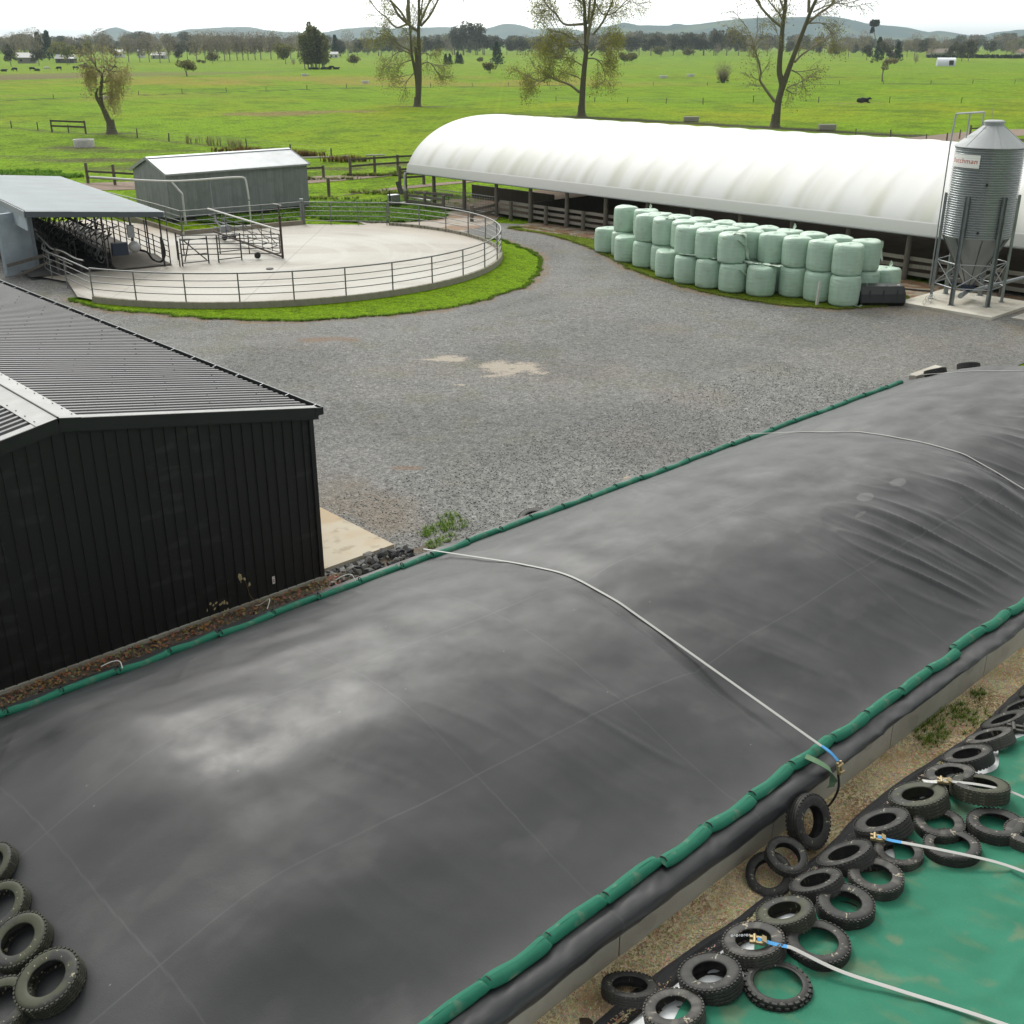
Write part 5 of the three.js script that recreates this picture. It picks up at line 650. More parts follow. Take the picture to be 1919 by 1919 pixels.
// ---------------------------------------------------------------- milking shed
{
  const fr = [-16.24, -52.08], fl = [-21.1, -48.75], dir = [-0.567, -0.823], L = 18.6; // front corners, run of the sides
  const ms = thing('milking_shed', 'open sided milking shed with a pale blue grey roof, left of the yard', 'shed', V(-19, 0, -51)), P = (k, d, h) => V(lerp(fl[0], fr[0], k) + dir[0] * d + 19, h, lerp(fl[1], fr[1], k) + dir[1] * d + 51);
  const HL = 3.05, HR_ = 2.6, yk = (k) => lerp(HL, HR_, k), perK = 1 / Math.hypot(fr[0] - fl[0], fr[1] - fl[1]);
  const tR = tex(512, 512, (u, v) => { const k = 0.9 + 0.2 * (fbm(u * 4, v * 4, 5, 361, 4) - 0.5); const c = [0.45 * k, 0.50 * k, 0.525 * k]; return mix3(c, [0.33, 0.30, 0.25], 0.25 * sm(0.55, 0.75, fbm(u * 3, v * 8, 4, 362, 3))); });
  const roofM = mat(0xffffff, 0.42, { metalness: 0.15, map: rep(tR, 1 / 6), side: THREE.DoubleSide });
  const n = 62, zs = []; for (let i = 0; i < n; i++) zs.push([i / n, 0], [(i + 0.5) / n, 0], [(i + 0.58) / n, 0.03], [(i + 0.92) / n, 0.03]); zs.push([1, 0]);
  for (let c = 0; c < 3; c++) { const g = grid(1, zs.length - 1, (u, v, i, j) => { const k = lerp(c / 3, (c + 1) / 3 + 0.004, i), p = P(k, zs[j][0] * L, yk(k) + zs[j][1] + 0.03 + c * -0.004); return [p.x, p.y, p.z, k * 5.9, zs[j][0] * L]; }).toNonIndexed(); g.computeVertexNormals(); part('roof_sheet', g, roofM, ms); }
  const fa = new G(); fa.plank(P(-0.01, -0.02, HL - 0.1), P(1.01, -0.02, HR_ - 0.1), 0.04, 0.24); part('fascia', uvm(fa.geo), mat([0.075, 0.09, 0.105], 0.5), ms);
  const ba = new G(); ba.plank(P(-0.012, 0, HL - 0.1), P(-0.012, L, HL - 0.1), 0.04, 0.28); part('barge_board', uvm(ba.geo), mat([0.30, 0.33, 0.35], 0.5), ms);
  const gu = new G(); gu.plank(P(1.015, 0, HR_ - 0.05), P(1.015, L, HR_ - 0.05), 0.1, 0.1); part('gutter', uvm(gu.geo), M.galvMatte, ms);
  const wallM = mat([0.50, 0.575, 0.63], 0.75, { map: rep(tSpeck, 1 / 2), bumpMap: rep(tGrain, 1 / 2), bumpScale: 0.004 });
  const wl = (a, b, h0, h1, th = 0.18) => { const g = new G(), A = V(a[0] + 19, (h0 + h1) / 2, a[1] + 51), B = V(b[0] + 19, (h0 + h1) / 2, b[1] + 51); g.plank(A, B, th, h1 - h0); return uvm(g.geo); };
  part('wall_panel', wl([-23.1, -50.2], [-22.3, -51.5], 0, 2.75, 0.22), wallM, ms); part('wall_panel', wl([-22.22, -51.6], [-22.75, -52.85], 0, 2.72, 0.2), wallM, ms); part('wall_panel', wl([-22.9, -52.9], [-32.5, -67.5], 0, 2.9), wallM, ms);
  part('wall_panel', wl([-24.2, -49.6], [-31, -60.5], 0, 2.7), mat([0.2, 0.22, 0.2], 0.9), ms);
  const fo = new G(); fo.box(0.25, 0.9, 0.25, -22.65 + 19, 0.45, -52.55 + 51, 0.6); part('pier', uvm(fo.geo), mat([0.50, 0.45, 0.34], 0.9, { map: rep(tSpeck, 1) }), ms);
  const gl = new G(), A = P(-0.004, 0.06, 0), Bp = P(-0.004, 9, 0); gl.plank(V(A.x, HL - 0.5, A.z), V(Bp.x, HL - 0.5, Bp.z), 0.05, 0.6); part('gable_panel', uvm(gl.geo), wallM, ms);
  // floor, pit, platforms
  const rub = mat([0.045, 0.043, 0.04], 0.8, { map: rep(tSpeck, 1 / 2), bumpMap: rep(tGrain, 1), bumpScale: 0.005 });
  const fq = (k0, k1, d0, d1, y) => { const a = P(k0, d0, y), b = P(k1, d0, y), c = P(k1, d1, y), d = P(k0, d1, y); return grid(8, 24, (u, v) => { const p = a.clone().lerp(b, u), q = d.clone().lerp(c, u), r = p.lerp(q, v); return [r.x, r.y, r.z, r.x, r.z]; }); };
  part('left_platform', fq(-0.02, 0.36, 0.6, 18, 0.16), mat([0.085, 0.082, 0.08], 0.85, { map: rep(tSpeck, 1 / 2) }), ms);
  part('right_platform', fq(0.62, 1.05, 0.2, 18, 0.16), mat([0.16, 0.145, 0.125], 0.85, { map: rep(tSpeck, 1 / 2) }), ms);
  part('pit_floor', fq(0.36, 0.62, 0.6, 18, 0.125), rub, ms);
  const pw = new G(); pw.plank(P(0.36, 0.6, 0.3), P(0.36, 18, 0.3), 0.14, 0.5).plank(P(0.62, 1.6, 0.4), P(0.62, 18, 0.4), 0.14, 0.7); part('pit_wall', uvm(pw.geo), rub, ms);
  const rmp = grid(10, 6, (u, v) => { const p = P(lerp(0.62, 1.04, u), lerp(0.25, 2.6, v), 0.17 + 0.55 * sm(0.15, 1, v) * (1 - u * 0.7)); return [p.x, p.y, p.z, p.x, p.z]; }); part('ramp', rmp, mat([0.20, 0.185, 0.165], 0.85, { map: rep(tConc, 1 / 3) }), ms);
  // posts under the eave
  for (const [k, d] of [[0.99, 0.3], [0.99, 2.4], [0.99, 5.2], [0.99, 8.4], [0.99, 12], [0.55, 0.4], [0.99, 16]]) { const g = new G(), a = P(k, d, 0.1), b = P(k, d, yk(k)); g.bar(a, b, 0.04, 8); part('post', g.geo, M.steelDark, ms); }
  const tr = new G(); { const a = P(0.42, 1.6, 2.75), b = P(0.42, 1.6, 1.75), c = P(0.72, 1.6, 1.9), d = P(0.66, 1.6, 2.65); tr.bar(a, b, 0.035).bar(b, c, 0.035).bar(b, d, 0.035); } part('hanging_frame', tr.geo, M.galvMatte, ms);
  // stall rails: zig-zag breast bars, both sides of the pit, with the dark clutter of hoses and claws
  const D = mat([0.05, 0.048, 0.046], 0.55, { metalness: 0.35, map: rep(tSpeck, 1) });
  for (const [k, top] of [[0.62, 1.5], [0.36, 1.5]]) for (let i = 0; i < 16; i++) {
    const d = 1.3 + i * 1.02, g = new G(); g.bar(P(k, d, 0.2), P(k, d + 0.05, top), 0.026).tube([P(k, d, top), P(k + 0.05, d + 0.3, top + 0.1), P(k - 0.03, d + 0.6, top - 0.1), P(k, d + 1, top)], 0.024).bar(P(k, d, 0.95), P(k, d + 1.02, 0.95), 0.024).bar(P(k, d, 0.65), P(k, d + 1.02, 0.6), 0.02).tube([P(k + 0.04, d + 0.3, 1.9), P(k + 0.02, d + 0.35, 1.5), P(k - 0.03, d + 0.4, 1.2)], 0.03); part('stall_rail', g.geo, D, ms);
  }
  for (let i = 0; i < 16; i++) { const d = 1.2 + i * 1.02, g = new G(), c = P(0.54, d, 0); const q = new THREE.TorusGeometry(0.34, 0.024, 6, 20); q.scale(0.55, 1, 1); q.rotateY(0.6 + 0.3 * Math.sin(i)); q.translate(c.x, 0.72, c.z); g.add(q); const q2 = new THREE.TorusGeometry(0.26, 0.02, 6, 18); q2.scale(0.5, 1, 1); q2.rotateY(1.2 + i); q2.translate(c.x + 0.1, 0.82, c.z - 0.2); g.add(q2); g.tube([P(0.5, d, 1.5), P(0.56, d + 0.1, 1.1), P(0.52, d + 0.15, 0.7)], 0.022).tube([P(0.52, d + 0.3, 1.9), P(0.47, d + 0.3, 1.4), P(0.55, d + 0.2, 0.9)], 0.02); g.add(new THREE.CylinderGeometry(0.07, 0.05, 0.16, 10).translate(c.x, 0.62, c.z)); part('milking_hoses', g.geo, i < 3 ? mat([0.11, 0.11, 0.11], 0.45) : D, ms); }
  const ln = new G(); for (const [k, h, r] of [[0.50, 1.95, 0.05], [0.57, 2.1, 0.04], [0.44, 2.2, 0.035]]) ln.bar(P(k, 0.8, h), P(k, 18, h), r, 8); part('milk_line', ln.geo, M.steelDark, ms);
  const pu = new G(); for (let i = 0; i < 12; i++) { const a = P(0.02, i * 1.6, yk(0.02) - 0.12), b = P(0.98, i * 1.6, yk(0.98) - 0.12); pu.plank(a, b, 0.06, 0.16); } part('rafter', uvm(pu.geo), M.steelDark, ms);
  // receiving vessel, control box
  const rv = new G(), rc = P(0.80, 0.9, 0); rv.add(new THREE.SphereGeometry(0.27, 18, 12).translate(rc.x, 1.02, rc.z)).bar(V(rc.x, 1.2, rc.z), V(rc.x - 0.05, 2.4, rc.z), 0.03); part('glass_receiver', rv.geo, mat([0.55, 0.55, 0.54], 0.35, { map: rep(tSpeck, 2) }), ms);
  const bx = new G(), bc = P(0.72, 0.9, 0); bx.box(0.3, 0.55, 0.2, bc.x + 0.35, 1.75, bc.z - 0.1, 0.5); part('control_box', bx.geo, M.galvMatte, ms); const bb = new G(); bb.box(0.7, 0.55, 0.4, bc.x - 0.25, 0.95, bc.z - 0.05, 0.5); part('pump_cover', bb.geo, mat([0.02, 0.03, 0.06], 0.5), ms);
  const hs = new G(); hs.tube([P(0.84, 0.9, 0.85), P(0.88, 0.6, 0.75), P(0.92, 0.7, 0.4), P(0.97, 0.4, 0.3), P(1.0, 0.3, 0.6), P(0.995, 0.3, 1.3)], 0.05, 8, 40); part('black_hose', hs.geo, M.black, ms);
  // exit race rails beside the eave
  const er = thing('race_rails', 'dark steel race rails and drafting gates under the milking shed eave', 'pipe rail fence', V(-17.5, 0.1, -54)), Q = (k, d, h) => P(k, d, h).add(V(-1.5, -0.1, 3)), E = mat([0.09, 0.088, 0.085], 0.5, { metalness: 0.4, map: rep(tSpeck, 1) });
  for (const h of [0.45, 0.7, 0.95, 1.2]) { const g = new G(); g.bar(Q(1.05, 0.5, h), Q(1.05, 14, h), 0.022); part('rail', g.geo, E, er); }
  for (let i = 0; i < 12; i++) { const g = new G(); g.bar(Q(1.05, 0.5 + i * 1.15, 0.05), Q(1.05, 0.5 + i * 1.15, i % 3 ? 1.25 : 1.8), 0.03); part('post', g.geo, E, er); }
  const g2 = new G(); g2.box(0.05, 1.2, 0.05, ...Q(1.08, -0.3, 0.7).toArray()); for (const [a, b] of [[1.1, 1.32], [1.4, 1.6]]) { for (const h of [0.25, 0.6, 1.3]) g2.bar(Q(a, -0.35, h), Q(b, -0.3, h), 0.025); g2.bar(Q(a, -0.35, 0.02), Q(a, -0.35, 1.4), 0.035).bar(Q(b, -0.3, 0.02), Q(b, -0.3, 1.4), 0.035); } g2.bar(Q(1.12, -0.3, 1.35), Q(1.3, -0.35, 0.3), 0.03).bar(Q(1.18, -0.3, 1.35), Q(1.12, -0.35, 0.3), 0.03); part('drafting_gate', g2.geo, E, er);
  const rg = thing('rail_end', 'bent pale pipe rail and wooden stays by the milking shed wall corner', 'pipe rail fence', V(-20.6, 0, -50.4)); const ra = new G(); ra.tube([V(-1.9, 1.5, -2.4), V(-1.2, 1.2, -1.6), V(-0.6, 1.1, -0.7), V(0.2, 1.15, 0.2), V(1.2, 1.05, 1.4), V(2.1, 1.15, 2.7)], 0.035, 8, 40).tube([V(-1.6, 0.9, -2.2), V(-0.6, 0.75, -0.8), V(1, 0.7, 1.2)], 0.025, 6, 24); part('bent_rail', ra.geo, M.pvc, rg); const ta = new G(); ta.plank(V(-2.2, 0.55, 0.6), V(-0.2, 1.0, -0.6), 0.08, 0.14).plank(V(-1.6, 0.2, 1.2), V(-0.3, 0.7, 0.2), 0.06, 0.1); part('timber_stay', uvm(ta.geo), M.timber, rg); const po = new G(); po.bar(V(-0.25, -0.05, -0.3), V(-0.25, 1.2, -0.3), 0.09, 8).bar(V(0.1, -0.05, -0.2), V(0.1, 0.8, -0.2), 0.08, 8); part('post', uvm(po.geo), M.timber, rg);
}

// ---------------------------------------------------------------- grey barn
{
  const b = stThing('grey_barn', 'weathered grey clad gable barn with pale metal roof behind the round yard', 'barn', 31.8, -50.95), hw = 4.85, hd = 2.2, HE = 2.85, HR = 3.6;
  const tB = tex(512, 512, (u, v) => { const st = fbm(u * 28, v * 2.5, 4, 371), n = fbm(u * 6, v * 6, 5, 372); let c = mix3([0.20, 0.215, 0.22], [0.30, 0.315, 0.32], st); return mix3(c, [0.17, 0.2, 0.19], 0.4 * sm(0.5, 0.75, n)); });
  const cm = mat(0xffffff, 0.8, { map: rep(tB, 1 / 3), bumpMap: rep(tGrain, 1), bumpScale: 0.002 }); const P = 0.62;
  const n = Math.round(hw * 2 / P); for (let i = 0; i < n; i++) { const x = lerp(-hw, hw, (i + 0.5) / n), w = hw * 2 / n; const g = new G(); g.box(w - 0.008, HE - 0.25, 0.03, x, HE / 2 + 0.13 - 0.02, hd); for (let k = 0; k < 4; k++) g.box(0.02, HE - 0.25, 0.012, x - w / 2 + (k + 0.5) * w / 4, HE / 2 + 0.11, hd + 0.018); part('wall_panel', uvm(g.geo), cm, b); }
  const roofY = (z) => lerp(HR, HE, Math.abs(z) / hd); const m = 10; for (let i = 0; i < m; i++) { const z0 = lerp(-hd, hd, i / m), z1 = lerp(-hd, hd, (i + 1) / m) - 0.008; const s = new THREE.Shape([new THREE.Vector2(-z0, 0.22), new THREE.Vector2(-z1, 0.22), new THREE.Vector2(-z1, roofY(z1) - 0.04), new THREE.Vector2(-z0, roofY(z0) - 0.04)]); const e = new THREE.ExtrudeGeometry(s, { depth: 0.03, bevelEnabled: false }); e.rotateY(-Math.PI / 2); e.scale(1, 1, -1); const idx = e.index; e.computeVertexNormals(); e.translate(-hw + 0.03, 0, 0); const r = e.clone(); r.rotateY(Math.PI); r.scale(1, 1, 1); const ng = uvm(new G().add(new THREE.BoxGeometry(0.03, Math.min(roofY(z0), roofY(z1)) - 0.26, Math.abs(z1 - z0)).translate(-hw, 0.22 + (Math.min(roofY(z0), roofY(z1)) - 0.26) / 2, (z0 + z1) / 2)).geo); part('wall_panel', ng, cm, b); }
  const end = new G(); end.box(0.04, HE - 0.3, hd * 2, hw, HE / 2 + 0.08, 0).box(hw * 2, HE - 0.3, 0.04, 0, HE / 2 + 0.08, -hd); part('wall', uvm(end.geo), cm, b);
  const gb = new THREE.Shape([new THREE.Vector2(-hd, HE - 0.35), new THREE.Vector2(hd, HE - 0.35), new THREE.Vector2(hd, HE - 0.05), new THREE.Vector2(0, HR - 0.05), new THREE.Vector2(-hd, HE - 0.05)]); const ge = new THREE.ExtrudeGeometry(gb, { depth: hw * 2 - 0.2, bevelEnabled: false }); ge.rotateY(Math.PI / 2); ge.translate(-hw + 0.1, 0, 0); part('gable', uvm(ge), cm, b);
  const base = new G(); base.box(hw * 2 - 0.1, 0.26, hd * 2 - 0.1, 0, 0.1, 0); part('base', base.geo, M.black, b);
  const rm = mat([0.40, 0.43, 0.45], 0.4, { metalness: 0.2, map: rep(tSpeck, 1 / 3), side: THREE.DoubleSide });
  for (const sd of [1, -1]) for (let c = 0; c < 11; c++) { const x0 = lerp(-hw - 0.12, hw + 0.12, c / 11), x1 = lerp(-hw - 0.12, hw + 0.12, (c + 1) / 11); const g = grid(24, 1, (u, v, i, j) => { const x = lerp(x0, x1 + 0.02, u), z = sd * j * (hd + 0.14); return [x, lerp(HR, HE - 0.05, j) + 0.012 * Math.abs(Math.sin(u * Math.PI * 6)) + 0.003 * (c % 2), z, x, z]; }); part('roof_sheet', g, rm, b); }
  const rg = new G(); rg.box(hw * 2 + 0.26, 0.03, 0.22, 0, HR + 0.0, 0.1, 0, 0.29).box(hw * 2 + 0.26, 0.03, 0.22, 0, HR + 0.0, -0.1, 0, -0.29); part('ridge_cap', uvm(rg.geo), mat([0.45, 0.48, 0.5], 0.4, { metalness: 0.2 }), b);
  const bg = new G(); for (const e of [-1, 1]) { bg.plank(V(e * (hw + 0.14), HR - 0.04, 0), V(e * (hw + 0.14), HE - 0.1, hd + 0.16), 0.03, 0.16).plank(V(e * (hw + 0.14), HR - 0.04, 0), V(e * (hw + 0.14), HE - 0.1, -hd - 0.16), 0.03, 0.16); } part('barge_board', uvm(bg.geo), M.galvMatte, b);
  const gt = new G(); gt.box(hw * 2 + 0.3, 0.1, 0.1, 0, HE - 0.1, hd + 0.18); part('gutter', uvm(gt.geo), M.galvMatte, b);
}

// ---------------------------------------------------------------- white fabric barn
const DB = { t0: -46, t1: 10, s0: 42.65, s1: 57.4 };
{
  const b = stThing('fabric_barn', 'long white fabric arched cattle barn on timber posts with open sides', 'barn', 50, -18), mid = (DB.s0 + DB.s1) / 2, hw = (DB.s1 - DB.s0) / 2;
  const archY = (q) => 2.12 + 3.3 * Math.pow(Math.max(0, 1 - Math.pow(Math.abs(q), 2.35)), 0.62); // q from -1 to 1
  const tF = tex(1024, 512, (u, v) => { // v: round the arch; algae and grime streaks run down from the ribs
    const e = Math.abs(v - 0.5) * 2; const st = fbm(u * 64, v * 2.2, 4, 381, 64), bl = fbm(u * 26, v * 5, 4, 382, 26), rb = Math.pow(Math.abs(Math.cos(u * Math.PI * 28)), 10); let c = [0.74, 0.74, 0.725]; c = mix3(c, [0.56, 0.565, 0.46], 0.6 * sm(0.44, 0.74, st) * sm(0.42, 0.8, e)); c = mix3(c, [0.54, 0.545, 0.46], 0.6 * rb * sm(0.4, 0.85, e) * bl * 1.6); return c;
  });
  const fm = mat(0xffffff, 0.6, { map: tF, side: THREE.DoubleSide }), bay = 2.0;
  const na = 64, nt = 336; part('fabric_roof', grid(nt, na, (u, v) => { const t = lerp(DB.t0, DB.t1, u), a = v * Math.PI, q = -Math.cos(a); const k = Math.abs(Math.sin((t - DB.t0) / bay * Math.PI)), sag = 0.045 * Math.pow(1 - k, 0.0) * (1 - Math.pow(1 - k, 2.2)) * Math.sin(a) ** 0.6, y = archY(q), ny = Math.sin(a), nx = -Math.cos(a); const wob2 = 0.02 * (fbm(t * 0.8, q * 2, 2, 383) - 0.5); return [mid - 50 + q * hw - nx * (sag * 0.8 + wob2), y - ny * (sag + wob2), t + 18, u, v]; }), fm, b);
  for (const [sd, q] of [[-1, -1], [1, 1]]) { part('hem', grid(nt, 3, (u, v, i, j) => { const t = lerp(DB.t0, DB.t1, u), o = [0.03, 0.05, 0.05, 0.03][j]; const qq = sd * (1 - 0.0009 * [8, 6, 1, 0][j]), x = mid - 50 + sd * (hw + o - [0.13, 0.09, 0.005, 0][j]); return [x, [2.62, 2.55, 2.12, 2.06][j], t + 18, u, 0.02]; }), mat([0.70, 0.70, 0.675], 0.6, { side: THREE.DoubleSide }), b); const g = new G(); g.bar(V(mid - 50 + sd * (hw + 0.03), 2.05, DB.t0 + 18), V(mid - 50 + sd * (hw + 0.03), 2.05, DB.t1 + 18), 0.05, 8); part('eave_pipe', g.geo, M.galvMatte, b); }
  for (let i = 0; i <= 28; i++) { const t = DB.t0 + i * bay, pts = []; for (let k = 0; k <= 24; k++) { const a = k / 24 * Math.PI, q = -Math.cos(a); pts.push(V(mid - 50 + q * (hw - 0.05), archY(q) - 0.06, t + 18)); } const g = new G(); g.tube(pts, 0.038, 6, 40); part('arch_rib', g.geo, M.galvMatte, b); }
  for (const y of [-0.62, -0.3, 0, 0.3, 0.62]) { const g = new G(); g.bar(V(mid - 50 + y * hw, archY(y) - 0.14, DB.t0 + 18), V(mid - 50 + y * hw, archY(y) - 0.14, DB.t1 + 18), 0.03, 6); part('purlin', g.geo, M.galvMatte, b); }
  // posts, rails
  const tall = [], short = []; for (let t = -46.6; t < DB.t1; t += 3.05) tall.push(t); for (let t = -35.95; t < DB.t1; t += 3.05) short.push(t);
  for (const t of tall) for (const [s, m] of [[42.95, M.timber], [57.3, M.timber]]) { const g = new G(); g.bar(V(s - 50, -0.1, t + 18), V(s - 50, 2.1, t + 18), 0.13, 10, 0.115); part('post', uvm(g.geo), m, b); }
  for (const t of short) { const g = new G(); g.bar(V(42.78 - 50, -0.1, t + 18), V(42.78 - 50, 1.08, t + 18), 0.12, 10); part('short_post', uvm(g.geo), M.timber, b); }
  for (let i = 0; i < short.length - 1; i++) for (const h of [0.28, 0.62, 0.95]) { const g = new G(), a = (i ? short[i] : -37.3) + 18; g.plank(V(43.1 - 50 + rr(-0.01, 0.01), h + rr(-0.02, 0.02), a + 0.01), V(43.1 - 50, h + rr(-0.02, 0.02), short[i + 1] + 18 - 0.01), 0.05, 0.17); part('rail', uvm(g.geo), M.timberPale, b); }
  // litter floor, far wall boards, end gate
  const fl = grid(16, 60, (u, v) => { const s = lerp(43.3, 57.3, u), t = lerp(-45, 9.8, v); return [s - 50, 0.10 + 0.08 * fbm(s, t, 3, 391), t + 18, s, t]; }); part('litter_floor', fl, mat(0xffffff, 0.95, { map: rep(tex(256, 256, (u, v, x, y) => mix3([0.12, 0.07, 0.04], [0.2, 0.135, 0.085], fbm(u * 6, v * 6, 5, 392, 6)).map((k) => k * (0.6 + 0.6 * hash(x, y)))), 1 / 3) }), b);
  const fw = new G(); for (let i = 0; i < 5; i++) fw.box(0.05, 0.24, 54, 57.15 - 50, 0.16 + i * 0.26, -18 + 18); part('back_boards', uvm(fw.geo), M.timberDark, b);
  const iw = new G(); iw.box(13.8, 1.1, 0.12, 50.3 - 50, 0.55, -34.6 + 18).box(0.12, 1.0, 8, 47.5 - 50, 0.5, -41 + 18); part('inner_board_wall', uvm(iw.geo), M.timberDark, b);
  const eg = new G(); eg.box(0.12, 0.12, 8.0, 42.9 - 50, 0.12, -41.6 + 18); part('sill', uvm(eg.geo), M.timberDark, b);
  const mg = new G(); for (const [a, c] of [[-43.5, -40.7], [-40.5, -37.6]]) { for (const h of [0.2, 1.18]) mg.bar(V(42.95 - 50, h, a + 18), V(42.95 - 50, h, c + 18), 0.025); for (let k = 0; k <= 12; k++) mg.bar(V(42.95 - 50, 0.2, lerp(a, c, k / 12) + 18), V(42.95 - 50, 1.18, lerp(a, c, k / 12) + 18), 0.008, 4); for (let k = 1; k < 6; k++) mg.bar(V(42.95 - 50, 0.2 + k * 0.165, a + 18), V(42.95 - 50, 0.2 + k * 0.165, c + 18), 0.008, 4); } part('mesh_gate', mg.geo, M.galvMatte, b);
  const dp = new G(); dp.tube([V(42.6 - 50, 2.05, -46.05 + 18), V(42.55 - 50, 1.9, -46.1 + 18), V(42.55 - 50, 0.9, -46.1 + 18), V(42.57 - 50, 0.6, -45.8 + 18), V(42.7 - 50, 0.42, -43.6 + 18)], 0.07, 8, 40); part('downpipe', dp.geo, M.pvc, b);
  const wp = new G(); wp.plank(V(40.6 - 50, 0.7, -36.95 + 18), V(42.7 - 50, 0.75, -37.3 + 18), 0.06, 0.16).plank(V(40.6 - 50, 0.38, -36.95 + 18), V(42.7 - 50, 0.4, -37.3 + 18), 0.06, 0.14); part('side_rail', uvm(wp.geo), M.timber, b); const wq = new G(); wq.bar(V(40.5 - 50, -0.1, -36.95 + 18), V(40.5 - 50, 0.95, -36.95 + 18), 0.12, 10); part('short_post', uvm(wq.geo), M.timber, b);
  // pump set by the corner
  const pu = stThing('pump_set', 'grey and black pump with small panel by the left corner of the fabric barn', 'pump', 41.5, -45.6); const g1 = new G(); g1.box(0.75, 0.6, 0.5, 0, 0.45, 0, 0.2); part('housing', new RoundedBoxGeometry(0.75, 0.6, 0.5, 2, 0.05).translate(-0.4, 0.5, 0.1), M.galv, pu); const g2 = new G(); g2.box(0.65, 0.8, 0.06, 0.35, 1.15, -0.2, 0.5, -0.3); part('panel', g2.geo, M.black, pu); const g3 = new G(); g3.bar(V(0.4, 0, -0.3), V(0.4, 0.9, -0.3), 0.03).box(1.6, 0.2, 0.6, 0.3, 0.12, 0).bar(V(-0.8, 0, 0.2), V(-0.8, 1.1, 0.2), 0.05); part('frame', g3.geo, M.steelDark, pu);
  const rl = stThing('timber_rails', 'weathered timber rails and trough boards by the fabric barn end', 'rail fence', 42.2, -43.4); for (const [a, c, h] of [[-1.6, 2.3, 0.75], [-1.6, 2.3, 0.4], [-0.8, 2.5, 1.0]]) { const g = new G(); g.plank(V(-0.4, h, a), V(-0.4 + (h > 0.9 ? 0.5 : 0), h + 0.05, c), 0.06, 0.16); part('rail', uvm(g.geo), M.timber, rl); } for (const z of [-1.6, 0.3, 2.2]) { const g = new G(); g.bar(V(-0.4, -0.1, z), V(-0.4, 1.05, z), 0.1, 8); part('post', uvm(g.geo), M.timber, rl); }
}

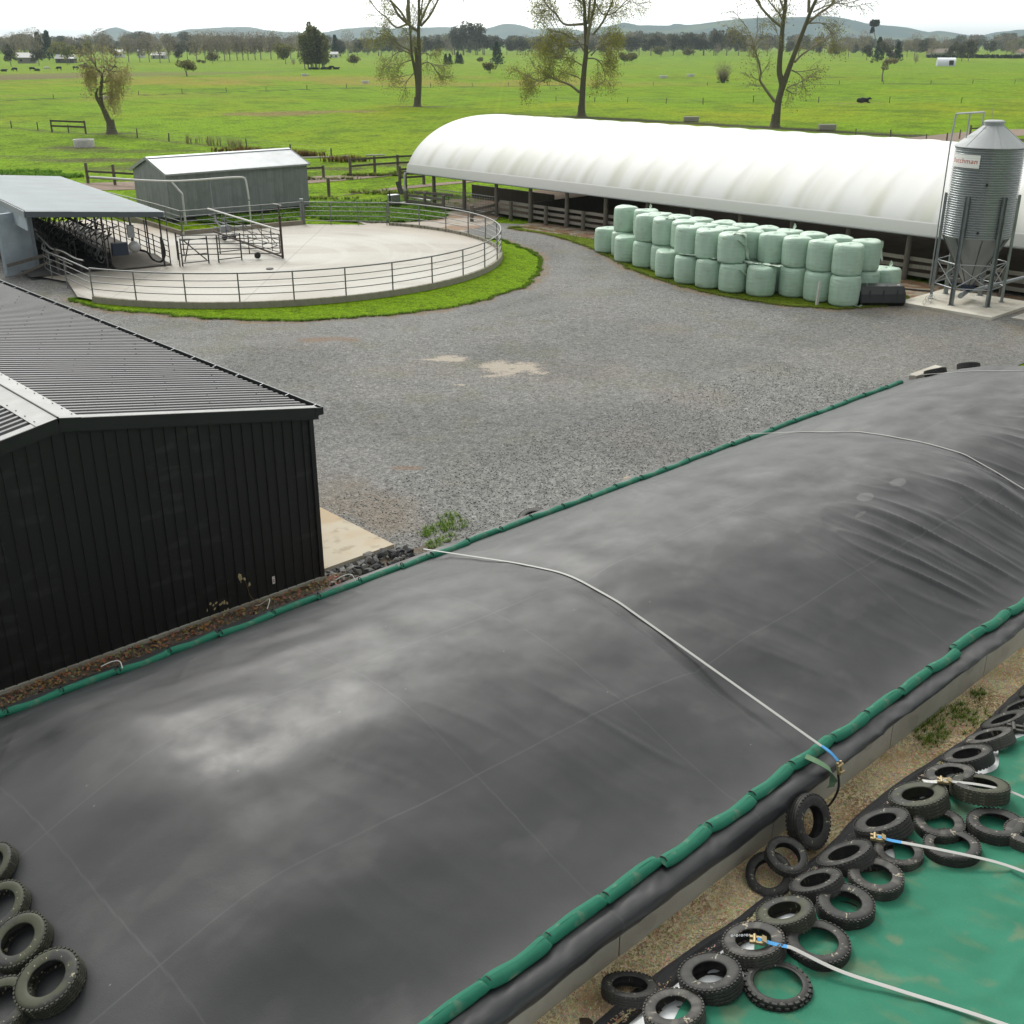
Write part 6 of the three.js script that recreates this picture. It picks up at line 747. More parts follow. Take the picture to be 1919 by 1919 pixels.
// ---------------------------------------------------------------- wrapped bales
{
  const tW = tex(512, 256, (u, v) => { const n = fbm(u * 20, v * 5, 4, 401, 20), b = fbm(u * 6, v * 10, 4, 402, 6), l = vn(u * 3, v * 60, 403, 3); let c = [0.46, 0.63, 0.51].map((k) => k * (0.9 + 0.22 * (n - 0.5) + 0.06 * (l - 0.5))); return mix3(c, [0.30, 0.36, 0.24], 0.4 * sm(0.55, 0.78, b)); });
  const tWb = tex(512, 256, (u, v) => 0.5 * fbm(u * 40, v * 7, 4, 404, 40) + 0.5 * vn(u * 10, v * 50, 405, 10));
  const film = mat(0xffffff, 0.38, { map: tW, bumpMap: tWb, bumpScale: 0.02 });
  const mk = (sd) => { const R = 0.608, H = 1.2, pr = [[0.001, 0], [0.3, 0], [R - 0.12, 0.0], [R - 0.04, 0.04], [R - 0.012, 0.12], [R, 0.3], [R + 0.004, 0.6], [R, 0.9], [R - 0.014, H - 0.13], [R - 0.045, H - 0.045], [R - 0.12, H - 0.005], [0.3, H + 0.012], [0.06, H + 0.0], [0.001, H - 0.015]]; return grid(40, pr.length - 1 + 0, (u, v, i, j) => { const a = u * Math.PI * 2, n = 1 + 0.022 * (fbm(Math.cos(a) * 1.6 + sd * 7, Math.sin(a) * 1.6 + pr[j][1] * 1.5, 3, 411) - 0.5) * 2; const r = pr[j][0] * n, y = pr[j][1] + 0.02 * Math.cos(a * 2 + sd) * (j > 8 ? 1 : 0) + 0.016 * (vn(Math.cos(a) * 4 + sd, Math.sin(a) * 4, j) - 0.5) * (j > 8 && j < 13 ? 1 : 0); return [r * Math.cos(a), y, -r * Math.sin(a), u, j > 9 ? 0.9 + 0.1 * (13 - j) / 4 : j / 11]; }); };
  const GEO = [0, 1, 2, 3, 4].map(mk); const flapM = mat([0.60, 0.72, 0.60], 0.45, { side: THREE.DoubleSide, bumpMap: tWb, bumpScale: 0.02 });
  const strip = (pts, w0, w1) => { const c = new THREE.CatmullRomCurve3(pts); return grid(18, 4, (u, v) => { const p = c.getPoint(u), d = c.getTangent(u), b = V(0, 1, 0).cross(d).normalize(); if (b.lengthSq() < 0.1) b.set(1, 0, 0); const w = lerp(w0, w1, u); const q = p.addScaledVector(b, (v - 0.5) * w).add(V(0.02 * Math.sin(v * 9 + u * 7), 0.02 * Math.sin(u * 11 + v * 6), 0.02 * Math.cos(v * 8 + u * 5))); return [q.x, q.y, q.z, u, v]; }); };
  const flaps = { top: [[V(-0.3, 1.21, 0.2), V(-0.15, 1.3, 0.45), V(0.0, 1.12, 0.64), V(0.1, 0.8, 0.66)], 0.25, 0.06], side: [[V(0.45, 1.15, 0.42), V(0.52, 0.8, 0.42), V(0.45, 0.5, 0.5), V(0.42, 0.36, 0.56)], 0.12, 0.05], big: [[V(-0.35, 1.0, 0.52), V(-0.15, 0.85, 0.64), V(0.15, 0.6, 0.68), V(0.28, 0.2, 0.66), V(0.5, 0.04, 0.7)], 0.36, 0.07], foot: [[V(-0.2, 0.1, 0.6), V(0, 0.03, 0.72), V(0.25, 0.05, 0.68)], 0.14, 0.08], spike: [[V(0.2, 1.15, 0), V(0.26, 1.34, 0.05), V(0.3, 1.44, 0)], 0.3, 0.02], tail: [[V(0.3, 1.18, 0.3), V(0.55, 0.9, 0.4), V(0.6, 0.5, 0.45), V(0.4, 0.08, 0.66), V(0.3, 0.03, 0.8)], 0.06, 0.07] };
  let nb = 0;
  function bale(s, t, h, label, f) { const b = thing('wrapped_bale', label, 'bale', W(s + rr(-0.02, 0.02), t + rr(-0.015, 0.015), h), rr(0, 6.28), 'wrapped silage bales stacked by the fabric barn'); const i = nb++ % 5; part('wrap', GEO[i], film, b); if (f) { b.rotation.y = TH; for (const k of [].concat(f)) part('torn_wrap', strip(...flaps[k]), flapM, b); } return b; }
  const H1 = 0.01, H2 = 1.215, O = (i) => ORD[i];
  // back, middle and front rows, lower layer then upper
  bale(38.55, -24.15, H1, 'leftmost bale on the ground with a torn wrap tail hanging to the grass', 'tail'); bale(38.3, -22.75, H1, 'bale on the ground second from the left in the stack, partly hidden'); 
  [-21.25, -20, -18.8, -17.55, -16.3, -15.1, -13.95, -12.75, -11.6, -10.35].forEach((t) => bale(37.75, t, H1, 'green wrapped bale in the hidden lower back row of the bale stack'));
  bale(37.83, -9.05, H1, 'lower bale under the right end of the back row, mostly hidden by the front bale'); bale(38.95, -8.72, H1, 'rightmost bale, alone on the ground at the end with a wrap ear on top', 'spike');
  [[37.28, -21.62, 'foot'], [36.87, -20.08, 'foot'], [36.68, -18.8, null]].forEach(([s, t, f], i) => bale(s, t, H1, `${O(i)} ground bale of the near left group, counted from the left`, f));
  [-17.55, -16.3, -15.1, -13.9].forEach((t) => bale(36.5, t, H1, 'green wrapped bale in the hidden lower middle row of the bale stack'));
  [[36.47, -12.66], [36.34, -11.42], [36.27, -10.2], [36.24, -8.98, 'foot']].forEach(([s, t, f], i) => bale(s, t, H1, i ? `ground bale ${['', 'third', 'second', 'first'][i]} from the right corner on the near face of the stack` : 'ground bale half hidden behind the rightmost of the forward group', f));
  [[35.66, -17.66], [35.29, -16.21], [35.15, -14.95], [35.2, -13.7, 'big'], [35.4, -12.42]].forEach(([s, t, f], i) => bale(s, t, H1, i === 3 ? 'ground bale with a big torn flap of wrap trailing across its front' : `${O(i)} ground bale from the left in the most forward row of the stack`, f));
  bale(38.41, -22.74, H2, 'leftmost bale of the upper layer, standing clear of the rest'); bale(38.2, -21.28, H2, 'upper bale second from the left with a spike of torn wrap on top', 'spike');
  [-20, -18.8, -17.55, -16.3, -15.1, -13.95, -12.75, -11.6, -10.35, -9.1].forEach((t, i) => bale(37.75, t, H2, `${O(i)} bale from the left in the upper back row of the stack`, i === 6 ? 'spike' : i === 9 ? 'side' : null));
  [[36.93, -20.05], [36.7, -18.8, 'top'], [36.6, -17.6], [36.5, -16.3], [36.48, -15.1], [36.48, -13.9], [36.47, -12.72], [36.43, -11.48], [36.4, -10.26], [36.36, -9.04]].forEach(([s, t, f], i) => bale(s, t, H2, `${O(i)} bale from the left in the upper middle row of the stack`, f));
  [[35.5, -16.46, 'side'], [35.38, -15.22, 'side'], [35.2, -13.9, ['top', 'big']]].forEach(([s, t, f], i) => bale(s, t, H2, ['upper forward bale, left of three, with torn wrap at its right shoulder', 'upper forward bale, middle of three, with loose wrap strip', 'upper forward bale with a long torn white flap down its front'][i], f));
  const sc = stThing('wrap_scraps', 'crumpled loose pale wrap lying between the forward bale layers', 'wrap scraps', 35.0, -13.9, null, 1.2); const g = new G(); for (const [a, z, w] of [[-2.1, 0.35, 0.3], [-1.1, 0.4, 0.25], [0.2, 0.45, 0.4], [0.9, 0.75, 0.3], [1.9, 0.9, 0.3]]) g.add(grid(10, 6, (u, v) => [z + (v - 0.5) * 0.3 - 0.35, 0.05 + 0.09 * fbm(u * 4 + a, v * 4, 3, 415), a + (u - 0.5) * 0.9, u, v])); part('scraps', g.geo, flapM, sc);
}

// ---------------------------------------------------------------- feed silo
{
  const si = stThing('feed_silo', 'galvanised corrugated feed silo with cone top on six steel legs', 'silo', 40.2, -5.75), R = 1.27, y0 = 2.72, y1 = 6.10, pt = []; const N = 38; for (let i = 0; i <= N * 6; i++) { const k = i / 6; pt.push(new THREE.Vector2(R + 0.031 * Math.sin(k * Math.PI * 2), lerp(y0, y1, i / (N * 6)))); }
  const tS = tex(512, 512, (u, v) => { const k = 0.92 + 0.18 * (fbm(u * 24, v * 3, 4, 421, 24) - 0.5) + 0.08 * (Math.floor(u * 6) % 2 - 0.5); return [k, k * 1.005, k * 1.01]; });
  const zinc = mat([0.36, 0.385, 0.39], 0.32, { metalness: 0.72, map: tS }), zincD = mat([0.30, 0.315, 0.32], 0.45, { metalness: 0.55, map: tS }), zincL = mat([0.40, 0.42, 0.425], 0.62, { metalness: 0.2, map: tS });
  const body = part('body', new THREE.LatheGeometry(pt, 72), zinc, si);
  const cone = part('cone_roof', new THREE.LatheGeometry([[R + 0.05, y1 - 0.02], [R + 0.05, y1 + 0.01], [0.36, 6.86], [0.34, 6.87]].map((p) => new THREE.Vector2(...p)), 72), zincL, si);
  for (let i = 0; i < 6; i++) { const a = i / 6 * Math.PI * 2 + 0.3, g = new G(); g.bar(V(Math.cos(a) * (R + 0.05), y1 + 0.012, Math.sin(a) * (R + 0.05)), V(Math.cos(a) * 0.36, 6.872, Math.sin(a) * 0.36), 0.008, 5); part('roof_seam', g.geo, zincL, cone); }
  part('collar', new THREE.CylinderGeometry(0.36, 0.37, 0.14, 36).translate(0, 6.9, 0), zincD, si); part('lid', new THREE.LatheGeometry([[0.001, 7.06], [0.28, 7.05], [0.37, 7.02], [0.385, 6.98], [0.37, 6.965]].map((p) => new THREE.Vector2(...p)), 36), zincL, si);
  const hop = part('hopper', new THREE.LatheGeometry([[0.16, 0.72], [0.17, 0.74], [R - 0.01, y0 - 0.02], [R + 0.01, y0 + 0.01]].map((p) => new THREE.Vector2(...p)), 48), zincD, si); for (let i = 0; i < 8; i++) { const a = i / 8 * Math.PI * 2 + 0.15, g = new G(); g.bar(V(Math.cos(a) * (R + 0.005), y0 - 0.03, Math.sin(a) * (R + 0.005)), V(Math.cos(a) * 0.18, 0.76, Math.sin(a) * 0.18), 0.022, 5); part('hopper_seam', g.geo, mat([0.12, 0.125, 0.13], 0.5, { metalness: 0.4 }), hop); }
  const legA = []; for (let i = 0; i < 6; i++) legA.push(i / 6 * Math.PI * 2 - 0.04); const lm = mat([0.30, 0.335, 0.34], 0.42, { metalness: 0.6, map: rep(tSpeck, 1) });
  const lp = (a, y, r = R + 0.07) => V(Math.cos(a) * r, y, Math.sin(a) * r);
  for (const a of legA) { const g = new G(); const b = (w, d, ox, oz) => g.box(w, 4.2, d, Math.cos(a) * (R + 0.07 + ox) - Math.sin(a) * oz, 2.22, Math.sin(a) * (R + 0.07 + ox) + Math.cos(a) * oz, -a); b(0.012, 0.16, -0.03, 0); b(0.09, 0.012, 0.015, 0.075); b(0.09, 0.012, 0.015, -0.075); g.box(0.2, 0.02, 0.22, Math.cos(a) * (R + 0.08), 0.13, Math.sin(a) * (R + 0.08), -a); part('leg', uvm(g.geo), lm, si); }
  for (let i = 0; i < 6; i++) { const a = legA[i], c = legA[(i + 1) % 6]; for (const y of [1.72, 0.78]) { const g = new G(); g.bar(lp(a, y), lp(c, y), 0.022, 6); part('brace', g.geo, M.galv, si); } if (i !== 4) { const g = new G(); g.bar(lp(a, 1.72), lp(c, 0.78), 0.016, 6).bar(lp(c, 1.72), lp(a, 0.78), 0.016, 6); part('cross_brace', g.geo, M.galv, si); } }
  const ob = new G(); ob.box(0.42, 0.22, 0.42, 0, 0.64, 0); part('outlet_boot', ob.geo, mat([0.012, 0.02, 0.05], 0.5), si); const au = new G(); au.bar(V(-0.75, 0.42, 0.1), V(0.5, 0.5, -0.15), 0.11, 12); part('auger_motor', au.geo, M.galvMatte, si);   const r = new G(); r.bar(V(0.0, 0.5, 0.1), V(3.1, 1.55, 2.8), 0.075, 12); part('auger_pipe', r.geo, M.galvMatte, si);
  for (const [a, y] of [[2.64, 4.78], [2.68, 2.98]]) { const q = new THREE.CylinderGeometry(0.05, 0.05, 0.05, 14); q.rotateZ(Math.PI / 2); q.rotateY(-a); q.translate(Math.cos(a) * (R + 0.03), y, Math.sin(a) * (R + 0.03)); part('sight_hole', q, M.black, body); }
  // sign panel bent round the body
  const cv = document.createElement('canvas'); cv.width = 512; cv.height = 192; const x = cv.getContext('2d'); x.fillStyle = '#f1f1ee'; x.fillRect(0, 0, 512, 192); x.fillStyle = '#b8402f'; x.font = 'bold 92px sans-serif'; x.fillText('Dutchman', 26, 128, 462); x.fillStyle = '#d9d9d4'; for (let i = 0; i < 6; i++) x.fillRect(0, i * 32 + 14, 512, 4); const tl = new THREE.CanvasTexture(cv); tl.colorSpace = THREE.SRGBColorSpace;
  const a0 = 3.98, a1 = 2.93; part('sign_panel', grid(24, 12, (u, v) => { const a = lerp(a0, a1, u), rad = R + 0.04 + 0.004 * Math.sin(v * 6 * Math.PI * 2); return [Math.cos(a) * rad, lerp(5.36, 5.84, v), Math.sin(a) * rad, u, 1 - (1 - v)]; }), mat(0xffffff, 0.5, { map: tl, side: THREE.DoubleSide }), si);
  // ladder up the left side and handrails at the top
  const la = 4.3, lx = Math.cos(la), lz = Math.sin(la), L = new G(); const px = -lz, pz = lx; for (const o of [-0.2, 0.2]) L.bar(V(lx * (R + 0.2) + px * o, 0.6, lz * (R + 0.2) + pz * o), V(lx * (R + 0.2) + px * o, 6.2, lz * (R + 0.2) + pz * o), 0.018, 6); for (let i = 0; i < 18; i++) L.bar(V(lx * (R + 0.2) - px * 0.2, 0.8 + i * 0.3, lz * (R + 0.2) - pz * 0.2), V(lx * (R + 0.2) + px * 0.2, 0.8 + i * 0.3, lz * (R + 0.2) + pz * 0.2), 0.012, 5); part('ladder', L.geo, M.galv, si);
  const hr = new G(); for (const o of [-0.26, 0.26]) { const A = V(lx * (R + 0.2) + px * o, 6.1, lz * (R + 0.2) + pz * o), B = V(lx * (R + 0.15) + px * o, 7.25, lz * (R + 0.15) + pz * o), C = V(lx * 0.42 + px * o, 7.33, lz * 0.42 + pz * o), D = V(lx * 0.42 + px * o, 6.85, lz * 0.42 + pz * o), E_ = V(lx * (R - 0.35) + px * o, 7.28, lz * (R - 0.35) + pz * o), F = V(lx * (R - 0.35) + px * o, 6.35, lz * (R - 0.35) + pz * o); hr.bar(A, B, 0.026).bar(B, C, 0.026).bar(C, D, 0.024).bar(E_, F, 0.024); } part('top_handrail', hr.geo, M.galv, si);
  const pl = new G(); pl.bar(V(0.3, 6.95, -0.25), V(0.42, 7.6, -0.35), 0.008, 4); part('level_wire', pl.geo, M.galvMatte, si);
  const pad = stThing('silo_pad', 'pale concrete slab under the feed silo legs', 'concrete pad', 39.9, -5.55); part('slab', uvm(new RoundedBoxGeometry(3.9, 0.24, 3.9, 2, 0.02)), mat([1.0, 0.99, 0.94], 0.85, { map: rep(tConc, 1 / 4), bumpMap: rep(tGrain, 1), bumpScale: 0.003 }), pad); pad.position.y = 0.0;
  const p2 = stThing('drive_slab', 'low concrete drive slab at the right edge beside the silo pad', 'concrete pad', 41.6, -1.6); const pg = new G(); pg.box(6.2, 0.14, 3.4, 0.2, 0, 0.12); part('slab', uvm(pg.geo), M.conc, p2); p2.rotation.y = TH;
  const cd = stThing('cable_coils', 'looped pale cable ends on the left edge of the silo pad', 'cable', 38.5, -6.6, null, 0.13); for (const [x_, z_, k] of [[-0.3, 0.1, 0.10], [0.05, 0.15, 0.12], [0.22, 0.0, 0.14], [0.34, 0.05, 0.14]]) { const q = new THREE.TorusGeometry(k, 0.012, 6, 18); q.rotateY(0.8 + x_ * 3); q.translate(x_, k, z_); part('coil', q, M.pvc, cd); }
  const ho = stThing('water_hose', 'black water pipe lying on the bark between bales and silo', 'hose', 40.3, -8.5, null, 0.03); const hg = new G(); hg.tube([V(0.4, 0.02, -2.6), V(0.35, 0.03, -1), V(0.75, 0.03, 0.5), V(1.4, 0.04, 2.2), V(1.5, 0.04, 4.5)], 0.035, 8, 40); part('hose', hg.geo, M.black, ho);
}
{ // feed trough, marker post
  const tr = thing('feed_trough', 'black moulded plastic feed trough at the right end of the bales', 'trough', V(14.9, 0, -44.35), 0.03); const pr = [[-0.42, 0.0], [-0.56, 0.14], [-0.5, 0.42], [-0.24, 0.66], [0.24, 0.68], [0.44, 0.5], [0.52, 0.14], [0.42, 0.0]]; const s = new THREE.Shape(pr.map(([a, b]) => new THREE.Vector2(a, b))); const e = new THREE.ExtrudeGeometry(s, { depth: 1.72, bevelEnabled: true, bevelSize: 0.05, bevelThickness: 0.06, bevelSegments: 3 }); e.rotateY(Math.PI / 2); e.translate(-0.86, 0.05, 0); const pm = mat([0.014, 0.015, 0.017], 0.42, { map: rep(tSpeck, 1), bumpMap: rep(tGrain, 1), bumpScale: 0.004 }); part('shell', e, pm, tr); const rb = new G(); for (const x of [-0.55, 0, 0.55]) rb.box(0.06, 0.03, 0.5, x, 0.74, 0.0).box(0.05, 0.5, 0.03, x, 0.4, 0.56, 0, -0.16); part('rib', rb.geo, pm, tr); const hk = new G(); for (const x of [-0.6, 0.2]) hk.tube([V(x, 0.76, 0.2), V(x, 0.86, 0.16), V(x + 0.05, 0.8, 0.1)], 0.012, 5); part('hook', hk.geo, M.galv, tr); part('cap', new THREE.CylinderGeometry(0.06, 0.07, 0.04, 12).translate(0.72, 0.77, 0.1), M.pvc, tr);
  const p = thing('marker_post', 'leaning white marker post in front of the bale stack', 'post', V(12.35, 0, -44.1)); const g = new G(); g.box(0.11, 0.92, 0.07, 0, 0.44, 0); part('post', uvm(g.geo), M.pvc, p); const c = new G(); c.box(0.12, 0.03, 0.08, 0, 0.91, 0); part('cap', c.geo, M.pvc, p); p.rotation.set(0, 0.5, -0.06);
}

// ---------------------------------------------------------------- fences, gates, field furniture
const postW = mat([0.2, 0.18, 0.15], 0.95, { map: rep(tWood, 2, 1) });
function wireFence(label, pts, step, h = 1.05, group = 'post and wire paddock fences') {
  const o = thing('paddock_fence', label, 'fence', V(pts[0][0], gy(...pts[0]), pts[0][1]), 0, group), c = [];
  let acc = 0; for (let i = 0; i + 1 < pts.length; i++) { const [ax, az] = pts[i], [bx, bz] = pts[i + 1], L = Math.hypot(bx - ax, bz - az); while (acc < L) { c.push([lerp(ax, bx, acc / L), lerp(az, bz, acc / L)]); acc += step * rr(0.9, 1.1); } acc -= L; }
  const g0 = new THREE.CylinderGeometry(0.07, 0.08, 1, 6).translate(0, 0.5, 0);
  c.forEach(([x, z]) => { const m = part('post', g0, postW, o); m.position.set(x - pts[0][0], gy(x, z) - gy(...pts[0]) - 0.05, z - pts[0][1]); m.scale.set(rr(0.8, 1.2), h * rr(0.85, 1.1), rr(0.8, 1.2)); m.rotation.z = rr(-0.05, 0.05); });
  const w = new G(); for (const y of [0.35, 0.65, 0.95]) for (let i = 0; i + 1 < c.length; i++) w.bar(V(c[i][0] - pts[0][0], gy(...c[i]) - gy(...pts[0]) + y, c[i][1] - pts[0][1]), V(c[i + 1][0] - pts[0][0], gy(...c[i + 1]) - gy(...pts[0]) + y, c[i + 1][1] - pts[0][1]), 0.006, 3); part('wire', w.geo, M.galvMatte, o); return o;
}
wireFence('wire fence along the lane past the leaning willow', LANE_FENCE, 7.5);
wireFence('wire fence on the first ditch across the pasture', DITCH_A.slice(1, 7), 12);
wireFence('wire fence on the ditch right of the tall trees', DITCH_A.slice(6), 14);
wireFence('wire fence beyond the black cow on the right', [[48, -232], [90, -226], [140, -215]], 13, 1.2);
wireFence('short wire fence behind the fabric barn near the silo', [[40.5, -136], [45, -131], [47.4, -128.6], [52.5, -135], [62, -143]], 4.5, 1.1);
wireFence('single line of posts in the middle of the pasture between the tall trees', [[2, -238], [20, -232], [37, -222]], 7.5, 1.1);
function railFence(label, posts, hs, base, name = 'timber_fence', w = 0.15) { const [x0, z0] = posts[0], o = thing(name, label, name === 'timber_gate' ? 'gate' : 'fence', V(x0, gy(x0, z0), z0)); posts.forEach(([x, z]) => { const g = new G(); g.bar(V(x - x0, -0.1, z - z0), V(x - x0, base, z - z0), 0.12, 8); part('post', uvm(g.geo), postW, o); }); for (let i = 0; i + 1 < posts.length; i++) for (const h of hs) { const g = new G(); g.plank(V(posts[i][0] - x0, h, posts[i][1] - z0 + 0.1), V(posts[i + 1][0] - x0, h, posts[i + 1][1] - z0 + 0.1), 0.06, w); part('rail', uvm(g.geo), M.timberDark, o); } return o; }
railFence('dark post and rail fence beside the farm track left of the fabric barn', [[-13.3, -93.8], [-11.5, -95.6], [-9.7, -97.0], [-6.5, -98.6], [-2, -101]], [1.25, 0.75], 1.4);
railFence('short post and rail panel at the left corner of the fabric barn', [[-8.55, -86.6], [-6.8, -87.6]], [1.2, 0.6], 1.45);
railFence('low rail stub by the rough grass beside the farm track', [[-16.6, -91.5], [-15.3, -92.4]], [0.8], 0.95);
railFence('old timber rails behind the milking shed roof and grey barn', [[-33, -88.4], [-30.5, -87.2], [-27.8, -86], [-25.2, -85]], [0.9, 0.45], 1.5);
railFence('timber gate standing in the lane fence left of the willow', [[-58.2, -146.2], [-53.0, -143.6]], [1.35, 0.75], 1.5, 'timber_gate', 0.22);
railFence('low timber gate in the fence behind the silo', [[54.2, -136.6], [56.2, -138.2]], [1.0, 0.5], 1.4, 'timber_gate');
{ const p = thing('track_post', 'single timber post at the edge of the farm track right of the grey barn', 'post', V(-12.95, 0, -80)); const g = new G(); g.bar(V(0, -0.1, 0), V(0, 1.25, 0), 0.12, 8); part('post', uvm(g.geo), postW, p);
  const s = thing('post_stump', 'dark rounded stump at the left edge above the milking shed roof', 'post', V(-45.2, 0, -98.5)); const h = new G(); h.bar(V(0, 0, 0), V(0, 1.55, 0), 0.42, 10, 0.36); part('stump', uvm(h.geo), M.timberDark, s);
  const d = thing('driftwood', 'pair of pale poles lying along the ditch right of the grey barn', 'pole', V(-19.5, 0.1, -108)); const k = new G(); k.bar(V(-1.2, 0.12, 0.6), V(2.6, 0.12, -0.7), 0.09, 7).bar(V(5.4, 0.1, -2.6), V(7.2, 0.1, -3), 0.08, 7).bar(V(3.2, 0.1, -1.2), V(3.9, 0.12, -1.5), 0.1, 7); part('pole', k.geo, mat([0.5, 0.48, 0.44], 0.9), d);
  for (const [x, z, l] of [[26, -168.5, 'pale concrete pipe lying by the dark ditch behind the fabric barn'], [41, -150.5, 'pale concrete block by the ditch under the tallest bare tree']]) { const c = thing('ditch_block', l, 'block', V(x, 0.05, z)); const g2 = new G(); g2.add(new RoundedBoxGeometry(2.2, 0.7, 0.8, 2, 0.1).translate(0, 0.3, 0)); part('block', g2.geo, M.concWall, c); } }
{ // round concrete water trough
  const t = thing('water_trough', 'round pale concrete water trough in the paddock left of the grey barn', 'trough', V(-45.9, 0, -123.4)); const p = [[0.86, 0.62], [0.92, 0.0], [1.04, 0.0], [1.06, 0.6], [1.02, 0.76], [0.9, 0.76], [0.86, 0.6], [0.01, 0.58]].map(([a, b]) => new THREE.Vector2(a, b)); part('rim', new THREE.LatheGeometry([[1.02, -0.05], [1.06, 0.55], [1.08, 0.74], [1.0, 0.78], [0.9, 0.76], [0.86, 0.3]].map(([a, b]) => new THREE.Vector2(a, b)), 36), mat([0.72, 0.71, 0.68], 0.85, { map: rep(tSpeck, 4, 1) }), t); part('water', new THREE.CircleGeometry(0.89, 30).rotateX(-Math.PI / 2).translate(0, 0.6, 0), mat([0.05, 0.06, 0.06], 0.1), t);
  for (const [x, z, k, l] of [[-84, -243, 0.9, 'small pale trough in the pasture left of the willow, far off'], [-44, -352, 0.9, 'small pale trough on the tan ground left of the first tall tree'], [-76, -432, 1, 'pale trough beside the round bush far left'], [52, -405, 1.1, 'small dark trough on the grass right of the tallest tree'], [64.5, -425, 1.1, 'whitish trough farther right of the tallest tree']]) { const c = copyOf(t, l, V(x, gy(x, z), z), 0, null); c.scale.set(k * 1.2, k, k); }
}
{ // rough sedge and dry grass
  const mk = (name, label, area, n, cols, h0, h1) => { const s = []; for (let i = 0; i < n; i++) { const [x, z, rx, rz] = area[Math.floor(rnd() * area.length)], a = rr(0, 6.28), d = Math.sqrt(rnd()); const X = x + rx * d * Math.cos(a), Z = z + rz * d * Math.sin(a); s.push([X, gy(X, Z) - 0.02, Z, rr(h0, h1), rr(0.4, 0.9)]); } tufts(name, label, 'rough grass', s, cols); };
  mk('rough_grass', 'rust brown rough grass behind the grey barn roof', [[-24, -114, 3.2, 1], [-28, -116.5, 2.6, 0.8], [-20, -112, 2, 0.8], [-15.5, -106.5, 2.4, 0.9]], 420, [[0.16, 0.07, 0.025], [0.22, 0.15, 0.06]], 0.3, 0.8);
  mk('dry_reeds', 'row of thin dry reeds along the lane fence behind the barn', [[-35, -128, 1.3, 0.8], [-32, -125.4, 1.2, 0.7], [-29.5, -123, 1, 0.6]], 60, [[0.44, 0.40, 0.2], [0.34, 0.35, 0.14]], 0.6, 1.3);
  mk('track_grass', 'long green and brown grass along the farm track and fence by the barn', [[-16, -91.3, 4, 0.7], [-22, -89, 4, 0.7], [-11.5, -94, 2.5, 0.6], [-8.5, -95.7, 2, 0.7], [-15, -78.6, 5, 0.6], [-9, -82, 3, 0.8], [-5, -79, 3, 1]], 900, [[0.09, 0.18, 0.012], [0.22, 0.22, 0.05]], 0.12, 0.35);
  mk('barn_grass', 'bright green grass between the grey barn, the yard and the track', [[-10, -73, 6, 4.5], [-8, -70, 4, 3], [-16, -68, 3, 1.6], [-5, -76, 3, 4]], 5200, [[0.075, 0.19, 0.012], [0.15, 0.26, 0.02]], 0.1, 0.28);
  mk('bank_grass', 'green grass bank at the left edge behind the milking shed', [[-41, -96, 3, 2], [-38, -93, 3, 1.5]], 500, [[0.09, 0.22, 0.012], [0.14, 0.28, 0.02]], 0.15, 0.4);
}

// ---------------------------------------------------------------- trees
function limbTube(pts, r0, r1, n = 6, seg) {
  const c = new THREE.CatmullRomCurve3(pts), S = seg ?? Math.max(2, pts.length * 2), P = [], fr = c.computeFrenetFrames(S, false);
  return grid(n, S, (u, v, i, j) => { const p = c.getPointAt(j / S), a = u * Math.PI * 2, r = lerp(r0, r1, Math.pow(j / S, 0.8)); const q = p.addScaledVector(fr.normals[j], Math.cos(a) * r).addScaledVector(fr.binormals[j], Math.sin(a) * r); return [q.x, q.y, q.z, u * 2, j * 0.5]; });
}
const tBark = tex(256, 512, (u, v) => { const n = fbm(u * 14, v * 5, 5, 431, 5), m = fbm(u * 5, v * 8, 4, 432, 1); let c = mix3([0.06, 0.05, 0.038], [0.125, 0.11, 0.085], n); return mix3(c, [0.15, 0.15, 0.07], 0.5 * sm(0.5, 0.7, m)); });
const bark = mat(0xffffff, 0.95, { map: rep(tBark, 1, 1), bumpMap: rep(tGrain, 1), bumpScale: 0.03 });
const twigM = mat([0.23, 0.2, 0.15], 0.95);
// quads scattered about points: leaves
function leafGeo(spots, size, droop = 0.3) {
  const N = spots.length, pos = new Float32Array(N * 12), nor = new Float32Array(N * 12), col = new Float32Array(N * 12), idx = new Uint32Array(N * 6), a = V(0, 0, 0), b = V(0, 0, 0), n = V(0, 0, 0);
  for (let i = 0; i < N; i++) { const [x, y, z, k, cr, cg, cb] = spots[i]; a.set(rr(-1, 1), rr(-1, 1) - droop, rr(-1, 1)).normalize(); b.set(rr(-1, 1), rr(-1, 1), rr(-1, 1)).cross(a).normalize(); n.crossVectors(b, a); const s = size * k * rr(0.6, 1.3), w = s * 0.55; [[-1, -1], [1, -1], [1, 1], [-1, 1]].forEach(([u, v], q) => { const o = (i * 4 + q) * 3; pos[o] = x + a.x * v * s + b.x * u * w; pos[o + 1] = y + a.y * v * s + b.y * u * w; pos[o + 2] = z + a.z * v * s + b.z * u * w; nor[o] = n.x; nor[o + 1] = n.y; nor[o + 2] = n.z; col[o] = cr; col[o + 1] = cg; col[o + 2] = cb; }); idx.set([0, 1, 2, 0, 2, 3].map((q) => q + i * 4), i * 6); }
  const g = new THREE.BufferGeometry(); g.setAttribute('position', new THREE.BufferAttribute(pos, 3)); g.setAttribute('normal', new THREE.BufferAttribute(nor, 3)); g.setAttribute('color', new THREE.BufferAttribute(col, 3)); g.setAttribute('uv', new THREE.BufferAttribute(new Float32Array(N * 8), 2)); g.setIndex(new THREE.BufferAttribute(idx, 1)); return g;
}
const leafM = dull({ color: 0xffffff, vertexColors: true, roughness: 0.9, side: THREE.DoubleSide, transmission: 0.45, thickness: 0 });
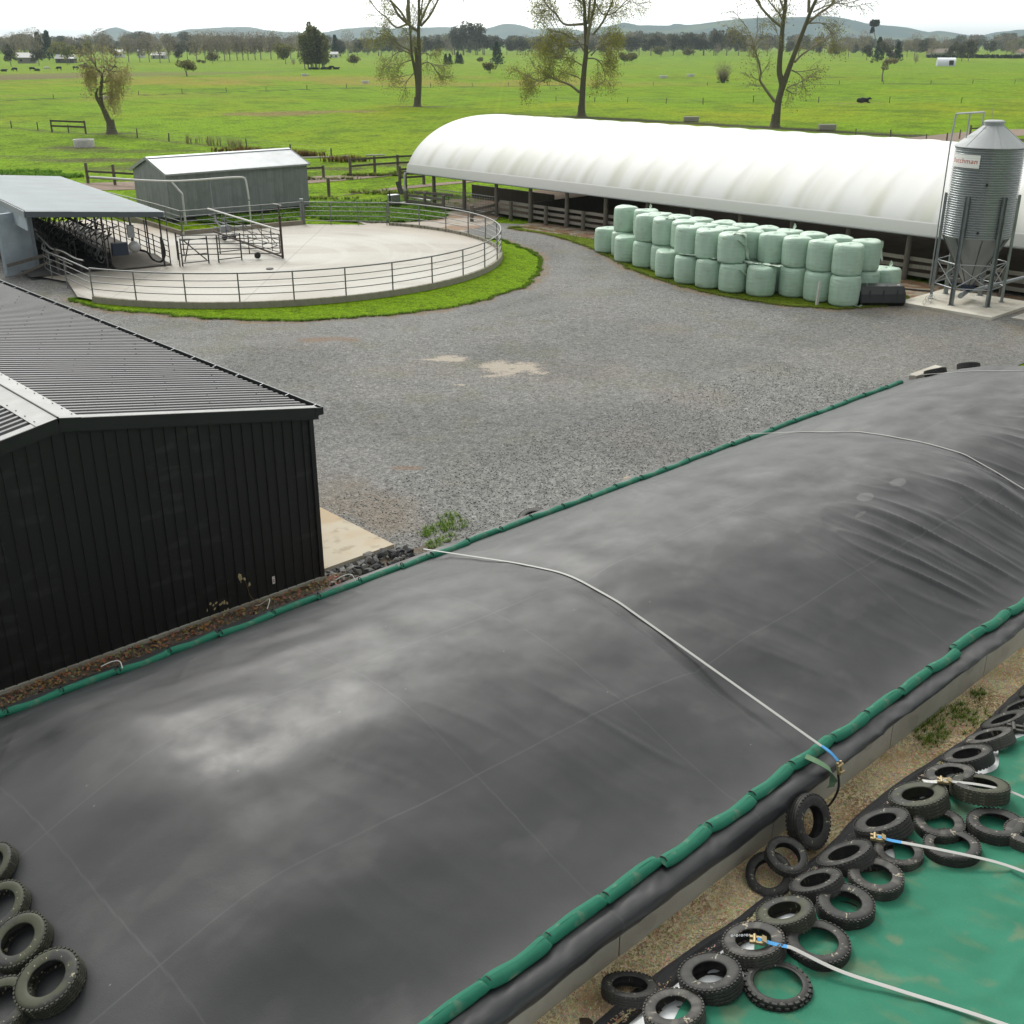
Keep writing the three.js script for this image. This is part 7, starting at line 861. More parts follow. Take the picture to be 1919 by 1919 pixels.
// a tall bare tree from its main limbs (metres right and up of the foot, as measured)
function bareTree(name, label, x, z, limbs, o) {
  const t = thing(name, label, 'tree', V(x, gy(x, z) - 0.1, z), 0, o.group), trunk = new G(), br = new G(), tips = [];
  const grow = (p0, dir, len, r, lev) => {
    const n = 3, pts = [p0.clone()], d = dir.clone().normalize(); for (let i = 1; i <= n; i++) { d.add(V(rr(-0.28, 0.28), rr(-0.12, 0.25) - (o.weep ?? 0) * (lev - 1), rr(-0.28, 0.28))).normalize(); pts.push(pts[i - 1].clone().addScaledVector(d, len / n)); }
    br.add(limbTube(pts, r, r * 0.45, lev > 2 ? 3 : 4, 3)); const c = new THREE.CatmullRomCurve3(pts);
    if (lev >= 3) { for (const u of [0.4, 0.7, 1]) tips.push([c.getPoint(u), d.clone()]); return; }
    const k = lev === 1 ? o.n1 ?? 5 : o.n2 ?? 5; for (let i = 0; i < k; i++) { const u = lerp(0.25, 1, (i + rnd()) / k), q = c.getPoint(u), e = d.clone().applyAxisAngle(V(rr(-1, 1), rr(-1, 1), rr(-1, 1)).normalize(), rr(0.4, 0.9)); grow(q, e, len * rr(0.42, 0.65), r * 0.55, lev + 1); }
  };
  limbs.forEach((L, i) => {
    const main = i < o.mains, zs = main ? 0 : (i % 2 ? 1 : -1) * rr(0.3, 0.7); const pts = L.map(([a, b], k) => V(a, b, zs * k * 0.9 + (main && i ? (i % 2 ? 0.25 : -0.25) * k : 0))); const len = pts.reduce((s, p, k) => k ? s + p.distanceTo(pts[k - 1]) : 0, 0);
    const top = pts[pts.length - 1], pr = pts[pts.length - 2]; const dir = top.clone().sub(pr).normalize(); if (o.extend && top.y > 15) { pts.push(top.clone().addScaledVector(dir, 2.5).add(V(rr(-0.4, 0.4), 1, rr(-0.6, 0.6))), top.clone().addScaledVector(dir, 4.5).add(V(rr(-0.8, 0.8), 2, rr(-1, 1)))); }
    const r0 = o.r0[Math.min(i, o.r0.length - 1)]; (i < o.mains ? trunk : br).add(limbTube(pts, r0, Math.max(0.035, r0 * (i < o.mains ? 0.16 : 0.22)), i < o.mains ? 9 : 6, pts.length * 4));
    const c = new THREE.CatmullRomCurve3(pts), nb = Math.round(len * (o.dens ?? 1.0)); for (let k = 0; k < nb; k++) { const u = lerp(i < o.mains ? 0.4 : 0.15, 1, (k + rnd()) / nb), p = c.getPoint(u), d = c.getTangent(u).applyAxisAngle(V(rr(-1, 1), rr(-0.5, 0.5), rr(-1, 1)).normalize(), rr(0.5, 1.15)); d.y += 0.15; grow(p, d, rr(1.3, 3.4) * (o.len ?? 1), 0.055, 1); }
  });
  // flare at the foot
  const r = o.r0[0]; trunk.add(new THREE.LatheGeometry([[r * 1.75, 0], [r * 1.28, 0.35], [r * 1.05, 0.9], [r * 0.98, 1.7]].map(([a, b]) => new THREE.Vector2(a, b)), 12)); 
  if (o.stub) trunk.add(limbTube([V(0.35, 4.5, 0.3), V(0.15, 7, 0.3), V(0.05, 10.2, 0.3)], 0.34, 0.22, 8, 6));
  part('trunk', trunk.geo, bark, t); part('branches', br.geo, twigM, t);
  const sp = []; for (const [p, d] of tips) { if (rnd() > o.leafy(p)) continue; const n = Math.ceil(o.per * rr(0.5, 1.6)); for (let k = 0; k < n; k++) { const c = mix3(o.c0, o.c1, rnd()), q = rr(0.6, 1.2); sp.push([p.x + rr(-0.9, 0.9), p.y + rr(-1.0, 0.7), p.z + rr(-0.9, 0.9), 1, c[0] * q, c[1] * q, c[2] * q]); } }
  const crown = part('crown', leafGeo(sp, o.size, 0.6), leafM, t); return t;
}
const TG3 = null;
bareTree('bare_tree', 'tall twin stemmed bare tree, left of the three, with a pale dead stub', -17.4, -214, [[[0.1, -0.1], [0.1, 4.2], [-0.7, 9.0], [-0.8, 11.4], [-1.0, 13.9]], [[0.1, -0.1], [0.6, 5.4], [0.7, 9.0], [0.7, 12.6], [0.9, 15.1], [1.0, 18.1], [1.5, 21.1]], [[-1.0, 13.9], [-1.3, 16.3], [-1.2, 17.7], [-2.2, 20.1], [-2.9, 21.1]], [[-0.9, 13.9], [-0.8, 18.1], [-0.2, 21.1]], [[-1.1, 13.9], [-2.8, 15.3], [-4.5, 18.1], [-6.4, 19.5], [-8.4, 20.9]], [[0.7, 12.6], [-1.1, 13.9], [-2.2, 15.7], [-4.3, 18.0], [-5.8, 20.1], [-6.7, 21.1]], [[0.9, 13.9], [1.8, 15.9], [2.8, 17.7], [4.5, 19.7], [5.6, 21.1]], [[1.1, 13.6], [2.8, 15.3], [4.5, 18.0], [6.5, 21.1]], [[4.5, 18.0], [6.2, 19.3], [9.0, 20.1], [10.7, 20.0]], [[-0.9, 9.5], [-2.8, 10.5], [-4.1, 11.4], [-5.4, 12.2], [-6.8, 12.3]], [[-1.3, 13.9], [-3.4, 13.4], [-5.2, 15.1], [-6.4, 15.9]], [[1.1, 15.3], [1.6, 18.1], [1.8, 21.1]], [[-0.9, 9.0], [-2.2, 9.5], [-3.8, 9.0], [-4.8, 7.8], [-5.0, 6.4]], [[0.8, 7.2], [2.3, 7.6], [3.4, 6.8], [3.9, 5.6]], [[0.8, 9.0], [2.0, 9.1], [2.8, 8.3]], [[-0.8, 8], [-2.4, 7.4], [-3.6, 6]], [[-0.2, 6], [-1.6, 4.6], [-2.8, 3.2]]],
  { mains: 2, r0: [0.55, 0.55, 0.28, 0.24, 0.3, 0.3, 0.26, 0.26, 0.12, 0.2, 0.2, 0.16, 0.14, 0.12, 0.12], extend: true, dens: 1.0, stub: true, per: 2.0, size: 0.085, c0: [0.24, 0.265, 0.07], c1: [0.38, 0.36, 0.115], weep: 0.1, leafy: (p) => p.y < 11 ? 0.95 : p.x < -3 && p.y < 19 ? 0.8 : p.y < 15 ? 0.5 : 0.28 });
bareTree('bare_tree', 'leafier tall tree, middle of the three, with a long low left limb', 10.9, -182.5, [[[0.0, -0.1], [0.1, 3.9], [0.3, 7.2], [0.5, 9.5], [0.4, 11.8], [0.2, 14.0], [0.0, 16.3], [-0.9, 18.5], [-1.3, 19.6]], [[0.5, 10.1], [0.9, 12.9], [1.4, 15.1], [1.6, 16.8], [2.3, 18.7], [2.8, 19.6]], [[0.7, 13.3], [0.9, 16.3], [1.1, 18.5], [0.5, 19.6]], [[-0.4, 3.6], [-2.0, 4.7], [-4.1, 5.4], [-5.0, 5.8], [-6.3, 5.3], [-7.2, 5.4], [-8.5, 6.0]], [[-5.0, 5.8], [-5.9, 6.2], [-7.8, 6.5]], [[-1.8, 11.3], [-2.7, 11.9], [-4.2, 12.3], [-5.3, 12.4], [-5.8, 13.0]], [[0.2, 9.5], [-0.8, 10.9], [-1.8, 11.3]], [[0.0, 13.3], [-3.0, 13.3], [-4.2, 14.6], [-5.7, 15.9], [-6.7, 17.4]], [[-0.4, 16.3], [-2.0, 17.3], [-3.7, 17.8], [-6.2, 18.2]], [[-3.7, 17.8], [-5.0, 19.1], [-6.3, 19.6]], [[1.3, 8.9], [2.0, 9.6], [3.0, 10.2], [3.8, 10.2]], [[1.5, 11.8], [2.7, 13.3], [4.0, 15.8], [4.8, 18.5]], [[-0.9, 18.0], [-1.9, 19.0], [-2.3, 19.6]], [[1.6, 16.3], [3.0, 14.6], [4.6, 14.9], [5.5, 15.7]], [[-0.1, 5.4], [-1.1, 6.0], [-2.1, 6.2]], [[1.1, 18.1], [1.9, 19.0], [2.7, 19.4]], [[0.5, 8.5], [2.2, 8.3], [3.4, 6.8], [3.7, 4.6]], [[-0.1, 7.5], [-2.4, 8.6], [-4.6, 8.4]], [[0.4, 10.5], [-2.5, 10.2], [-5, 9.4]], [[0.6, 9], [2.6, 10.8], [4, 10.4]]],
  { mains: 1, r0: [0.56, 0.3, 0.24, 0.24, 0.1, 0.17, 0.2, 0.2, 0.2, 0.1, 0.15, 0.2, 0.12, 0.14, 0.1, 0.1, 0.13, 0.12], extend: true, dens: 1.05, per: 3.4, size: 0.085, c0: [0.25, 0.275, 0.065], c1: [0.42, 0.38, 0.115], weep: 0.12, leafy: (p) => p.y < 13 ? 0.97 : p.y < 17 ? 0.75 : 0.5 });
bareTree('bare_tree', 'tall nearly leafless forked tree, right of the three, behind the fabric barn', 35.5, -156.4, [[[0.2, -0.1], [0.2, 3.3], [0.5, 5.4], [-0.0, 6.9], [-0.1, 10.0], [-0.1, 12.4], [-0.0, 15.4], [-0.0, 18.5]], [[0.5, 4.8], [1.2, 7.5], [1.9, 10.0], [2.6, 12.4], [3.1, 14.2], [3.7, 15.8], [5.0, 18.5]], [[3.1, 14.2], [3.0, 16.6], [2.9, 18.5]], [[-0.3, 3.3], [-1.9, 5.0], [-2.8, 6.1], [-2.8, 6.7], [-3.6, 8.8], [-4.5, 10.2], [-6.0, 10.1]], [[-3.6, 8.8], [-3.6, 10.2], [-4.2, 11.7], [-4.5, 12.4]], [[-0.2, 12.4], [-1.7, 13.4], [-3.1, 14.6], [-4.2, 15.8], [-5.1, 16.3], [-6.5, 17.6], [-8.5, 18.2]], [[-3.3, 15.1], [-4.2, 16.9], [-5.3, 18.5]], [[-0.1, 13.1], [-1.0, 14.2], [-2.2, 15.2]], [[-0.2, 14.5], [-1.0, 16.6], [-1.0, 18.5]], [[0.2, 15.8], [0.9, 17.1], [1.7, 18.5]], [[2.6, 12.4], [4.5, 14.0], [6.2, 15.2], [6.6, 16.4], [7.7, 17.5], [9.6, 18.3]], [[3.7, 14.2], [5.1, 14.9], [6.4, 15.2], [8.2, 14.7]], [[1.9, 8.2], [2.8, 9.0], [4.8, 10.2], [6.2, 10.9], [7.2, 11.5]], [[1.6, 7.2], [2.4, 6.8], [3.3, 6.0]], [[1.1, 4.8], [1.9, 4.4], [2.8, 4.2]], [[1.2, 5.0], [2.0, 5.4], [2.7, 5.0]], [[3.4, 12.9], [5.1, 12.9], [6.5, 12.4]]],
  { mains: 2, r0: [0.54, 0.42, 0.2, 0.24, 0.12, 0.2, 0.14, 0.12, 0.14, 0.18, 0.2, 0.12, 0.18, 0.12, 0.1, 0.1, 0.1], extend: true, dens: 1.0, per: 1.6, size: 0.08, c0: [0.25, 0.26, 0.09], c1: [0.38, 0.34, 0.15], weep: 0.16, leafy: (p) => p.x > 2 && p.y < 12 ? 0.85 : p.x < 0 && p.y > 12 ? 0.5 : 0.3 });
{ // leaning half bare willow with hanging strands
  const W0 = [[[-0.05, -0.1], [-0.35, 1.0], [-0.75, 2.2], [-1.15, 3.6], [-1.0, 5.1], [-0.7, 6.3], [-0.6, 7.0], [-1.0, 7.4], [-1.4, 8.2]], [[-1.1, 3.3], [-1.6, 4.5], [-1.1, 5.4]], [[-1.4, 8.2], [-1.7, 8.9], [-1.7, 9.7]], [[-1.2, 8.0], [-1.1, 8.9], [-1.4, 9.7]], [[-1.4, 8.2], [-2.0, 8.8], [-2.7, 9.4]], [[-1.5, 7.7], [-2.5, 7.9], [-3.2, 8.0]], [[-0.4, 6.0], [-0.1, 6.6], [0.6, 7.0]], [[-0.3, 7.3], [0.2, 7.5], [0.6, 7.3], [1.6, 8.0], [1.9, 8.8]], [[0.6, 7.3], [1.3, 7.2]], [[0.9, 7.7], [0.4, 8.2], [0.3, 8.6]], [[-0.6, 6], [0.4, 6.2], [1.2, 5.6]], [[-1, 4.6], [0.1, 4.8], [0.8, 4.2]]].map((L) => L.map(([a, b]) => [a + 0.35, b * 1.0]));
  const t = bareTree('willow_tree', 'leaning half bare willow in the paddock at upper left', -49.9, -144, W0, { mains: 2, r0: [0.5, 0.36, 0.13, 0.1, 0.1, 0.12, 0.14, 0.16, 0.08, 0.09, 0.1, 0.1], dens: 0.7, n1: 4, n2: 3, len: 0.5, per: 4, size: 0.08, c0: [0.34, 0.32, 0.14], c1: [0.46, 0.38, 0.2], weep: 0.5, leafy: () => 0.6 });
  const sp = []; for (let i = 0; i < 420; i++) { const u = rnd(); let x, y; if (u < 0.34) { x = rr(-2.9, -1.1); y = rr(6.4, 7.9); } else if (u < 0.72) { x = rr(0.0, 1.6); y = rr(4.6, 7.2); } else if (u < 0.86) { x = rr(-0.7, 1); y = rr(3, 5); } else { x = rr(1.6, 2.8); y = rr(6.6, 8.2); } const z = rr(-1.1, 1.1), L = rr(0.5, 1.8); for (let k = 0; k < 9; k++) { const c = mix3([0.34, 0.32, 0.14], [0.47, 0.39, 0.2], rnd()); sp.push([x + rr(-0.1, 0.1) + 0.35, y - L * k / 9, z, 1, ...c]); } } part('hanging_strands', leafGeo(sp, 0.075, 2.5), leafM, t);
}
// far trees: a few prototypes, shared by all
function crownSpots(n, f) { const s = []; let guard = 0; while (s.length < n && guard++ < n * 30) { const p = f(); if (p) s.push(p); } return s; }
const FT = {};
const clump = (n, cx, cy, cz, rx, ry, rz, c0, c1, k = 1) => crownSpots(n, () => { const z = rr(-1, 1), a = rr(0, 6.28), r = Math.sqrt(1 - z * z), d = Math.pow(rnd(), 0.33); const q = rr(0.7, 1.2), c = mix3(c0, c1, rnd()); return [cx + rx * d * r * Math.cos(a), cy + ry * d * z, cz + rz * d * r * Math.sin(a), k, c[0] * q, c[1] * q, c[2] * q]; });
function farTree(kind, i) {
  const key = kind + i; if (FT[key]) return FT[key]; const tr = new G(), sp = []; let size = 0.5;
  const stems = (n, h, r, sprd) => { for (let k = 0; k < n; k++) { const a = rr(0, 6.28), b = n === 1 ? 0 : rr(0.1, sprd); tr.add(limbTube([V(Math.cos(a) * b * 0.5, -0.02, Math.sin(a) * b * 0.5), V(Math.cos(a) * b * 0.7, h * 0.5, Math.sin(a) * b * 0.7), V(Math.cos(a) * b * 1.2, h, Math.sin(a) * b * 1.2)], r, r * 0.35, 5, 3)); } };
  // unit height 1; scaled to the tree's height
  if (kind === 'b') { stems(1, 0.6, 0.02, 0); for (let k = 0; k < 16; k++) { const a = rr(0, 6.28), h = rr(0.25, 0.5), l = rr(0.3, 0.5); tr.add(limbTube([V(0, h, 0), V(Math.cos(a) * l * 0.3, h + l * 0.45, Math.sin(a) * l * 0.3), V(Math.cos(a) * l * 0.55, h + l, Math.sin(a) * l * 0.55)], 0.009, 0.003, 3, 3)); } sp.push(...clump(620, 0, 0.6, 0, 0.32, 0.4, 0.32, [0.23, 0.2, 0.165], [0.34, 0.29, 0.23], rr(0.7, 0.9))); sp.push(...clump(90, rr(-0.1, 0.1), 0.4, 0, 0.24, 0.2, 0.24, [0.24, 0.22, 0.11], [0.32, 0.27, 0.15])); size = 0.021; }
  else if (kind === 'e' || kind === 'E') { stems(kind === 'E' ? 3 : 1, 0.5, 0.024, 0.12); const n = 9; for (let k = 0; k < n; k++) { const a = rr(0, 6.28), d = rr(0.05, 0.3), y = rr(0.32, 0.82); sp.push(...clump(120, Math.cos(a) * d, y, Math.sin(a) * d, rr(0.14, 0.24), rr(0.12, 0.19), rr(0.14, 0.24), [0.10, 0.11, 0.075], [0.17, 0.165, 0.11])); } size = 0.03; }
  else if (kind === 'c' || kind === 'C') { stems(1, 0.3, 0.03, 0); for (let k = 0; k < 9; k++) { const y = 0.14 + k * 0.095, w = (kind === 'C' ? 0.33 : 0.3) * Math.pow(1 - k / 9.6, 0.75); sp.push(...clump(110, rr(-0.03, 0.03), y, rr(-0.03, 0.03), w, 0.09, w, [0.045, 0.08, 0.045], [0.09, 0.125, 0.06])); } size = 0.03; }
  else if (kind === 'd' || kind === 's') { stems(kind === 's' ? 4 : 1, 0.4, 0.022, 0.12); for (let k = 0; k < 10; k++) { const a = rr(0, 6.28), d = rr(0.1, 0.42), y = rr(0.38, 0.74); sp.push(...clump(110, Math.cos(a) * d, y, Math.sin(a) * d, 0.24, 0.2, 0.24, [0.13, 0.145, 0.05], [0.26, 0.24, 0.09])); } size = 0.038; }
  else if (kind === 'g') { stems(2, 0.5, 0.02, 0.1); for (let k = 0; k < 8; k++) { const a = rr(0, 6.28), d = rr(0.05, 0.24), y = rr(0.35, 0.8); sp.push(...clump(100, Math.cos(a) * d, y, Math.sin(a) * d, 0.2, 0.17, 0.2, [0.18, 0.2, 0.08], [0.29, 0.28, 0.12])); } size = 0.03; }
  return FT[key] = [tr.geo, leafGeo(sp, size, 0.2)];
}
const KIND = { b: ['bare_far_tree', 'bare grey brown tree'], e: ['far_tree', 'dark rounded evergreen tree'], E: ['gum_tree', 'tall dark clumped gum tree'], c: ['conifer', 'dark pointed conifer'], C: ['conifer', 'dark bushy conifer'], d: ['far_shrub', 'dark green round paddock tree'], s: ['paddock_bush', 'olive green rounded bush on a short trunk'], g: ['far_tree', 'pale olive green tree'] };
const FAR = [[-260,-613,11.1,'e'],[-257,-642,9.9,'e'],[-325,-791,18.5,'b'],[-352,-839,18.2,'b'],[-327,-814,21.3,'b'],[-334,-839,18.2,'c'],[-328,-839,18.9,'c'],[-272,-709,13.4,'g'],[-247,-658,12.5,'g'],[-289,-791,12.8,'e'],[-282,-791,13.5,'g'],[-258,-747,19.6,'b'],[-284,-839,12.1,'e'],[-242,-747,17.5,'b'],[-235,-747,14.2,'b'],[-229,-747,16.9,'b'],[-211,-709,17.3,'b'],[-211,-728,17.1,'b'],[-211,-747,12.1,'e'],[-230,-839,13.6,'e'],[-199,-747,18.2,'b'],[-205,-791,18.5,'b'],[-207,-814,19.1,'b'],[-197,-791,18.5,'b'],[-192,-791,18.5,'b'],[-194,-814,18.4,'b'],[-189,-814,19.1,'b'],[-185,-814,17.6,'b'],[-187,-839,18.2,'b'],[-182,-839,18.9,'b'],[-178,-839,18.9,'b'],[-176,-865,19.5,'b'],[-171,-865,19.5,'b'],[-167,-894,18.5,'b'],[-172,-956,19.8,'b'],[-175,-691,6.9,'d'],[-183,-691,2.5,'d'],[-176,-674,2.4,'d'],[-129,-674,11.6,'d'],[-116,-627,4.0,'b'],[-147,-990,16.9,'c'],[-142,-1027,21.3,'b'],[-143,-990,14.3,'e'],[-145,-1110,15.0,'e'],[-135,-1110,22.5,'b'],[-119,-1067,25.0,'g'],[-112,-1110,18.0,'e'],[-100,-1110,20.0,'b'],[-83,-1156,17.7,'e'],[-70,-1156,17.7,'e'],[-57,-1156,27.1,'E'],[-47,-1156,31.2,'E'],[-35,-1156,30.2,'E'],[-27,-1156,28.1,'E'],[-16,-1156,18.7,'e'],[-5,-1156,15.6,'e'],[5,-1156,17.7,'e'],[13,-1156,15.6,'e'],[26,-1156,17.7,'e'],[36,-1156,14.6,'e'],[96,-1156,18.7,'b'],[104,-1156,17.7,'b'],[109,-1110,18.0,'e'],[119,-1110,18.0,'e'],[130,-1110,19.0,'e'],[140,-1110,20.0,'e'],[151,-1110,20.0,'e'],[161,-1110,20.0,'e'],[170,-1110,21.0,'e'],[180,-1110,22.0,'E'],[190,-1110,24.0,'E'],[201,-1110,24.0,'e'],[212,-1110,22.0,'e'],[187,-1080,11.0,'b'],[124,-990,8.9,'d'],[142,-956,8.6,'d'],[216,-1067,19.2,'b'],[230,-1067,15.4,'b'],[271,-1156,13.5,'e'],[260,-956,11.2,'d'],[281,-990,18.7,'b'],[316,-1067,21.1,'b'],[244,-814,11.0,'e'],[231,-747,14.2,'c'],[230,-728,12.5,'e'],[243,-747,12.1,'c'],[330,-990,15.2,'b'],[230,-674,5.5,'b'],[377,-1110,20.0,'b'],[359,-1027,16.6,'e'],[327,-924,14.1,'b'],[388,-1067,16.3,'b'],[302,-814,12.5,'e'],[292,-768,12.5,'e'],[305,-791,14.3,'e'],[412,-1027,13.9,'e'],[428,-1027,18.5,'b'],[378,-894,11.3,'b'],[210,-691,1.9,'d'],[-84,-627,6.2,'d'],[-118,-428,6.2,'s'],[-19,-709,3.8,'d'],[-9,-474,5.1,'s'],[-8,-642,11.6,'C'],[-36,-642,5.8,'C'],[-34,-645,5.8,'C'],[-31,-674,6.7,'C'],[-29,-674,5.5,'C'],[61,-642,7.0,'d'],[72,-709,6.4,'d'],[29,-709,8.3,'d'],[-192,-529,3.4,'d']];
{
  const cnt = {}, order = FAR.map((f, i) => [f, i]).sort((a, b) => a[0][0] / -a[0][1] - b[0][0] / -b[0][1]), special = { '-118,-428': 'olive rounded bush standing alone in the pasture at left', '-9,-474': 'olive rounded bush standing alone between the first two tall trees', '-8,-642': 'large dark conifer just behind the olive bush', '-129,-674': 'dark round tree beside the dense olive poplar clump', '61,-642': 'dark round paddock tree right of the middle tall tree' };
  for (const [[x, z, h, k], i] of order) {
    const [nm, lb] = KIND[k], c = (cnt[lb] = (cnt[lb] ?? 0) + 1), o = thing(nm, special[x + ',' + z] ?? `${lb}, ${ORD[c - 1]} such from the left, in the far tree line`, 'tree', V(x, gy(x, z) - 0.2, z), rr(0, 6.28), 'distant trees across the pasture');
    const [tg, lg] = farTree(k, i % 4), wd = k === 'E' ? 0.8 : k === 's' ? 1.12 : k === 'd' ? 1.1 : k === 'C' ? 1.1 : k === 'e' ? 1.05 : 1.0; for (const [n, g, m] of [['trunk', tg, twigM], ['crown', lg, leafM]]) { const q = part(n, g, m, o); q.scale.set(h * wd, h * 1.04, h * wd); }
  }
}
{ // dense poplar clump, bare bush, wind-bent tree
  const t = thing('poplar_clump', 'dense olive clump of upright poplars standing alone in the mid pasture', 'tree', V(-92, gy(-92, -551), -551)); const tr = new G(), sp = []; for (let k = 0; k < 13; k++) { const x = rr(-6, 6), z = rr(-4, 4), h = 19 * (1 - 0.025 * Math.abs(x) ** 1.3) * rr(0.85, 1.02); tr.add(limbTube([V(x * 0.8, -0.3, z), V(x * 0.95, h * 0.5, z), V(x * 1.08, h * 0.92, z)], 0.28, 0.06, 5, 4)); for (let y = 3.5; y < h; y += 1.5) { const w = 2.5 * Math.sin(Math.PI * (0.16 + 0.78 * y / h)) + 0.5; sp.push(...clump(52, x * (0.85 + 0.2 * y / h), y, z, w, 1.5, w, [0.15, 0.165, 0.07], [0.27, 0.265, 0.12])); } } part('trunk', tr.geo, twigM, t); part('crown', leafGeo(sp, 0.42, 0.3), leafM, t);
  const b = thing('bare_bush', 'large bare twiggy bush in the pasture left of the forked tree', 'bush', V(64.2, gy(64, -358) - 0.1, -357.8)); const tw = new G(), s2 = []; for (let k = 0; k < 130; k++) { const a = rr(0, 6.28), l = rr(3, 6.8), e = rr(0.15, 0.75), d = V(Math.cos(a) * Math.sin(e), Math.cos(e), Math.sin(a) * Math.sin(e)); const p1 = d.clone().multiplyScalar(l * 0.5).add(V(0, 0.4, 0)), p2 = d.clone().multiplyScalar(l).add(V(rr(-0.5, 0.5), rr(-0.4, 0.4), rr(-0.5, 0.5))); tw.add(limbTube([V(Math.cos(a) * 0.4, 0, Math.sin(a) * 0.4), p1, p2], 0.05, 0.014, 3, 3)); for (let q = 0; q < 8; q++) { const u = rr(0.4, 1), c = mix3([0.25, 0.21, 0.15], [0.36, 0.31, 0.22], rnd()); s2.push([p2.x * u + rr(-0.5, 0.5), p2.y * u + rr(-0.4, 0.4), p2.z * u + rr(-0.5, 0.5), 1, ...c]); } } for (let q = 0; q < 260; q++) s2.push([rr(-1.8, 1.8), rr(0, 1.8), rr(-1.2, 1.2), 1.2, 0.07, 0.06, 0.04]); part('twigs', tw.geo, twigM, b); part('crown', leafGeo(s2, 0.1, 0.4), leafM, b);
  const w = thing('bent_tree', 'small wind bent grey tree standing on the far ditch at right', 'tree', V(116, gy(116, -368), -368)); const g = new G(), s3 = []; g.add(limbTube([V(0, -0.2, 0), V(-0.2, 2.5, 0), V(0.3, 4.5, 0.2), V(2.5, 6.2, 0)], 0.3, 0.1, 6, 8)).add(limbTube([V(-0.1, 2.5, 0), V(-0.4, 4, 0.4), V(-0.2, 6, 0)], 0.16, 0.05, 5, 5)); s3.push(...clump(300, 2.0, 6.0, 0, 2.3, 0.9, 1.2, [0.22, 0.19, 0.13], [0.32, 0.28, 0.19]), ...clump(120, 0.3, 4.6, 0, 1.2, 1.5, 1, [0.14, 0.115, 0.075], [0.2, 0.17, 0.11])); part('trunk', g.geo, twigM, w); part('crown', leafGeo(s3, 0.2, 0.2), leafM, w);
  const pn = thing('tall_pine', 'lone tall pine with a small tufted head above the tree line at right', 'tree', V(300, gy(300, -990), -990)); const pt = new G(); pt.add(limbTube([V(4, -0.5, 0), V(2, 14, 0), V(-1.4, 24, 0)], 0.5, 0.25, 6, 6)); part('trunk', pt.geo, twigM, pn); part('crown', leafGeo([...clump(240, 0, 26, 0, 4.2, 3, 3.4, [0.04, 0.05, 0.035], [0.07, 0.08, 0.05]), ...clump(80, -1.5, 20.5, 0, 1.7, 2.4, 1.5, [0.04, 0.05, 0.035], [0.08, 0.08, 0.05])], 0.8, 0.2), leafM, pn);
}
{ // wood closing the horizon behind the single trees
  const protos = ['b', 'e', 'e', 'E', 'b', 'g'];
  for (let q = 0; q < protos.length; q++) { const N = 150, [tg, lg] = farTree(protos[q], (q + 1) % 4), im = new THREE.InstancedMesh(lg, leafM, N), o = new THREE.Object3D(); for (let i = 0; i < N; i++) { const d = rr(1180, 1750), x = rr(-0.62, 0.62) * d, h = rr(11, 19) * d / 1350 * (protos[q] === 'E' ? 1.15 : 1) * (0.75 + 0.5 * vn(x * 0.006, 3, 451)); o.position.set(x, rise(-d) - 1.2, -d); o.rotation.y = rr(0, 6.28); o.scale.set(h * 1.15, h, h * 1.15); o.updateMatrix(); im.setMatrixAt(i, o.matrix); } im.name = numbered('far_wood'); tag(im, ['bare part of the far woodland along the horizon', 'dark evergreen part of the far woodland along the horizon', 'rounded dark trees merging into the far woodland', 'tallest dark clumps within the far woodland', 'grey leafless trees merging into the far woodland', 'paler green part of the far woodland along the horizon'][q], 'wood', null, 'stuff'); scene.add(im); }
}
// hills
const hillM = dull({ color: 0xffffff, roughness: 1, vertexColors: true });
function hills(label, prof, D, depth, c0, c1, sd) {
  const x0 = prof[0][0], x1 = prof[prof.length - 1][0];
  const g = grid(420, 40, (u, v) => { const k = v * 2 - 1, d = D + k * depth, x = lerp(x0, x1, u) * d / D, H = interp(prof, lerp(x0, x1, u)); const n = fbm(x * 0.0022 + sd, d * 0.0022, 5, 461), ridge = Math.pow(Math.max(0, 1 - Math.abs(k) ** 1.2), 0.8); const y = -20 + (H + 20 + 7 * (fbm(x * 0.011, sd, 3, 463) - 0.5)) * ridge * (k < 0 ? 0.9 + 0.2 * (n - 0.5) * (1 - ridge) * 6 * 0.5 + 0.1 * ridge : 1); const c = mix3(c0, c1, sm(0.42, 0.6, fbm(x * 0.004 + 9, d * 0.004, 4, 462))); return [x, y, -d, u, v, ...c]; }, true);
  const m = struct('hills', g, hillM); m.userData.label = label;
}
hills('pale hazy hills with a rounded peak along the horizon at left', [[-3600,-20],[-3357,10],[-3261,54],[-3138,124],[-2990,172],[-2901,150],[-2835,132],[-2654,129],[-2573,132],[-2450,155],[-2390,158],[-2248,166],[-2119,173],[-1967,173],[-1848,151],[-1708,140],[-1447,136],[-1285,158],[-1084,173],[-883,166],[-642,173],[-482,173],[-241,158],[-80,191],[-8,199],[100,177],[161,158],[321,166],[563,136],[808,20],[1000,-20]], 9000, 1800, [0.06, 0.10, 0.075], [0.10, 0.135, 0.075], 3);
hills('nearer blue green hills rising along the horizon at right', [[100,-20],[269,47],[375,106],[508,125],[561,138],[642,128],[789,125],[815,133],[882,128],[989,140],[1174,157],[1387,164],[1600,167],[1709,150],[1845,128],[1981,116],[2091,96],[2143,101],[2253,89],[2348,79],[2439,96],[2569,106],[3055,96],[3604,47],[4000,-20]], 6000, 1300, [0.045, 0.085, 0.075], [0.10, 0.14, 0.075], 7);
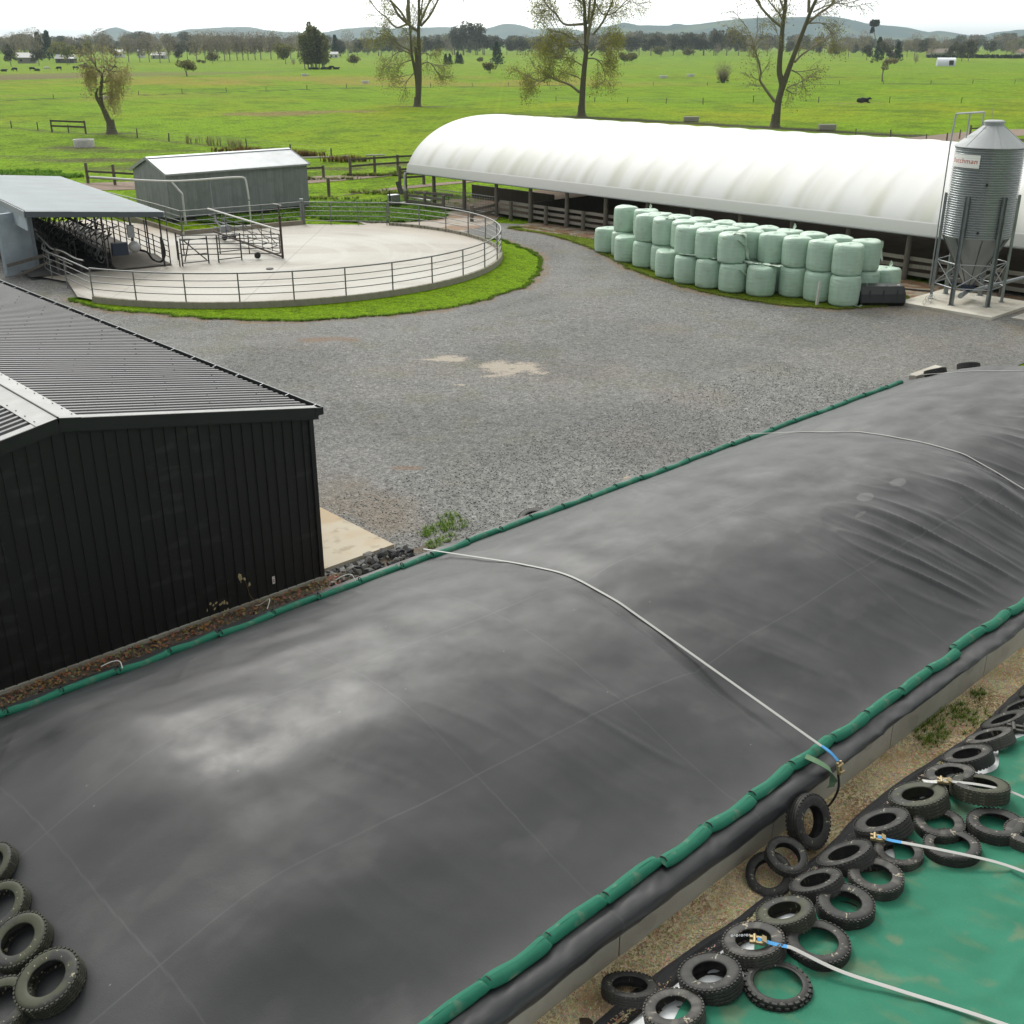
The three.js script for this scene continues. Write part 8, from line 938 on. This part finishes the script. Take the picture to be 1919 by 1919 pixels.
// far buildings
function farHouse(label, x, z, w, d, h, roofC, wallC, turn = 0) { const o = thing('far_house', label, 'house', V(x, gy(x, z) - 0.3, z), turn), a = new G(); w *= 0.75; h *= 0.85; wallC = wallC.map((q) => q * 0.8); roofC = roofC.map((q) => q * 0.85); a.box(w, h, d, 0, h / 2, 0); part('wall', a.geo, mat(wallC, 0.9), o); const s = new THREE.Shape([new THREE.Vector2(-d / 2 - 0.4, h), new THREE.Vector2(0, h + d * 0.3), new THREE.Vector2(d / 2 + 0.4, h)]), e = new THREE.ExtrudeGeometry(s, { depth: w + 0.8, bevelEnabled: false }); e.rotateY(Math.PI / 2); e.translate(-w / 2 - 0.4, 0.01, 0); part('roof', e, mat(roofC, 0.6), o); for (const k of [-0.3, 0.3]) { const g = new G(); g.box(1.4, 1.2, 0.1, k * w, h * 0.55, d / 2 + 0.02); part('window', g.geo, mat([0.03, 0.03, 0.035], 0.2), o); } return o; }
farHouse('pale roofed house among dark trees at the far left', -287, -700, 13, 9, 4, [0.62, 0.62, 0.6], [0.3, 0.28, 0.25], 0.3); farHouse('long white roofed shed among dark trees at the far left', -266, -706, 14, 8, 3.2, [0.7, 0.7, 0.7], [0.12, 0.12, 0.12], 0.1); farHouse('small white building behind bare trees left of the poplar clump', -318, -960, 9, 7, 5, [0.72, 0.72, 0.72], [0.7, 0.7, 0.68]); farHouse('white gabled building under the bare tree row', -294, -940, 6, 6, 5.5, [0.75, 0.75, 0.75], [0.75, 0.75, 0.73]); farHouse('low white shed under the bare tree row left of the poplar clump', -262, -880, 14, 7, 3.4, [0.6, 0.6, 0.6], [0.5, 0.5, 0.5]); farHouse('white walled house far right beyond the conifers', 326, -1015, 10, 8, 3.6, [0.5, 0.42, 0.36], [0.75, 0.75, 0.72]); farHouse('wide brown roofed house far right behind the arched hut', 356, -985, 26, 11, 4.2, [0.27, 0.21, 0.17], [0.45, 0.42, 0.36]); farHouse('reddish roofed house at the far right under the hills', 452, -1040, 20, 10, 4, [0.33, 0.2, 0.15], [0.5, 0.48, 0.45]); farHouse('small white cottage right of the first tall tree on the horizon', -141, -940, 8, 6, 3.5, [0.55, 0.55, 0.55], [0.72, 0.72, 0.7]);
{ const o = thing('arched_hut', 'corrugated arched metal hut alone in the far pasture at right', 'hut', V(225, gy(225, -613) - 0.1, -613), -0.25), R = 4.4, L = 9; const g = grid(24, 60, (u, v) => { const a = u * Math.PI, r = R + 0.06 * Math.sin(v * 120); return [-L / 2 + v * L, r * Math.sin(a) * 0.95, -r * Math.cos(a)]; }); part('arched_roof', g, mat([0.62, 0.65, 0.68], 0.4, { metalness: 0.3, side: THREE.DoubleSide }), o); for (const e of [-1, 1]) { const c = new THREE.CircleGeometry(R - 0.05, 24, 0, Math.PI); c.scale(1, 0.95, 1); c.rotateY(Math.PI / 2); c.translate(e * (L / 2 - 0.05), 0, 0); part('end_wall', c, mat([0.42, 0.47, 0.5], 0.5, { side: THREE.DoubleSide }), o); } const d = new G(); d.box(2.2, 2.9, 0.3, 2.3, 1.45, R - 0.2); part('door', d.geo, M.black, o); }
{ const h = thing('far_hedge', 'clipped dark hedge line at the far right', 'hedge', V(372, gy(372, -920), -920)), s = []; for (let i = 0; i < 2600; i++) { const u = rr(-42, 80); s.push([u, rr(0, 2.4), -0.55 * -u + rr(-1, 1), 1, ...mix3([0.03, 0.045, 0.02], [0.06, 0.08, 0.03], rnd())]); } part('foliage', leafGeo(s, 0.7, 0), leafM, h); }

// ---------------------------------------------------------------- cattle
function cowGeo(lying) {
  const mc = new MarchingCubes(64, M.black, false, false, 60000), N = 64, sc = 1.7, B = lying
    ? [[[-0.85, 0.42, 0], [-0.2, 0.46, 0], 0.36, 0.40], [[-0.2, 0.46, 0], [0.55, 0.45, 0], 0.40, 0.33], [[0.5, 0.52, 0], [0.95, 0.72, 0.03], 0.22, 0.15], [[0.95, 0.74, 0.03], [1.32, 0.62, 0.05], 0.15, 0.085], [[0.98, 0.83, -0.1], [1.0, 0.86, -0.26], 0.05, 0.03], [[0.98, 0.83, 0.16], [1.0, 0.86, 0.3], 0.05, 0.03], [[0.5, 0.2, 0.25], [0.95, 0.1, 0.32], 0.11, 0.06], [[0.95, 0.1, 0.32], [0.65, 0.06, 0.36], 0.06, 0.05], [[0.5, 0.2, -0.25], [0.9, 0.08, -0.3], 0.11, 0.06], [[-0.75, 0.3, 0.25], [-0.25, 0.22, 0.5], 0.22, 0.12], [[-0.25, 0.2, 0.5], [-0.75, 0.07, 0.55], 0.1, 0.06], [[-0.75, 0.3, -0.25], [-0.3, 0.15, -0.4], 0.2, 0.1], [[-1.15, 0.5, 0], [-1.3, 0.1, 0.1], 0.05, 0.03]]
    : [[[-0.75, 1.02, 0], [-0.1, 1.0, 0], 0.30, 0.36], [[-0.1, 1.0, 0], [0.6, 1.02, 0], 0.36, 0.30], [[0.6, 1.1, 0], [1.05, 0.75, 0], 0.2, 0.14], [[1.05, 0.72, 0], [1.28, 0.38, 0], 0.13, 0.08], [[1.0, 0.85, 0.1], [0.98, 0.86, 0.27], 0.045, 0.03], [[1.0, 0.85, -0.1], [0.98, 0.86, -0.27], 0.045, 0.03], ...[0.17, -0.17].flatMap((z) => [[[0.55, 0.85, z], [0.57, 0.42, z], 0.12, 0.065], [[0.57, 0.42, z], [0.55, 0.02, z], 0.06, 0.05], [[-0.75, 0.95, z], [-0.66, 0.62, z], 0.2, 0.1], [[-0.66, 0.62, z], [-0.84, 0.42, z], 0.09, 0.06], [[-0.84, 0.42, z], [-0.8, 0.02, z], 0.055, 0.05]]), [[-1.02, 1.15, 0], [-1.1, 0.5, 0.02], 0.04, 0.025]];
  mc.isolation = 0; const f = mc.field; for (let k = 0; k < N; k++) for (let j = 0; j < N; j++) for (let i = 0; i < N; i++) { const x = (i / N * 2 - 1) * sc, y = (j / N * 2 - 1) * sc + 0.6, z = (k / N * 2 - 1) * sc; let s = 0; for (const [a, b, r0, r1] of B) { const dx = b[0] - a[0], dy = b[1] - a[1], dz = b[2] - a[2], t = clamp(((x - a[0]) * dx + (y - a[1]) * dy + (z - a[2]) * dz) / (dx * dx + dy * dy + dz * dz)); const d = Math.hypot(x - a[0] - t * dx, y - a[1] - t * dy, z - a[2] - t * dz) - lerp(r0, r1, t); s += Math.exp(-d * 22); } f[k * N * N + j * N + i] = Math.log(s + 1e-12) / 22; }
  mc.update(); const n = mc.count ?? mc.geometry.drawRange.count, g = new THREE.BufferGeometry(), p = new Float32Array(mc.positionArray.slice(0, n * 3)); for (let i = 0; i < n; i++) { p[i * 3] *= sc; p[i * 3 + 1] = p[i * 3 + 1] * sc + 0.6; p[i * 3 + 2] *= sc; } g.setAttribute('position', new THREE.BufferAttribute(p, 3)); g.setAttribute('normal', new THREE.BufferAttribute(new Float32Array(mc.normalArray.slice(0, n * 3)), 3)); g.computeVertexNormals(); g.setAttribute('uv', new THREE.BufferAttribute(new Float32Array(n * 2), 2)); return g;
}
{
  const lie = cowGeo(true), stand = cowGeo(false), hide = mat([0.012, 0.011, 0.010], 0.75), white = mat([0.55, 0.53, 0.5], 0.8);
  const cow = (x, z, turn, l, g, lying, m = hide, k = 1) => { const c = thing('cow', l, 'cow', V(x, gy(x, z) - 0.03, z), turn, g); const b = part('body', lying ? lie : stand, m, c); b.scale.setScalar(k); return c; };
  cow(69.0, -229, 0.1, 'black cow lying alone in the pasture left of the silo', null, true, hide, 1.15);
  [[-91, -536, 0.2, true], [-89.4, -537, 2.9, true], [-86, -539, 0.1, true], [-84, -540, 3.0, true], [-82.2, -538, 0.3, false], [-80.2, -540, 0.2, true]].forEach(([x, z, t, ly], i) => cow(x, z, t, `${ORD[i]} black cow from the left resting under the poplar clump`, 'cows under the poplar clump', ly, hide, 1.2));
  [[-215.4, -500, 0, true], [-210.9, -500, 3, false], [-207, -509, 0.2, false], [-205, -509, 2.8, true], [-203, -515, 0.4, false], [-200.5, -522, 3, false], [-196, -530, 0.1, false], [-191, -534, 0.2, false], [-186, -536, 2.9, false], [-182, -540, 0.3, false]].forEach(([x, z, t, ly], i) => cow(x, z, t, i === 4 ? 'pale cow among the dark herd at the far left' : `${ORD[i]} cow from the left in the dark herd at the far left`, 'herd of cows at the far left', ly, i === 4 ? white : hide, 1.2));
}
{ // dark clod heap on the ploughed strip, bird mark on the barn
  const b = thing('chaff_clod', 'dark brown clod of old silage on the chaff path', 'clod', W(2.72, 8.72, 0.13)); const m = part('clod', STONES[2], mat([0.07, 0.042, 0.025], 0.95, { map: rep(tSpeck, 2), bumpMap: rep(tGrain, 2), bumpScale: 0.03 }), b); m.scale.set(0.13, 0.09, 0.11); m.position.y = 0.03;
}
renderer.render(scene, camera);
